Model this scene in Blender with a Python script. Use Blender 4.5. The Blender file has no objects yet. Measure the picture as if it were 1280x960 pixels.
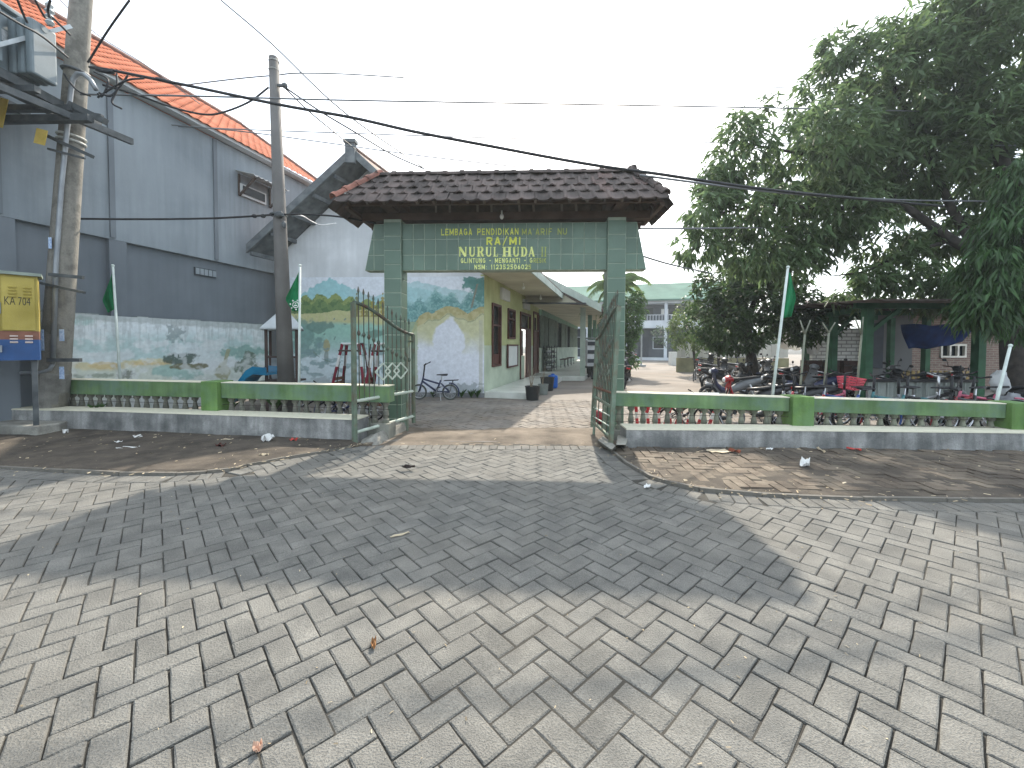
import bpy, math, random
import numpy as np
from mathutils import Matrix, Vector
random.seed(7)
rng = np.random.default_rng(7)
S = bpy.context.scene
COL = S.collection
R = math.radians

# ------------------------------------------------------------------ camera
FPX, CX, CY = 507.0, 640.0, 447.5        # focal length and principal point on the 1280x960 photograph
CAMZ = 1.4
cd = bpy.data.cameras.new('camera')
cam = bpy.data.objects.new('camera', cd)
COL.objects.link(cam)
cd.sensor_width = 36.0
cd.lens = 36.0 * FPX / 1280.0
cd.shift_y = -(480.0 - CY) / 1280.0
cd.clip_start = 0.05
cd.clip_end = 3000
CROT = Matrix.Rotation(R(90 - 1.75), 3, 'X') @ Matrix.Rotation(R(0.25), 3, 'Z')
cam.matrix_world = Matrix.Translation((0, 0, CAMZ)) @ CROT.to_4x4()
S.camera = cam

# ------------------------------------------------------------------ sky, sun, exposure
SUN = Vector((0.18, 1.05, 1.0)).normalized()
el = math.asin(SUN.z)
az = math.atan2(SUN.x, SUN.y)
W = bpy.data.worlds.new('World')
S.world = W
W.use_nodes = True
wt = W.node_tree
sky = wt.nodes.new('ShaderNodeTexSky')
sky.sky_type = 'NISHITA'
sky.sun_disc = False
sky.sun_elevation = el
sky.sun_rotation = az
sky.air_density = 1.0
sky.dust_density = 4.0
sky.ozone_density = 1.0
hz = wt.nodes.new('ShaderNodeMixRGB')     # thin bright haze over the whole sky
hz.inputs[0].default_value = 0.55
hz.inputs[2].default_value = (7.9, 8.8, 9.5, 1)
wt.links.new(sky.outputs[0], hz.inputs[1])
bg = wt.nodes['Background']
bg.inputs['Strength'].default_value = 0.15
wt.links.new(hz.outputs[0], bg.inputs['Color'])
sl = bpy.data.lights.new('sun', 'SUN')
sl.energy = 4.0
sl.angle = R(1.0)
sl.color = (1.0, 0.91, 0.78)
so = bpy.data.objects.new('sun', sl)
COL.objects.link(so)
so.rotation_euler = SUN.to_track_quat('Z', 'Y').to_euler()
so.location = (2, 20, 30)
S.view_settings.view_transform = 'Standard'
S.view_settings.look = 'None'
S.view_settings.gamma = 1.0
S.view_settings.exposure = 1.05

# ------------------------------------------------------------------ measuring helpers
def ray(px, py):
    return CROT @ Vector(((px - CX) / FPX, -(py - CY) / FPX, -1.0))
def G(px, py, z=0.0):
    d = ray(px, py)
    t = (z - CAMZ) / d.z
    return Vector((d.x * t, d.y * t, z))
def P(px, py, Y):
    d = ray(px, py)
    t = Y / d.y
    return Vector((d.x * t, Y, CAMZ + d.z * t))
def project(p):
    q = CROT.transposed() @ (Vector(p) - Vector((0, 0, CAMZ)))
    if q.z > -0.05: return None
    return (CX + FPX * q.x / -q.z, CY - FPX * q.y / -q.z)
AX = math.atan(0.262)                      # the school plot is turned this much to the right
AD = Vector((math.sin(AX), math.cos(AX), 0))
AR = Vector((math.cos(AX), -math.sin(AX), 0))
def UV(u, v, z=0.0):
    return AR * u + AD * v + Vector((0, 0, z))
def DZ(dp, Y, z=0.0):                      # a point dp metres left of the plot's vanishing line, at depth Y
    return Vector((-dp + 0.262 * Y, Y, z))

# ------------------------------------------------------------------ value noise
def fbm(x, y, seed=0, octs=4):
    x = np.asarray(x, float); y = np.asarray(y, float)
    out = np.zeros(np.broadcast(x, y).shape); amp = 0.5; tot = 0
    for o in range(octs):
        r = np.random.default_rng(seed * 31 + o)
        tab = r.random((64, 64))
        xi = np.floor(x).astype(int); yi = np.floor(y).astype(int)
        fx = x - xi; fy = y - yi
        fx = fx * fx * (3 - 2 * fx); fy = fy * fy * (3 - 2 * fy)
        a = tab[xi % 64, yi % 64]; b = tab[(xi + 1) % 64, yi % 64]
        c = tab[xi % 64, (yi + 1) % 64]; d = tab[(xi + 1) % 64, (yi + 1) % 64]
        out += amp * ((a * (1 - fx) + b * fx) * (1 - fy) + (c * (1 - fx) + d * fx) * fy)
        tot += amp; amp *= 0.5; x = x * 2.03 + 7.1; y = y * 2.03 + 3.7
    return out / tot

# ------------------------------------------------------------------ materials
MATS = {}
def mat(name, col, rough=0.75, col2=None, scale=6.0, var=0.18, detail=5, fine=0.0, fscale=120.0, bump=0.15,
        bscale=40.0, metal=0.0, rand=0.0, spec=0.3, streak=0.0, transl=0.0, stain=None, stain_amt=0.5, stain_scale=1.2,
        island=True, world=False, patch=None, patch_amt=.5, patch_scale=.6):
    if name in MATS: return MATS[name]
    m = bpy.data.materials.new(name); m.use_nodes = True
    nt = m.node_tree; N = nt.nodes; L = nt.links
    b = N['Principled BSDF']
    b.inputs['Roughness'].default_value = rough
    b.inputs['Metallic'].default_value = metal
    b.inputs['Specular IOR Level'].default_value = spec
    if world:
        tcv = N.new('ShaderNodeNewGeometry').outputs['Position']
    else:
        tcv = N.new('ShaderNodeTexCoord').outputs['Object']
    c1 = tuple(max(0, c * (1 - var)) for c in col) + (1,)
    c2 = (tuple(min(1, c * (1 + var)) for c in col) if col2 is None else tuple(col2)) + (1,)
    nz = N.new('ShaderNodeTexNoise'); nz.inputs['Scale'].default_value = scale; nz.inputs['Detail'].default_value = detail
    L.new(tcv, nz.inputs['Vector'])
    rp = N.new('ShaderNodeValToRGB'); rp.color_ramp.elements[0].position = 0.32; rp.color_ramp.elements[1].position = 0.68
    rp.color_ramp.elements[0].color = c1; rp.color_ramp.elements[1].color = c2
    L.new(nz.outputs['Fac'], rp.inputs['Fac'])
    out = rp.outputs['Color']
    def mul(out, fac_socket, lo, hi):
        mr = N.new('ShaderNodeMapRange'); mr.inputs['To Min'].default_value = lo; mr.inputs['To Max'].default_value = hi
        L.new(fac_socket, mr.inputs['Value'])
        hs = N.new('ShaderNodeHueSaturation'); L.new(mr.outputs[0], hs.inputs['Value']); L.new(out, hs.inputs['Color'])
        return hs.outputs['Color']
    if fine:
        n2 = N.new('ShaderNodeTexNoise'); n2.inputs['Scale'].default_value = fscale; n2.inputs['Detail'].default_value = 3
        L.new(tcv, n2.inputs['Vector'])
        out = mul(out, n2.outputs['Fac'], 1 - fine * 1.6, 1 + fine * 1.6)
    if streak:
        mp = N.new('ShaderNodeMapping'); mp.inputs['Scale'].default_value = (9, 9, 0.7)
        L.new(tcv, mp.inputs['Vector'])
        n3 = N.new('ShaderNodeTexNoise'); n3.inputs['Scale'].default_value = 1.0; n3.inputs['Detail'].default_value = 6
        L.new(mp.outputs[0], n3.inputs['Vector'])
        out = mul(out, n3.outputs['Fac'], 1 - streak * 1.5, 1 + streak)
    if stain is not None:
        n4 = N.new('ShaderNodeTexNoise'); n4.inputs['Scale'].default_value = stain_scale; n4.inputs['Detail'].default_value = 7
        n4.inputs['Roughness'].default_value = 0.65
        L.new(tcv, n4.inputs['Vector'])
        r4 = N.new('ShaderNodeValToRGB'); r4.color_ramp.elements[0].position = 0.45; r4.color_ramp.elements[1].position = 0.62
        r4.color_ramp.elements[0].color = (0, 0, 0, 1); r4.color_ramp.elements[1].color = (stain_amt,) * 3 + (1,)
        L.new(n4.outputs['Fac'], r4.inputs['Fac'])
        mx = N.new('ShaderNodeMixRGB'); L.new(r4.outputs[0], mx.inputs[0]); L.new(out, mx.inputs[1])
        mx.inputs[2].default_value = tuple(stain) + (1,)
        out = mx.outputs[0]
    if patch is not None:
        n5 = N.new('ShaderNodeTexNoise'); n5.inputs['Scale'].default_value = patch_scale; n5.inputs['Detail'].default_value = 6
        n5.inputs['Distortion'].default_value = 0.6
        L.new(tcv, n5.inputs['Vector'])
        r5 = N.new('ShaderNodeValToRGB'); r5.color_ramp.elements[0].position = 0.46; r5.color_ramp.elements[1].position = 0.66
        r5.color_ramp.elements[0].color = (0, 0, 0, 1); r5.color_ramp.elements[1].color = (patch_amt,) * 3 + (1,)
        L.new(n5.outputs['Fac'], r5.inputs['Fac'])
        m5 = N.new('ShaderNodeMixRGB'); L.new(r5.outputs[0], m5.inputs[0]); L.new(out, m5.inputs[1])
        m5.inputs[2].default_value = tuple(patch) + (1,)
        out = m5.outputs[0]
    if rand:
        oi = N.new('ShaderNodeObjectInfo'); ge = N.new('ShaderNodeNewGeometry')
        ad = N.new('ShaderNodeMath'); ad.operation = 'ADD'
        L.new(oi.outputs['Random'], ad.inputs[0])
        if island: L.new(ge.outputs['Random Per Island'], ad.inputs[1])
        fr = N.new('ShaderNodeMath'); fr.operation = 'FRACT'; L.new(ad.outputs[0], fr.inputs[0])
        out = mul(out, fr.outputs[0], 1 - rand, 1 + rand)
    L.new(out, b.inputs['Base Color'])
    if bump:
        nb = N.new('ShaderNodeTexNoise'); nb.inputs['Scale'].default_value = bscale; nb.inputs['Detail'].default_value = 4
        L.new(tcv, nb.inputs['Vector'])
        bp = N.new('ShaderNodeBump'); bp.inputs['Strength'].default_value = bump; bp.inputs['Distance'].default_value = 0.01
        L.new(nb.outputs['Fac'], bp.inputs['Height']); L.new(bp.outputs[0], b.inputs['Normal'])
    if transl:
        tr = N.new('ShaderNodeBsdfTranslucent'); mxs = N.new('ShaderNodeMixShader'); mxs.inputs[0].default_value = transl
        hs = N.new('ShaderNodeHueSaturation'); hs.inputs['Value'].default_value = 1.5; hs.inputs['Hue'].default_value = 0.485
        L.new(out, hs.inputs['Color']); L.new(hs.outputs[0], tr.inputs['Color'])
        L.new(b.outputs[0], mxs.inputs[1]); L.new(tr.outputs[0], mxs.inputs[2])
        L.new(mxs.outputs[0], N['Material Output'].inputs['Surface'])
    MATS[name] = m
    return m

def paint_mat(name, rough=0.85):
    m = bpy.data.materials.new(name); m.use_nodes = True
    nt = m.node_tree; N = nt.nodes; L = nt.links; b = N['Principled BSDF']
    at = N.new('ShaderNodeAttribute'); at.attribute_name = 'paint'
    tc = N.new('ShaderNodeTexCoord')
    nz = N.new('ShaderNodeTexNoise'); nz.inputs['Scale'].default_value = 14; nz.inputs['Detail'].default_value = 7
    L.new(tc.outputs['Object'], nz.inputs['Vector'])
    mr = N.new('ShaderNodeMapRange'); mr.inputs['To Min'].default_value = 0.84; mr.inputs['To Max'].default_value = 1.16
    L.new(nz.outputs['Fac'], mr.inputs['Value'])
    hs = N.new('ShaderNodeHueSaturation'); L.new(at.outputs['Color'], hs.inputs['Color']); L.new(mr.outputs[0], hs.inputs['Value'])
    L.new(hs.outputs[0], b.inputs['Base Color']); b.inputs['Roughness'].default_value = rough
    bp = N.new('ShaderNodeBump'); bp.inputs['Strength'].default_value = 0.25; bp.inputs['Distance'].default_value = 0.01
    L.new(nz.outputs['Fac'], bp.inputs['Height']); L.new(bp.outputs[0], b.inputs['Normal'])
    return m

def brick_mat(name, c1, c2, mortar, w, h, bump=0.5, msize=0.012):
    m = bpy.data.materials.new(name); m.use_nodes = True
    nt = m.node_tree; N = nt.nodes; L = nt.links; b = N['Principled BSDF']
    tc = N.new('ShaderNodeTexCoord'); mp = N.new('ShaderNodeMapping'); mp.inputs['Rotation'].default_value = (R(90), 0, 0)
    L.new(tc.outputs['Object'], mp.inputs['Vector'])
    br = N.new('ShaderNodeTexBrick'); br.inputs['Scale'].default_value = 1.0
    br.inputs['Color1'].default_value = c1 + (1,); br.inputs['Color2'].default_value = c2 + (1,); br.inputs['Mortar'].default_value = mortar + (1,)
    br.inputs['Brick Width'].default_value = w; br.inputs['Row Height'].default_value = h; br.inputs['Mortar Size'].default_value = msize
    L.new(mp.outputs[0], br.inputs['Vector'])
    nz = N.new('ShaderNodeTexNoise'); nz.inputs['Scale'].default_value = 5; nz.inputs['Detail'].default_value = 6
    L.new(tc.outputs['Object'], nz.inputs['Vector'])
    mr = N.new('ShaderNodeMapRange'); mr.inputs['To Min'].default_value = 0.7; mr.inputs['To Max'].default_value = 1.3
    L.new(nz.outputs['Fac'], mr.inputs['Value'])
    hs = N.new('ShaderNodeHueSaturation'); L.new(br.outputs['Color'], hs.inputs['Color']); L.new(mr.outputs[0], hs.inputs['Value'])
    L.new(hs.outputs[0], b.inputs['Base Color']); b.inputs['Roughness'].default_value = 0.9
    bp = N.new('ShaderNodeBump'); bp.inputs['Strength'].default_value = bump; bp.inputs['Distance'].default_value = 0.01; bp.invert = True
    L.new(br.outputs['Fac'], bp.inputs['Height']); L.new(bp.outputs[0], b.inputs['Normal'])
    return m

# ------------------------------------------------------------------ mesh builder
BASE = {}
def base_of(o):
    return BASE.get(o.name, Vector((0, 0, 0)))
def fast_mesh(name, V, F, smooth=False):
    me = bpy.data.meshes.new(name)
    V = np.asarray(V, np.float32); F = np.asarray(F, np.int32)
    n, k = F.shape
    me.vertices.add(len(V)); me.vertices.foreach_set('co', V.ravel())
    me.loops.add(n * k); me.loops.foreach_set('vertex_index', F.ravel())
    me.polygons.add(n); me.polygons.foreach_set('loop_start', np.arange(0, n * k, k, dtype=np.int32))
    me.polygons.foreach_set('loop_total', np.full(n, k, np.int32))
    if smooth: me.polygons.foreach_set('use_smooth', np.ones(n, bool))
    me.update(calc_edges=True)
    return me

class MB:
    def __init__(s): s.v = []; s.f = []
    def add(s, vs, fs):
        n = len(s.v); s.v.extend(Vector(v) for v in vs); s.f.extend([tuple(i + n for i in f) for f in fs]); return s
    def box(s, c, size, rz=0.0, M=None):
        x, y, z = (a / 2 for a in size)
        vs = [Vector((sx * x, sy * y, sz * z)) for sz in (-1, 1) for sy in (-1, 1) for sx in (-1, 1)]
        m = M if M is not None else Matrix.Rotation(rz, 3, 'Z')
        c = Vector(c)
        return s.add([m @ v + c for v in vs], [(0, 2, 3, 1), (4, 5, 7, 6), (0, 1, 5, 4), (1, 3, 7, 5), (3, 2, 6, 7), (2, 0, 4, 6)])
    def beam(s, a, b, w, h, up=(0, 0, 1)):
        a, b = Vector(a), Vector(b); d = b - a; L = d.length; d.normalize(); up = Vector(up)
        if abs(d.dot(up)) > 0.99: up = Vector((0, 1, 0))
        x = d.cross(up).normalized(); z = x.cross(d).normalized()
        m = Matrix((x, d, z)).transposed()
        return s.box((a + b) / 2, (w, L, h), M=m)
    def prism(s, poly, z0, z1):
        n = len(poly)
        vs = [Vector((p[0], p[1], z0)) for p in poly] + [Vector((p[0], p[1], z1)) for p in poly]
        return s.add(vs, [tuple(range(n))[::-1], tuple(range(n, 2 * n))] + [(i, (i + 1) % n, n + (i + 1) % n, n + i) for i in range(n)])
    def extrude(s, poly, off):
        poly = [Vector(p) for p in poly]; off = Vector(off); n = len(poly)
        return s.add(poly + [p + off for p in poly], [tuple(range(n)), tuple(range(2 * n - 1, n - 1, -1))] + [(i, n + i, n + (i + 1) % n, (i + 1) % n) for i in range(n)])
    def cyl(s, a, b, r0, r1=None, n=10, caps=True):
        return s.tube([a, b], [r0, r0 if r1 is None else r1], n, caps)
    def tube(s, pts, r, n=8, caps=True):
        pts = [Vector(p) for p in pts]; k = len(pts)
        rs = r if isinstance(r, (list, tuple)) else [r] * k
        vs = []; prev = None
        for i, p in enumerate(pts):
            d = (pts[min(i + 1, k - 1)] - pts[max(i - 1, 0)])
            d = d.normalized() if d.length > 1e-9 else Vector((0, 0, 1))
            if prev is None:
                u = Vector((1, 0, 0)) if abs(d.x) < 0.8 else Vector((0, 1, 0))
            else: u = prev
            x = (u - d * u.dot(d)).normalized(); y = d.cross(x); prev = x
            for j in range(n):
                t = 2 * math.pi * j / n
                vs.append(p + (x * math.cos(t) + y * math.sin(t)) * rs[i])
        fs = [(i * n + j, i * n + (j + 1) % n, (i + 1) * n + (j + 1) % n, (i + 1) * n + j) for i in range(k - 1) for j in range(n)]
        if caps: fs += [tuple(range(n))[::-1], tuple(range((k - 1) * n, k * n))]
        return s.add(vs, fs)
    def lathe(s, prof, c=(0, 0, 0), n=12, sq=None):
        c = Vector(c); vs = []; k = len(prof)
        for r, z in prof:
            for j in range(n):
                t = 2 * math.pi * (j + 0.5) / n
                vs.append(c + Vector((r * math.cos(t), r * math.sin(t), z)))
        fs = [(i * n + j, i * n + (j + 1) % n, (i + 1) * n + (j + 1) % n, (i + 1) * n + j) for i in range(k - 1) for j in range(n)]
        fs += [tuple(range(n))[::-1], tuple(range((k - 1) * n, k * n))]
        return s.add(vs, fs)
    def torus(s, c, Rr, r, axis=(0, 1, 0), n=24, m=6, a0=0.0, a1=2 * math.pi):
        c = Vector(c); ax = Vector(axis).normalized()
        x = ax.orthogonal().normalized(); y = ax.cross(x)
        full = abs(a1 - a0 - 2 * math.pi) < 1e-6; kk = n if full else n + 1
        vs = []
        for i in range(kk):
            t = a0 + (a1 - a0) * i / n; d = x * math.cos(t) + y * math.sin(t)
            for j in range(m):
                q = 2 * math.pi * j / m
                vs.append(c + d * (Rr + r * math.cos(q)) + ax * (r * math.sin(q)))
        fs = [((i) * m + j, ((i + 1) % kk) * m + j, ((i + 1) % kk) * m + (j + 1) % m, i * m + (j + 1) % m) for i in range(n) for j in range(m)]
        return s.add(vs, fs)
    def ball(s, c, rad, n=10, m=7, jit=0.0):
        c = Vector(c); rad = rad if isinstance(rad, (tuple, list)) else (rad,) * 3
        vs = [c + Vector((0, 0, -rad[2]))]
        for i in range(1, m):
            a = -math.pi / 2 + math.pi * i / m
            for j in range(n):
                t = 2 * math.pi * j / n; q = 1 + random.uniform(-jit, jit)
                vs.append(c + Vector((rad[0] * math.cos(a) * math.cos(t) * q, rad[1] * math.cos(a) * math.sin(t) * q, rad[2] * math.sin(a) * q)))
        vs.append(c + Vector((0, 0, rad[2])))
        e = len(vs) - 1
        fs = [(0, 1 + (j + 1) % n, 1 + j) for j in range(n)]
        fs += [(1 + i * n + j, 1 + i * n + (j + 1) % n, 1 + (i + 1) * n + (j + 1) % n, 1 + (i + 1) * n + j) for i in range(m - 2) for j in range(n)]
        o = 1 + (m - 2) * n
        fs += [(o + j, o + (j + 1) % n, e) for j in range(n)]
        return s.add(vs, fs)
    def loft(s, rings, caps=True):
        n = len(rings[0]); vs = [Vector(p) for r in rings for p in r]; k = len(rings)
        fs = [(i * n + j, i * n + (j + 1) % n, (i + 1) * n + (j + 1) % n, (i + 1) * n + j) for i in range(k - 1) for j in range(n)]
        if caps: fs += [tuple(range(n))[::-1], tuple(range((k - 1) * n, k * n))]
        return s.add(vs, fs)
    def mesh(s, name, off=None, smooth=False):
        off = Vector((0, 0, 0)) if off is None else off
        me = bpy.data.meshes.new(name)
        me.from_pydata([tuple(v - off) for v in s.v], [], s.f)
        if smooth: me.polygons.foreach_set('use_smooth', [True] * len(me.polygons))
        me.update()
        return me
    def build(s, name, m, parent=None, smooth=False, bevel=0.0, fix=True):
        if parent is None and s.v:
            lo = Vector((min(v.x for v in s.v), min(v.y for v in s.v), min(v.z for v in s.v)))
            hi = Vector((max(v.x for v in s.v), max(v.y for v in s.v), max(v.z for v in s.v)))
            off = Vector(((lo.x + hi.x) / 2, (lo.y + hi.y) / 2, lo.z))
        else: off = base_of(parent) if parent else Vector((0, 0, 0))
        me = s.mesh(name, off, smooth)
        if fix:
            import bmesh
            b = bmesh.new(); b.from_mesh(me); bmesh.ops.recalc_face_normals(b, faces=b.faces); b.to_mesh(me); b.free()
        o = bpy.data.objects.new(name, me); COL.objects.link(o)
        if m: me.materials.append(m)
        if parent is not None:
            o.parent = parent; BASE[o.name] = base_of(parent)
        else:
            o.location = off; BASE[o.name] = off
        if bevel:
            md = o.modifiers.new('bevel', 'BEVEL'); md.width = bevel; md.segments = 2; md.limit_method = 'ANGLE'
        return o

def link(name, me, parent=None, base=None):
    o = bpy.data.objects.new(name, me); COL.objects.link(o)
    if parent is not None: o.parent = parent; BASE[o.name] = base_of(parent)
    return o
def piece(name, me, parent, M, m=None):
    o = bpy.data.objects.new(name, me); COL.objects.link(o); o.parent = parent
    o.matrix_local = Matrix.Translation(-base_of(parent)) @ M
    if m is not None:
        if not me.materials: me.materials.append(m)
        else:
            o.material_slots[0].link = 'OBJECT'; o.material_slots[0].material = m
    return o
def tag(o, label=None, cat=None, group=None, kind=None):
    if label: o['label'] = label
    if cat: o['category'] = cat
    if group: o['group'] = group
    if kind: o['kind'] = kind
    return o
def thing(name, label, cat, loc=(0, 0, 0), group=None):
    o = bpy.data.objects.new(name, None); COL.objects.link(o); o.location = loc
    o.empty_display_size = 0.2
    BASE[o.name] = Vector(loc)
    return tag(o, label, cat, group)
def copy_tree(o, parent=None):
    c = o.copy(); COL.objects.link(c)
    BASE[c.name] = base_of(o)
    if parent is not None: c.parent = parent
    for ch in list(o.children): copy_tree(ch, c)
    return c
def wall_open(mb, o, d, L, z0, z1, th, holes):
    """a straight wall of thickness th behind the line o + s*d, with rectangular openings (s0, s1, h0, h1)"""
    o = Vector(o); d = Vector(d).normalized(); nrm = Vector((-d.y, d.x, 0))
    xs = sorted(set([0.0, L] + [h[0] for h in holes] + [h[1] for h in holes]))
    for a, b in zip(xs[:-1], xs[1:]):
        if b - a < 1e-5: continue
        mid = (a + b) / 2
        hs = sorted([(max(h[2], z0), min(h[3], z1)) for h in holes if h[0] < mid < h[1] and h[2] < z1 and h[3] > z0])
        cur = z0; spans = []
        for p, q in hs:
            if p > cur + 1e-4: spans.append((cur, p))
            cur = max(cur, q)
        if cur < z1 - 1e-4: spans.append((cur, z1))
        for p, q in spans:
            c = o + d * mid + nrm * (th / 2) + Vector((0, 0, (p + q) / 2))
            mb.box(c, (b - a, th, q - p), rz=math.atan2(d.y, d.x))
def grid_paint(name, m, parent, pfun, cfun, nx, ny):
    """a sheet of (nx+1)x(ny+1) points placed by pfun(i/nx, j/ny) and coloured by cfun(arrays)"""
    U, Vv = np.meshgrid(np.linspace(0, 1, nx + 1), np.linspace(0, 1, ny + 1))
    pts = pfun(U.ravel(), Vv.ravel())
    off = np.array(base_of(parent)) if parent else np.zeros(3)
    idx = np.arange((nx + 1) * (ny + 1)).reshape(ny + 1, nx + 1)
    F = np.stack([idx[:-1, :-1].ravel(), idx[:-1, 1:].ravel(), idx[1:, 1:].ravel(), idx[1:, :-1].ravel()], 1)
    me = fast_mesh(name, pts - off, F)
    c = cfun(U.ravel(), Vv.ravel())
    at = me.color_attributes.new('paint', 'FLOAT_COLOR', 'POINT')
    at.data.foreach_set('color', np.concatenate([c, np.ones((len(c), 1))], 1).astype(np.float32).ravel())
    me.materials.append(m)
    o = bpy.data.objects.new(name, me); COL.objects.link(o)
    if parent: o.parent = parent
    return o
def text_mesh(body, width, height, depth=0.006, bold=0.0):
    cu = bpy.data.curves.new('txt', 'FONT'); cu.body = body; cu.size = 1; cu.extrude = 0.0; cu.offset = bold
    cu.resolution_u = 3
    o = bpy.data.objects.new('txt', cu); COL.objects.link(o)
    dg = bpy.context.evaluated_depsgraph_get(); dg.update()
    me = bpy.data.meshes.new_from_object(o.evaluated_get(dg))
    bpy.data.objects.remove(o); bpy.data.curves.remove(cu)
    n = len(me.vertices); co = np.zeros(n * 3, np.float32); me.vertices.foreach_get('co', co); co = co.reshape(-1, 3)
    lo = co.min(0); hi = co.max(0)
    co[:, 0] = (co[:, 0] - lo[0]) / (hi[0] - lo[0]) * width
    co[:, 1] = (co[:, 1] - lo[1]) / (hi[1] - lo[1]) * height
    me.vertices.foreach_set('co', co.ravel()); me.update()
    return me
# ================================================================== GROUND
ground_m = mat('joint soil', (0.045, 0.042, 0.036), 0.95, scale=2.0, var=0.3, fine=0.2, bump=0.4, bscale=90)
paver_m = mat('grey concrete paver', (0.150, 0.148, 0.137), 0.9, col2=(0.188, 0.183, 0.166), scale=4.5, fine=0.42, fscale=150, bump=1.0, bscale=150,
              rand=0.09, world=True, stain=(0.10, 0.098, 0.092), stain_amt=0.32, stain_scale=6.0, patch=(0.25, 0.215, 0.165), patch_amt=0.12, patch_scale=.75, spec=0.25)
brownp_m = mat('dusty brown paver', (0.085, 0.066, 0.050), 0.9, col2=(0.14, 0.112, 0.085), scale=1.6, fine=0.2, fscale=90, bump=0.4, bscale=120,
               rand=0.2, world=True, stain=(0.2, 0.17, 0.13), stain_amt=0.5, stain_scale=3.0, patch=(.05, .043, .036), patch_amt=.75, patch_scale=.9)
tanp_m = mat('dusty courtyard paver', (0.165, 0.15, 0.133), 0.9, col2=(0.215, 0.196, 0.174), scale=1.0, fine=0.1, fscale=150, bump=0.3, bscale=200,
             rand=0.12, world=True, stain=(0.19, 0.155, 0.12), stain_amt=0.5, stain_scale=1.2)
dirt_m = mat('dry dirt', (0.042, 0.036, 0.030), 0.95, col2=(0.085, 0.071, 0.057), scale=1.7, fine=0.25, fscale=60, bump=0.8, bscale=70,
             world=True, stain=(0.15, 0.125, 0.095), stain_amt=0.35, stain_scale=4)
sand_m = mat('sandy dirt', (0.10, 0.082, 0.064), 0.95, col2=(0.19, 0.158, 0.124), scale=2.4, fine=0.2, fscale=80, bump=0.8, bscale=70, world=True)

tag(MB().add([(-420, -60, -0.02), (420, -60, -0.02), (420, 700, -0.02), (-420, 700, -0.02)], [(0, 1, 2, 3)]).build('ground', ground_m, fix=False), kind='structure')

# outline of the road: the raised lip of the two side aprons and the gate threshold between them
lipL = [G(*p) for p in ((-330, 579), (-150, 582), (0, 586.6), (79, 590.7), (148, 594), (220, 594.5), (258, 592), (289, 589), (309, 583.5), (361, 573.5), (412, 565), (440, 559.5))]
gate = [G(*p) for p in ((452, 557.5), (520, 556.5), (640, 556.5), (744, 557.5))]
lipR = [G(*p) for p in ((761, 563), (781, 580), (812, 598), (840, 606.5), (874, 614), (953, 621), (998, 623), (1080, 626), (1184, 627.2), (1280, 628), (1420, 629), (1620, 630))]
bound = [Vector((p.x, p.y)) for p in lipL + gate + lipR]
bx = [p.x for p in bound]; by = [p.y for p in bound]
def bound_near(q):
    best = None
    for a, b in zip(bound[:-1], bound[1:]):
        d = b - a; t = max(0, min(1, (q - a).dot(d) / d.length_squared)); c = a + d * t
        dist = (q - c).length
        if best is None or dist < best[0]:
            n = Vector((d.y, -d.x)).normalized(); best = (dist, c, n, d.normalized())
    dist, c, n, d = best
    return (q - c).dot(n) if dist > 1e-6 else 0.0, c, n, d      # positive on the road side
def clip(poly, c, n):
    out = []
    for i in range(len(poly)):
        a = poly[i]; b = poly[(i + 1) % len(poly)]
        da = (a - c).dot(n); db = (b - c).dot(n)
        if da >= 0: out.append(a)
        if (da >= 0) != (db >= 0): out.append(a + (b - a) * (da / (da - db)))
    return out
WP = 0.1107
def herring(org, yaw, xr, yr, off=(0, 1)):
    """centres and long directions of the 2:1 pavers of a herringbone whose corner `off` lies on org"""
    ax = Vector((math.sin(yaw + R(45)), math.cos(yaw + R(45)))); ay = Vector((math.sin(yaw - R(45)), math.cos(yaw - R(45))))
    o = Vector((org[0], org[1])) - ax * (off[0] * WP) - ay * (off[1] * WP)
    rad = int((abs(xr[1] - xr[0]) + abs(yr[1] - yr[0])) / WP) + 4
    out = []
    for p in range(-rad, rad):
        for q in range(-rad // 2, rad // 2):
            i, j = p + 2 * q, p - 2 * q
            for (cx_, cy_, dr) in ((1.0, 0.5, 0), (2.5, 0.0, 1)):
                c = o + ax * ((i + cx_) * WP) + ay * ((j + cy_) * WP)
                if xr[0] < c.x < xr[1] and yr[0] < c.y < yr[1]: out.append((c, ax if dr == 0 else ay))
    return out
def paver_solid(mb, poly, z, tilt=None, inset=0.005, depth=0.05, drop=0.0045):
    """chamfered paver of any outline"""
    n = len(poly); cen = sum(poly, Vector((0, 0))) / n
    tx, ty = tilt or (0, 0)
    def zz(p): return z + (p.x - cen.x) * tx + (p.y - cen.y) * ty
    top = []
    for p in poly:
        d = cen - p; L = d.length
        top.append(p + d * min(0.4, inset * 1.5 / max(L, 1e-4)))
    vs = [Vector((p.x, p.y, z - depth)) for p in poly] + [Vector((p.x, p.y, zz(p) - drop)) for p in poly] + [Vector((p.x, p.y, zz(p))) for p in top]
    fs = [tuple(range(2 * n, 3 * n))]
    for i in range(n):
        k = (i + 1) % n
        fs += [(i, k, n + k, n + i), (n + i, n + k, 2 * n + k, 2 * n + i)]
    mb.add(vs, fs)
def rect(c, d, L, Wd):
    n = Vector((-d.y, d.x))
    return [c + d * (L / 2) * a + n * (Wd / 2) * b for a, b in ((-1, -1), (1, -1), (1, 1), (-1, 1))]
road = tag(MB().prism([(-16, -6), (16, -6)] + [(p.x, p.y) for p in reversed(bound)], -0.018, -0.0085).build('road', ground_m), kind='structure')
JG = 0.0058
variants = []
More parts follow.
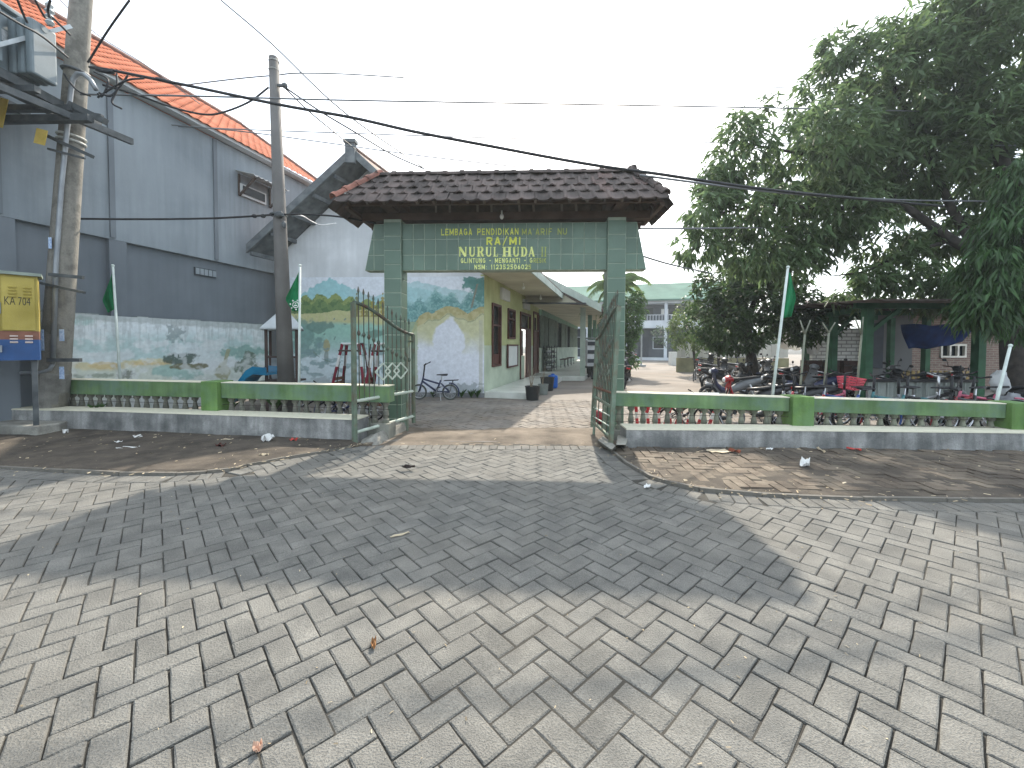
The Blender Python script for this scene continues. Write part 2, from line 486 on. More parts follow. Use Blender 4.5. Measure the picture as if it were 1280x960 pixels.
for k in range(8):
    m_ = MB(); hx_, hy_ = WP - JG / 2, (WP - JG) / 2
    q = [Vector((x * hx_ + random.uniform(-.0022, .0012) * (1 if x > 0 else -1), y * hy_ + random.uniform(-.0022, .0012) * (1 if y > 0 else -1))) for x, y in ((-1, -.93), (-.97, -1), (-.35, -1), (.3, -1), (.975, -1), (1, -.9), (1, .94), (.96, 1), (.1, 1), (-.97, 1), (-1, .92))]
    paver_solid(m_, q, 0.0, inset=random.uniform(.0035, .006)); variants.append(m_.mesh('paver'))
    variants[-1].materials.append(paver_m)
cells = []
for c, d in herring(G(611.9, 903.4), R(3.5), (-9, 9), (0.35, 6.1)):
    if abs(c.x) > 1.38 * c.y + 1.0: continue
    sd, bc, bn, bd = bound_near(c)
    if sd < 0.08: continue
    cells.append((c, d, sd, bc, bn))
STRIP = 0.215
full = [t for t in cells if t[2] > STRIP + 0.14]
def showsize(t):
    q = project((t[0].x, t[0].y, 0))
    if q is None or not (-15 < q[0] < 1295 and 0 < q[1] < 985): return 1e9
    return t[0].y
full.sort(key=showsize)
def undulate(c): return 0.004 * math.sin(c.x * 2.1 + 1.3) * math.cos(c.y * 1.7)
for t in full[:296]:
    c, d = t[0], t[1]
    rot = Matrix.Rotation(math.atan2(d.y, d.x) + random.choice((0, math.pi)) + random.gauss(0, .008), 4, 'Z') @ Matrix.Rotation(random.gauss(0, .010), 4, 'X') @ Matrix.Rotation(random.gauss(0, .006), 4, 'Y')
    piece('paver', random.choice(variants), road, Matrix.Translation((c.x, c.y, undulate(c) + random.gauss(0, .0015))) @ rot)
mb = MB()
for t in full[296:] + [t for t in cells if t[2] <= STRIP + 0.14]:
    c, d, sd, bc, bn = t
    j = Vector((random.gauss(0, .001), random.gauss(0, .001)))
    poly = rect(c + j, d, 2 * WP - JG, WP - JG)
    if sd <= STRIP + 0.14:
        poly = clip(poly, bc + bn * (STRIP + 0.004), bn)
        if len(poly) < 3: continue
        ar = abs(sum(poly[i].x * poly[(i + 1) % len(poly)].y - poly[(i + 1) % len(poly)].x * poly[i].y for i in range(len(poly)))) / 2
        if ar < 0.0025: continue
    paver_solid(mb, poly, undulate(c) + random.gauss(0, .0015), (random.gauss(0, .009), random.gauss(0, .009)))
tag(mb.build('paver_field', paver_m, road, fix=False), kind='stuff')
# soldier course along the road's edge
mb = MB(); acc = 0.0; step = 0.112
edge_v = []
for k in range(3):
    m_ = MB(); paver_solid(m_, rect(Vector((0, 0)), Vector((1, 0)), 0.207, 0.104), 0.0); me_ = m_.mesh('edge_paver'); me_.materials.append(paver_m); edge_v.append(me_)
for a, b in zip(bound[:-1], bound[1:]):
    L = (b - a).length; d = (b - a) / L; n = Vector((d.y, -d.x)); s = (step - acc) if acc else 0.0
    while s < L:
        c = a + d * s + n * 0.108
        if abs(c.x) < 7.5 and project((c.x, c.y, 0)):
            ang = math.atan2(n.y, n.x) + random.gauss(0, .02)
            piece('edge_paver', random.choice(edge_v), road, Matrix.Translation((c.x, c.y, undulate(c) + random.gauss(0.001, .002))) @ Matrix.Rotation(ang, 4, 'Z') @ Matrix.Rotation(random.gauss(0, .012), 4, 'X'))
        s += step
    acc = step - (s - L)

# ---- the two aprons between road and walls
def kerbL(px): return 540 + (px - 130) * (13 / 310.0)
kL = [G(-140, 534.5), G(130, 540), G(300, 547), G(446, 553.5)]
kR = [G(783, 560), G(1000, 561.5), G(1290, 565), G(1560, 569)]
def interp_line(pts, x): return np.interp(x, [p.x for p in pts], [p.y for p in pts])
def apron(name, x0, x1, back, zmean, amp, m, seed, nx, ny):
    def pf(u, v):
        x = x0 + (x1 - x0) * u
        yb = np.interp(x, bx, by); yk = interp_line(back, x) + 0.06
        yb = np.minimum(yb, yk - 0.02)
        y = yb + (yk - yb) * v
        z = zmean + amp * (fbm(x * 3.0, y * 3.0, seed, 5) - 0.5) * 2
        z = np.where(v < 0.02, 0.012, z)
        return np.stack([x, y, z], 1)
    U, Vv = np.meshgrid(np.linspace(0, 1, nx + 1), np.linspace(0, 1, ny + 1))
    pts = pf(U.ravel(), Vv.ravel()); idx = np.arange((nx + 1) * (ny + 1)).reshape(ny + 1, nx + 1)
    F = np.stack([idx[:-1, :-1].ravel(), idx[:-1, 1:].ravel(), idx[1:, 1:].ravel(), idx[1:, :-1].ravel()], 1)
    me = fast_mesh(name, pts, F, True); me.materials.append(m)
    o = bpy.data.objects.new(name, me); COL.objects.link(o)
    return tag(o, kind='structure')
apL = apron('dirt_apron', -10.5, kL[-1].x, kL, 0.036, 0.013, dirt_m, 3, 260, 60)
apR = apron('paved_apron', bound[-len(lipR)].x + 0.01, 8.6, kR, 0.013, 0.020, dirt_m, 5, 260, 60)
# pavers of the aprons, laid square to the walls and half buried in dirt
def apron_pavers(parent, x0, x1, back, yaw, org, top, m):
    mb = MB(); big = []
    for c, d in herring(org, yaw, (x0, x1), (3.9, 6.9)):
        sd, bc, bn, bd = bound_near(c)
        if sd > -0.02 or c.y > interp_line(back, c.x) - 0.02 or abs(c.x) > 1.38 * c.y: continue
        poly = rect(c, d, 2 * WP - 0.009, WP - 0.009)
        if sd > -0.16:
            poly = clip(poly, bc - bn * 0.045, -bn)
            if len(poly) < 3: continue
        paver_solid(mb, poly, top + random.gauss(0, .0035), (random.gauss(0, .012), random.gauss(0, .012)))
    return tag(mb.build('paver_field', m, parent, fix=False), kind='stuff')
apron_pavers(apL, -8.5, -1.9, kL, R(55), (-4, 5), 0.0235, brownp_m)
apron_pavers(apR, 1.3, 8.0, kR, R(50), (3, 5), 0.0215, brownp_m)
lip_m = mat('apron lip concrete', (0.16, 0.15, 0.13), 0.9, scale=5, var=0.3, fine=0.15, stain=(0.07, 0.06, 0.05), stain_amt=0.6, stain_scale=5)
def lip(pts, parent):
    mb = MB(); pts = [Vector((p.x, p.y)) for p in pts]
    for i, (a, b) in enumerate(zip(pts[:-1], pts[1:])):
        d = (b - a).normalized(); n = Vector((d.y, -d.x)); L = (b - a).length; k = max(1, round(L / 0.6)); 
        for j in range(k):
            p = a + (b - a) * (j / k) + d * 0.004; q = a + (b - a) * ((j + 1) / k) - d * 0.004
            mb.prism([p - n * .035, q - n * .035, q + n * .0, p + n * .0], -0.015, 0.031 + random.gauss(0, .002))
    mb.build('lip', lip_m, parent)
lip(lipL, apL); lip(lipR, apR)

# ---- threshold dirt and courtyard
cm = mat('courtyard paving', (0.17, 0.152, 0.133), 0.92, col2=(0.225, 0.203, 0.178), scale=0.8, fine=0.08, fscale=30, bump=0.5, bscale=14,
         world=True, stain=(0.19, 0.15, 0.115), stain_amt=0.5, stain_scale=0.35)
court = tag(MB().prism([(-14, 5.9), (30, 5.9), (60, 75), (-14, 75)], -0.016, -0.008).build('courtyard', cm), kind='structure')
mb = MB()
for c, d in herring((0, 8), R(3.5), (-3.6, 3.4), (6.45, 10.5)):
    paver_solid(mb, rect(c, d, 2 * WP - 0.007, WP - 0.007), 0.002 + random.gauss(0, .0025), (random.gauss(0, .01), random.gauss(0, .01)))
tag(mb.build('paver_field', tanp_m, court, fix=False), kind='stuff')
def thr(u, v):
    x = -2.35 + 3.85 * u
    y0 = np.interp(x, bx, by) + 0.0; y0 = np.maximum(y0, 5.3); y = y0 + (7.0 - y0) * v
    v = np.clip(v - .34 * (fbm(x * 1.3, y * .4, 29, 4) - .25), 0, 1)
    z = -0.020 + 0.046 * np.sin(np.pi * np.clip(v * 1.1, 0, 1)) ** 0.7 * np.clip(0.1 + 1.5 * fbm(x * 1.6, y * 2.8, 9, 5), 0, 1.3) + .006 * (fbm(x * 14, y * 14, 19, 3) - .5) + 0.02 * np.maximum(0, u - 0.6) * (1 - np.abs(v - .5) * 2)
    return np.stack([x, y, z], 1)
U, Vv = np.meshgrid(np.linspace(0, 1, 161), np.linspace(0, 1, 61)); pts = thr(U.ravel(), Vv.ravel())
idx = np.arange(161 * 61).reshape(61, 161)
me = fast_mesh('threshold_dirt', pts, np.stack([idx[:-1, :-1].ravel(), idx[:-1, 1:].ravel(), idx[1:, 1:].ravel(), idx[1:, :-1].ravel()], 1), True); me.materials.append(sand_m)
o = bpy.data.objects.new('threshold_dirt', me); COL.objects.link(o); tag(o, kind='structure')

# ================================================================== KERB WALLS AND BALUSTRADES
kerb_m = mat('weathered grey concrete', (0.19, 0.195, 0.19), 0.9, col2=(0.38, 0.38, 0.365), scale=2.4, fine=0.2, fscale=60, bump=0.7, bscale=50, streak=0.5, world=True,
             stain=(0.08, 0.085, 0.083), stain_amt=0.6, stain_scale=2.6)
sunlit_top_m = mat('sunlit cream top', (0.62, 0.59, 0.46), 0.85, scale=4, var=0.12, fine=0.08, stain=(0.36, 0.34, 0.28), stain_amt=0.45, stain_scale=4)  # sunlight on the kerb tops put into the colour; rail tops share it
def kerb_wall(pts, h, th, label, jut=0.0):
    pts = [Vector((p.x, p.y, 0)) for p in pts]
    a = thing('kerb_wall', label, 'low wall', tuple((pts[0] + pts[-1]) / 2))
    body = MB(); top = MB()
    rings = []; tr = []
    for i, p in enumerate(pts):
        d = (pts[min(i + 1, len(pts) - 1)] - pts[max(0, i - 1)]).normalized(); n = Vector((-d.y, d.x, 0))
        rings.append([p + Vector((0, 0, -.02)), p + n * .012 + Vector((0, 0, h - .02)), p + n * th + Vector((0, 0, h - .02)), p + n * th + Vector((0, 0, -.02))])
        tr.append([p + n * .003 + Vector((0, 0, h - .02)), p + n * .01 + Vector((0, 0, h)), p + n * (th - .004) + Vector((0, 0, h + .002)), p + n * (th - .002) + Vector((0, 0, h - .02))])
    body.loft(rings).build('wall_body', kerb_m, a)
    top.loft(tr).build('sunlit_top', sunlit_top_m, a)
    return a
kerb_wall([G(-150, 534)] + kL[1:], 0.345, 0.34, 'grey stained kerb wall with sunlit-toned cream top left of the gate')
kerb_wall(kR, 0.268, 0.36, 'grey stained kerb wall with sunlit-toned cream top right of the gate')

green_m = mat('faded green paint', (0.105, 0.19, 0.075), 0.8, col2=(0.16, 0.255, 0.115), scale=2.6, fine=0.12, bump=0.3, streak=0.4,
              stain=(0.12, 0.185, 0.15), stain_amt=0.7, stain_scale=2.1, spec=0.3, world=True)
post_m = mat('bright green paint', (0.11, 0.22, 0.055), 0.75, col2=(0.16, 0.275, 0.085), scale=3, fine=0.12, bump=0.3, streak=0.35, stain=(0.12, 0.2, 0.12), stain_amt=0.4, stain_scale=2.5)
bal_m = mat('weathered baluster concrete', (0.15, 0.16, 0.12), 0.85, col2=(0.27, 0.275, 0.215), scale=9, fine=0.1, rand=0.2, stain=(0.12, 0.14, 0.09), stain_amt=0.6, stain_scale=7)
bal_m2 = mat('grey mossy baluster', (0.14, 0.14, 0.115), 0.9, col2=(0.25, 0.245, 0.205), scale=9, fine=0.12, rand=0.25, stain=(0.07, 0.08, 0.05), stain_amt=0.7, stain_scale=7)
base_m = mat('balustrade base concrete', (0.2, 0.2, 0.17), 0.9, scale=5, var=0.3, fine=0.15)
wire_m = mat('dark rusty wire', (0.06, 0.05, 0.045), 0.7, metal=0.5, bump=0)
def baluster_mesh(h, seed=0):
    prof = [(.050, 0), (.050, .055), (.034, .062), (.030, .075), (.040, .105), (.044, .13), (.036, .18), (.026, .235), (.024, .255), (.036, .262), (.036, .275), (.05, .278), (.05, .33)]
    k = h / 0.33
    m_ = MB(); m_.lathe([(r, z * k) for r, z in prof], n=10)
    return m_.mesh('baluster', smooth=False)
def fence(label, a, b, ztop_a, ztop_b, zrail, z0, posts, bm, spacing):
    a, b = Vector((a.x, a.y, 0)), Vector((b.x, b.y, 0)); d = (b - a).normalized(); n = Vector((-d.y, d.x, 0)); L = (b - a).length
    t = thing('balustrade', label, 'balustrade', tuple((a + b) / 2))
    def zt(s): return ztop_a + (ztop_b - ztop_a) * s / L
    ps = sorted(posts)
    hw = 0.15
    ends = []
    cur = 0.0
    for p in ps + [None]:
        e = L if p is None else p - hw
        if e - cur > 0.2: ends.append((cur, e))
        cur = (p + hw) if p is not None else L
    bme = baluster_mesh(zrail - z0); bme.materials.append(bm)
    MB().beam(a + n * .11 + Vector((0, 0, z0 / 2 - .02)), b + n * .11 + Vector((0, 0, z0 / 2 - .02)), .24, z0 + .04).build('base', base_m, t)
    for s0, s1 in ends:
        dz = zrail - ztop_a
        r_ = MB()
        p0, p1 = a + d * (s0 + .002), a + d * (s1 - .002)
        ring = lambda p, s: [p + n * 0 + Vector((0, 0, zt(s) + dz)), p + n * .2 + Vector((0, 0, zt(s) + dz)), p + n * .2 + Vector((0, 0, zt(s) - .012)), p + n * 0 + Vector((0, 0, zt(s) - .012))]
        r_.loft([ring(p0, s0), ring(p1, s1)]).build('rail', green_m, t, bevel=.008)
        c_ = MB(); ring = lambda p, s: [p + n * -.004 + Vector((0, 0, zt(s) - .0115)), p + n * .204 + Vector((0, 0, zt(s) - .0115)), p + n * .2 + Vector((0, 0, zt(s))), p + n * 0 + Vector((0, 0, zt(s)))]
        c_.loft([ring(p0, s0), ring(p1, s1)]).build('rail_top', sunlit_top_m, t)
        k = max(1, round((s1 - s0) / spacing))
        for i in range(k):
            s = s0 + (s1 - s0) * (i + 0.5) / k
            q = a + d * s + n * .1
            sc = (zt(s) + dz - z0) / (zrail - z0)
            piece('baluster', bme, t, Matrix.Translation((q.x, q.y, z0)) @ Matrix.Rotation(random.uniform(-.1, .1), 4, 'Z') @ Matrix.Diagonal((1, 1, sc, 1)))
        for hz_ in (.36, .66):
            q0 = a + d * s0 + n * .03 + Vector((0, 0, z0 + (zrail - z0) * hz_)); q1 = a + d * s1 + n * .03 + Vector((0, 0, z0 + (zrail - z0) * hz_))
            MB().cyl(q0, q1, .004, n=5).build('wire', wire_m, t)
    for p in ps:
        q = a + d * p + n * .09
        m_ = MB().box(q + Vector((0, 0, (zt(p) + .015) / 2)), (2 * hw - .006, .32, zt(p) + .015), rz=math.atan2(d.y, d.x))
        m_.build('post', post_m, t, bevel=.008)
    return t
def on_line(a, b, px):
    """distance along a-b (plan) of the point that shows at column px"""
    d0 = ray(px, 500); k = d0.x / d0.y
    dx, dy = b.x - a.x, b.y - a.y; L = math.hypot(dx, dy)
    return (k * a.y - a.x) / (dx - k * dy) * L
fLa, fLb = P(-140, 474, 7.5), P(486, 480.5, 6.02)
fence('green topped balustrade left of the gate, behind the utility pole', fLa, fLb, 0.80, 0.795, 0.545, 0.22, [on_line(fLa, fLb, 266), on_line(fLa, fLb, -60)], bal_m2, 0.185)
fRa, fRb = P(768, 490, 6.02), P(1480, 510, 5.50)
fence('green topped balustrade right of the gate, in front of the parked bicycles', fRa, fRb, 0.715, 0.585, 0.505, 0.14, [on_line(fRa, fRb, 1001), on_line(fRa, fRb, 1273)], bal_m, 0.185)
# ================================================================== GATEWAY ARCH
tile_m = mat('green wall tile', (0.095, 0.165, 0.115), 0.4, col2=(0.13, 0.205, 0.15), scale=2, fine=0.05, rand=0.10, bump=0.05, spec=0.5, world=True,
             stain=(0.07, 0.12, 0.085), stain_amt=0.4, stain_scale=4)
grout_m = mat('pale tile grout', (0.34, 0.40, 0.32), 0.9, scale=8, var=0.2)
wood_m = mat('dark weathered timber', (0.045, 0.032, 0.027), 0.8, col2=(0.085, 0.062, 0.05), scale=7, fine=0.1, world=True)
brownbeam_m = mat('brown painted beam', (0.085, 0.055, 0.042), 0.75, col2=(0.12, 0.08, 0.06), scale=4, fine=0.08, world=True)
arch_c = Vector((-0.135, 6.46, 0)); arch_r = R(-2.6)
AM = Matrix.Translation(arch_c) @ Matrix.Rotation(arch_r, 4, 'Z')
def A3(x, y, z): return AM @ Vector((x, y, z))
arch = thing('gateway', 'green tiled school gateway with tiled hip roof and yellow lettering', 'gateway', tuple(arch_c))
AROT = AM.to_3x3()
def tiled_face(parent, o, ux, uz, w, h, nw, nh, gap=0.013, proud=0.006, poly=None, name='tile'):
    """individual tiles standing proud of the face o + a*ux + b*uz"""
    ux, uz = Vector(ux).normalized(), Vector(uz).normalized(); nn = ux.cross(uz)
    for i in range(nw):
        for j in range(nh):
            a0, a1 = w * i / nw + gap / 2, w * (i + 1) / nw - gap / 2; b0, b1 = h * j / nh + gap / 2, h * (j + 1) / nh - gap / 2
            q = [Vector((a0, b0)), Vector((a1, b0)), Vector((a1, b1)), Vector((a0, b1))]
            if poly:
                for c, n in poly: q = clip(q, c, n) if len(q) > 2 else q
                if len(q) < 3: continue
            q3 = [Vector(o) + ux * p.x + uz * p.y for p in q]; cen = sum(q3, Vector()) / len(q3); k = len(q3)
            pr = proud + random.uniform(-.0012, .0012)
            vs = q3 + [p + nn * (pr - .002) for p in q3] + [p + (cen - p).normalized() * .003 + nn * pr for p in q3]
            fs = [tuple(range(2 * k, 3 * k))]
            for x in range(k):
                y = (x + 1) % k; fs += [(x, y, k + y, k + x), (k + x, k + y, 2 * k + y, 2 * k + x)]
            MB().add(vs, fs).build(name, tile_m, parent, fix=False)
CW = 0.27
for sx in (-1, 1):
    xc = sx * 1.735
    m_ = MB().box(A3(xc, 0, 1.68), (CW, .30, 3.36), M=AROT)
    col = m_.build('column', grout_m, arch)
    tiled_face(col, A3(xc - CW / 2, -.151, 0.02), AROT @ Vector((1, 0, 0)), (0, 0, 1), CW, 3.3, 1, 15)
    inner = -sx
    if inner > 0: tiled_face(col, A3(xc + CW / 2 + .001, -.15, 0.02), AROT @ Vector((0, 1, 0)), (0, 0, 1), .30, 3.3, 1, 15)
    else: tiled_face(col, A3(xc - CW / 2 - .001, .15, 0.02), AROT @ Vector((0, -1, 0)), (0, 0, 1), .30, 3.3, 1, 15)
ZB0, ZB1 = 2.575, 3.30
BW = 1.735 * 2 - CW
brd = MB().box(A3(0, .0, (ZB0 + ZB1) / 2), (BW, .2, ZB1 - ZB0), M=AROT).build('sign_board', grout_m, arch)
tiled_face(brd, A3(-BW / 2, -.101, ZB0), AROT @ Vector((1, 0, 0)), (0, 0, 1), BW, ZB1 - ZB0, 18, 3)
for sx in (-1, 1):
    x0 = sx * (1.735 + CW / 2); wb, wt_ = .325, .175
    poly = [A3(x0, -.1, ZB0), A3(x0 + sx * wb, -.1, ZB0), A3(x0 + sx * wt_, -.1, ZB1), A3(x0, -.1, ZB1)]
    wing = MB().extrude(poly, AROT @ Vector((0, .2, 0))).build('sign_wing', grout_m, arch)
    nrm = Vector((-(ZB1 - ZB0), -(wb - wt_))).normalized()
    if sx > 0:
        tiled_face(wing, A3(x0, -.101, ZB0), AROT @ Vector((1, 0, 0)), (0, 0, 1), .36, ZB1 - ZB0, 2, 3, poly=[(Vector((wb - .006, 0)), nrm)])
    else:
        tiled_face(wing, A3(x0 - .36, -.101, ZB0), AROT @ Vector((1, 0, 0)), (0, 0, 1), .36, ZB1 - ZB0, 2, 3, poly=[(Vector((.36 - wb + .006, 0)), Vector((-nrm.x, nrm.y)))])
# lettering
let_m = mat('yellow lettering', (0.72, 0.76, 0.10), 0.6, col2=(0.80, 0.82, 0.16), scale=9, bump=0)
letp_m = mat('pale yellow lettering', (0.78, 0.84, 0.26), 0.6, col2=(0.84, 0.88, 0.34), scale=9, bump=0)
letf_m = mat('faded olive lettering', (0.44, 0.50, 0.09), 0.7, col2=(0.56, 0.60, 0.16), scale=14, bump=0)
YF = -.112
def sign_local(px, py):
    d = ray(px, py); o = Vector((0, 0, CAMZ)); nrm = AROT @ Vector((0, -1, 0)); p0 = A3(0, YF, 0)
    t = (p0 - o).dot(nrm) / d.dot(nrm); q = AM.inverted() @ (o + d * t); return q.x, q.z
# the serif line, letter by letter from thick and thin strokes (unit cell 1 x 1)
def stroke(a, b, w):
    a, b = Vector(a), Vector(b); d = (b - a).normalized(); n = Vector((-d.y, d.x)) * w / 2
    return [a - n, b - n, b + n, a + n]
def stem(x, w=.27, se=.10): return [stroke((x, 0), (x, 1), w), stroke((x - w / 2 - se, .045), (x + w / 2 + se, .045), .10), stroke((x - w / 2 - se, .965), (x + w / 2 + se, .965), .07)]
def thin(x, se=.1): return [stroke((x, 0), (x, 1), .12), stroke((x - se, .965), (x + se, .965), .07)]
def arc(cx_, cy_, rx, ry, a0, a1, w0, w1, n=9):
    out = []
    for i in range(n):
        t0 = R(a0 + (a1 - a0) * i / n); t1 = R(a0 + (a1 - a0) * (i + 1) / n); 
        p0 = Vector((cx_ + rx * math.cos(t0), cy_ + ry * math.sin(t0))); p1 = Vector((cx_ + rx * math.cos(t1), cy_ + ry * math.sin(t1)))
        m = abs(math.cos((t0 + t1) / 2)); out.append(stroke(p0, p1 + (p1 - p0) * .1, w0 + (w1 - w0) * m))
    return out
GL = {
 'N': thin(.16) + thin(.84) + [stroke((.16, .97), (.80, .03), .27)],
 'U': [stroke((.24, .3), (.24, 1), .27), stroke((.1, .965), (.42, .965), .07), stroke((.8, .3), (.8, 1), .12), stroke((.68, .965), (.92, .965), .07)] + arc(.52, .3, .28, .26, 180, 360, .12, .2),
 'R': stem(.25) + [stroke((.3, .965), (.6, .965), .07), stroke((.3, .5), (.6, .5), .07), stroke((.56, .5), (.86, .03), .26), stroke((.78, .035), (1, .035), .07)] + arc(.56, .735, .24, .23, -90, 90, .1, .27),
 'L': stem(.27) + [stroke((.3, .035), (.88, .035), .07), stroke((.84, .0), (.88, .3), .09)],
 'H': stem(.22) + stem(.8) + [stroke((.25, .5), (.75, .5), .08)],
 'D': stem(.24) + [stroke((.3, .965), (.5, .965), .07), stroke((.3, .035), (.5, .035), .07)] + arc(.45, .5, .36, .46, -90, 90, .1, .27),
 'A': [stroke((.47, 1), (.16, .02), .12), stroke((.46, 1), (.82, .02), .27), stroke((.27, .34), (.68, .34), .07), stroke((.04, .035), (.3, .035), .07), stroke((.66, .035), (1, .035), .07)],
 'I': stem(.5, .24, .12),
}
def serif_line(letters, m):
    for ch, px0, px1 in letters:
        x0, zt = sign_local(px0, 308.6); x1, zb = sign_local(px1, 320.6)
        m_ = MB()
        for k, q in enumerate(GL[ch]):
            off = YF - .0004 * k
            m_.extrude([A3(x0 + p.x * (x1 - x0), off, zb + p.y * (zt - zb)) for p in q], AROT @ Vector((0, .010, 0)))
        m_.build('lettering', m, brd)
serif_line([('N', 573, 584), ('U', 585.5, 594.5), ('R', 596, 605), ('U', 606.5, 615), ('L', 616.5, 623), ('H', 628, 639), ('U', 640.5, 649.5), ('D', 651, 659.5), ('A', 660.5, 668.5)], letp_m)
serif_line([('I', 675.5, 680), ('I', 679.5, 684)], letf_m)

# the plain lines, letter by letter from even strokes (unit cell 1 x 1)
WS = .2
def sans(ch):
    h, l, r, c = WS / 2, WS / 2, 1 - WS / 2, .5
    V = lambda x, a=0, b=1: stroke((x, a), (x, b), WS)
    H = lambda y, a=0, b=1: stroke((a, y), (b, y), WS * .8)
    t = WS * .4
    bowl = lambda y0, y1, x=.5: arc(x, (y0 + y1) / 2, r - x, (y1 - y0) / 2 - t, -90, 90, WS * .8, WS)
    return {'L': [V(l), H(t)], 'E': [V(l), H(t), H(.5, 0, .85), H(1 - t)], 'F': [V(l), H(.5, 0, .85), H(1 - t)], 'I': [V(c)], 'T': [V(c), H(1 - t)],
            'M': [V(l), V(r), stroke((l, .97), (c, .2), WS * .85), stroke((c, .2), (r, .97), WS * .85)], 'N': [V(l), V(r), stroke((l, .95), (r, .05), WS)],
            'A': [stroke((.5, 1), (l, 0), WS), stroke((.5, 1), (r, 0), WS), H(.3, .2, .8)], 'K': [V(l), stroke((l, .42), (r, 1), WS), stroke((.35, .55), (r, 0), WS)],
            'B': [V(l), H(t, 0, .5), H(.52, 0, .5), H(1 - t, 0, .5)] + bowl(0, .56) + bowl(.5, 1, .48), 'P': [V(l), H(.45, 0, .5), H(1 - t, 0, .5)] + bowl(.38, 1),
            'R': [V(l), H(.45, 0, .5), H(1 - t, 0, .5), stroke((.45, .45), (r, 0), WS)] + bowl(.38, 1), 'D': [V(l), H(t, 0, .4), H(1 - t, 0, .4)] + bowl(0, 1, .4),
            'U': [V(l, .3), V(r, .3)] + arc(.5, .36, .5 - h, .36 - t, 180, 360, WS * .8, WS), 'G': arc(.5, .5, .5 - h, .5 - t, 40, 330, WS * .8, WS, 14) + [H(.45, .55, 1), V(r, .1, .45)],
            'S': arc(.5, .73, .5 - h, .27 - t, 20, 270, WS * .8, WS, 10) + arc(.5, .27 + t * .5, .5 - h, .27 - t * .6, -160, 90, WS * .8, WS, 10), '0': arc(.5, .5, .5 - h, .5 - t, 0, 360, WS * .8, WS, 14),
            '1': [V(.55), stroke((.55, .95), (.2, .72), WS * .8)], '2': arc(.5, .68, .5 - h, .32 - t, -30, 170, WS * .8, WS, 9) + [stroke((.86, .52), (.12, .06), WS * .9), H(t)],
            '3': arc(.45, .73, .5 - h, .27 - t, -90, 160, WS * .8, WS, 9) + arc(.45, .28, .5 - h, .28 - t, -160, 90, WS * .8, WS, 9), '5': [H(1 - t, .1, .95), V(.18, .5, 1)] + arc(.45, .32, .5 - h, .32 - t, -160, 110, WS * .8, WS, 10),
            '6': arc(.5, .3, .5 - h, .3 - t, 0, 360, WS * .8, WS, 12) + [stroke((l + .02, .32), (.62, .98), WS)], '/': [stroke((.1, -.1), (.9, 1.1), WS * .7)], '-': [H(.5, .1, .9)], "'": [stroke((.5, .75), (.5, 1), WS)],
            ':': [stroke((.5, .0), (.5, .2), .2), stroke((.5, .5), (.5, .7), .2)]}[ch]
WIDE = {'I': .36, '1': .62, '/': .8, '-': .7, "'": .3, ':': .4, ' ': .8, 'M': 1.2}
def sans_line(body, px0, px1, py0, py1, m, w=.2, gap=.34):
    global WS
    WS = w
    x0, zt = sign_local(px0, py0); x1, zb = sign_local(px1, py1)
    wd = [WIDE.get(ch, .85 if ch in 'LEFTB' else 1.0) for ch in body]; tot = sum(wd) + gap * (len(body) - 1); u = (x1 - x0) / tot; x = x0
    for ch, q in zip(body, wd):
        if ch != ' ':
            m_ = MB()
            WS = w / q if ch in "I':1" else w
            WS = min(WS, .6)
            for k, st in enumerate(sans(ch)):
                m_.extrude([A3(x + p.x * q * u, YF - .0004 * k, zb + p.y * (zt - zb)) for p in st], AROT @ Vector((0, .010, 0)))
            m_.build('lettering', m, brd)
            WS = w
        x += (q + gap) * u
sans_line('LEMBAGA PENDIDIKAN', 551.5, 648, 286, 293.4, let_m)
sans_line("MA'ARIF NU", 652.5, 708.5, 285.7, 293.3, letf_m, .17)
sans_line('RA/MI', 608, 651, 296.3, 305.8, let_m, .25, .28)
sans_line('GLINTUNG - MENGANTI - G', 576, 665.5, 322.8, 328.4, letp_m, .23)
sans_line('RESIK', 667, 682.5, 322.8, 328.4, letf_m, .2)
sans_line('NSM: 11235250602', 593, 659.5, 330.8, 336.5, letp_m, .22)
sans_line('5', 660.5, 664, 330.8, 336.5, letf_m, .2)
# roof
EH, RH = 3.475, 4.06
EX, EY, RX_ = 2.47, 0.62, 2.0
EXR = 2.36
roof = MB()
e = [A3(-EX + .13, -EY + .09, EH + .05), A3(EXR - .13, -EY + .09, EH + .05), A3(EXR - .13, EY - .09, EH + .05), A3(-EX + .13, EY - .09, EH + .05)]
r0, r1 = A3(-RX_, 0, RH - .05), A3(RX_, 0, RH - .05)
rf = roof.add(e + [r0, r1], [(0, 1, 5, 4), (2, 3, 4, 5), (1, 2, 5), (3, 0, 4)]).build('roof', wood_m, arch, fix=False)
roof_m = mat('old clay roof tile', (0.062, 0.050, 0.046), 0.9, col2=(0.115, 0.094, 0.086), scale=3, fine=0.2, rand=0.2, world=True,
             stain=(0.12, 0.085, 0.075), stain_amt=0.5, stain_scale=3)
roofr_m = mat('worn reddish clay tile', (0.085, 0.058, 0.05), 0.9, col2=(0.20, 0.14, 0.125), scale=6, fine=0.15, rand=0.25, world=True,
              stain=(0.07, 0.05, 0.045), stain_amt=0.7, stain_scale=7)
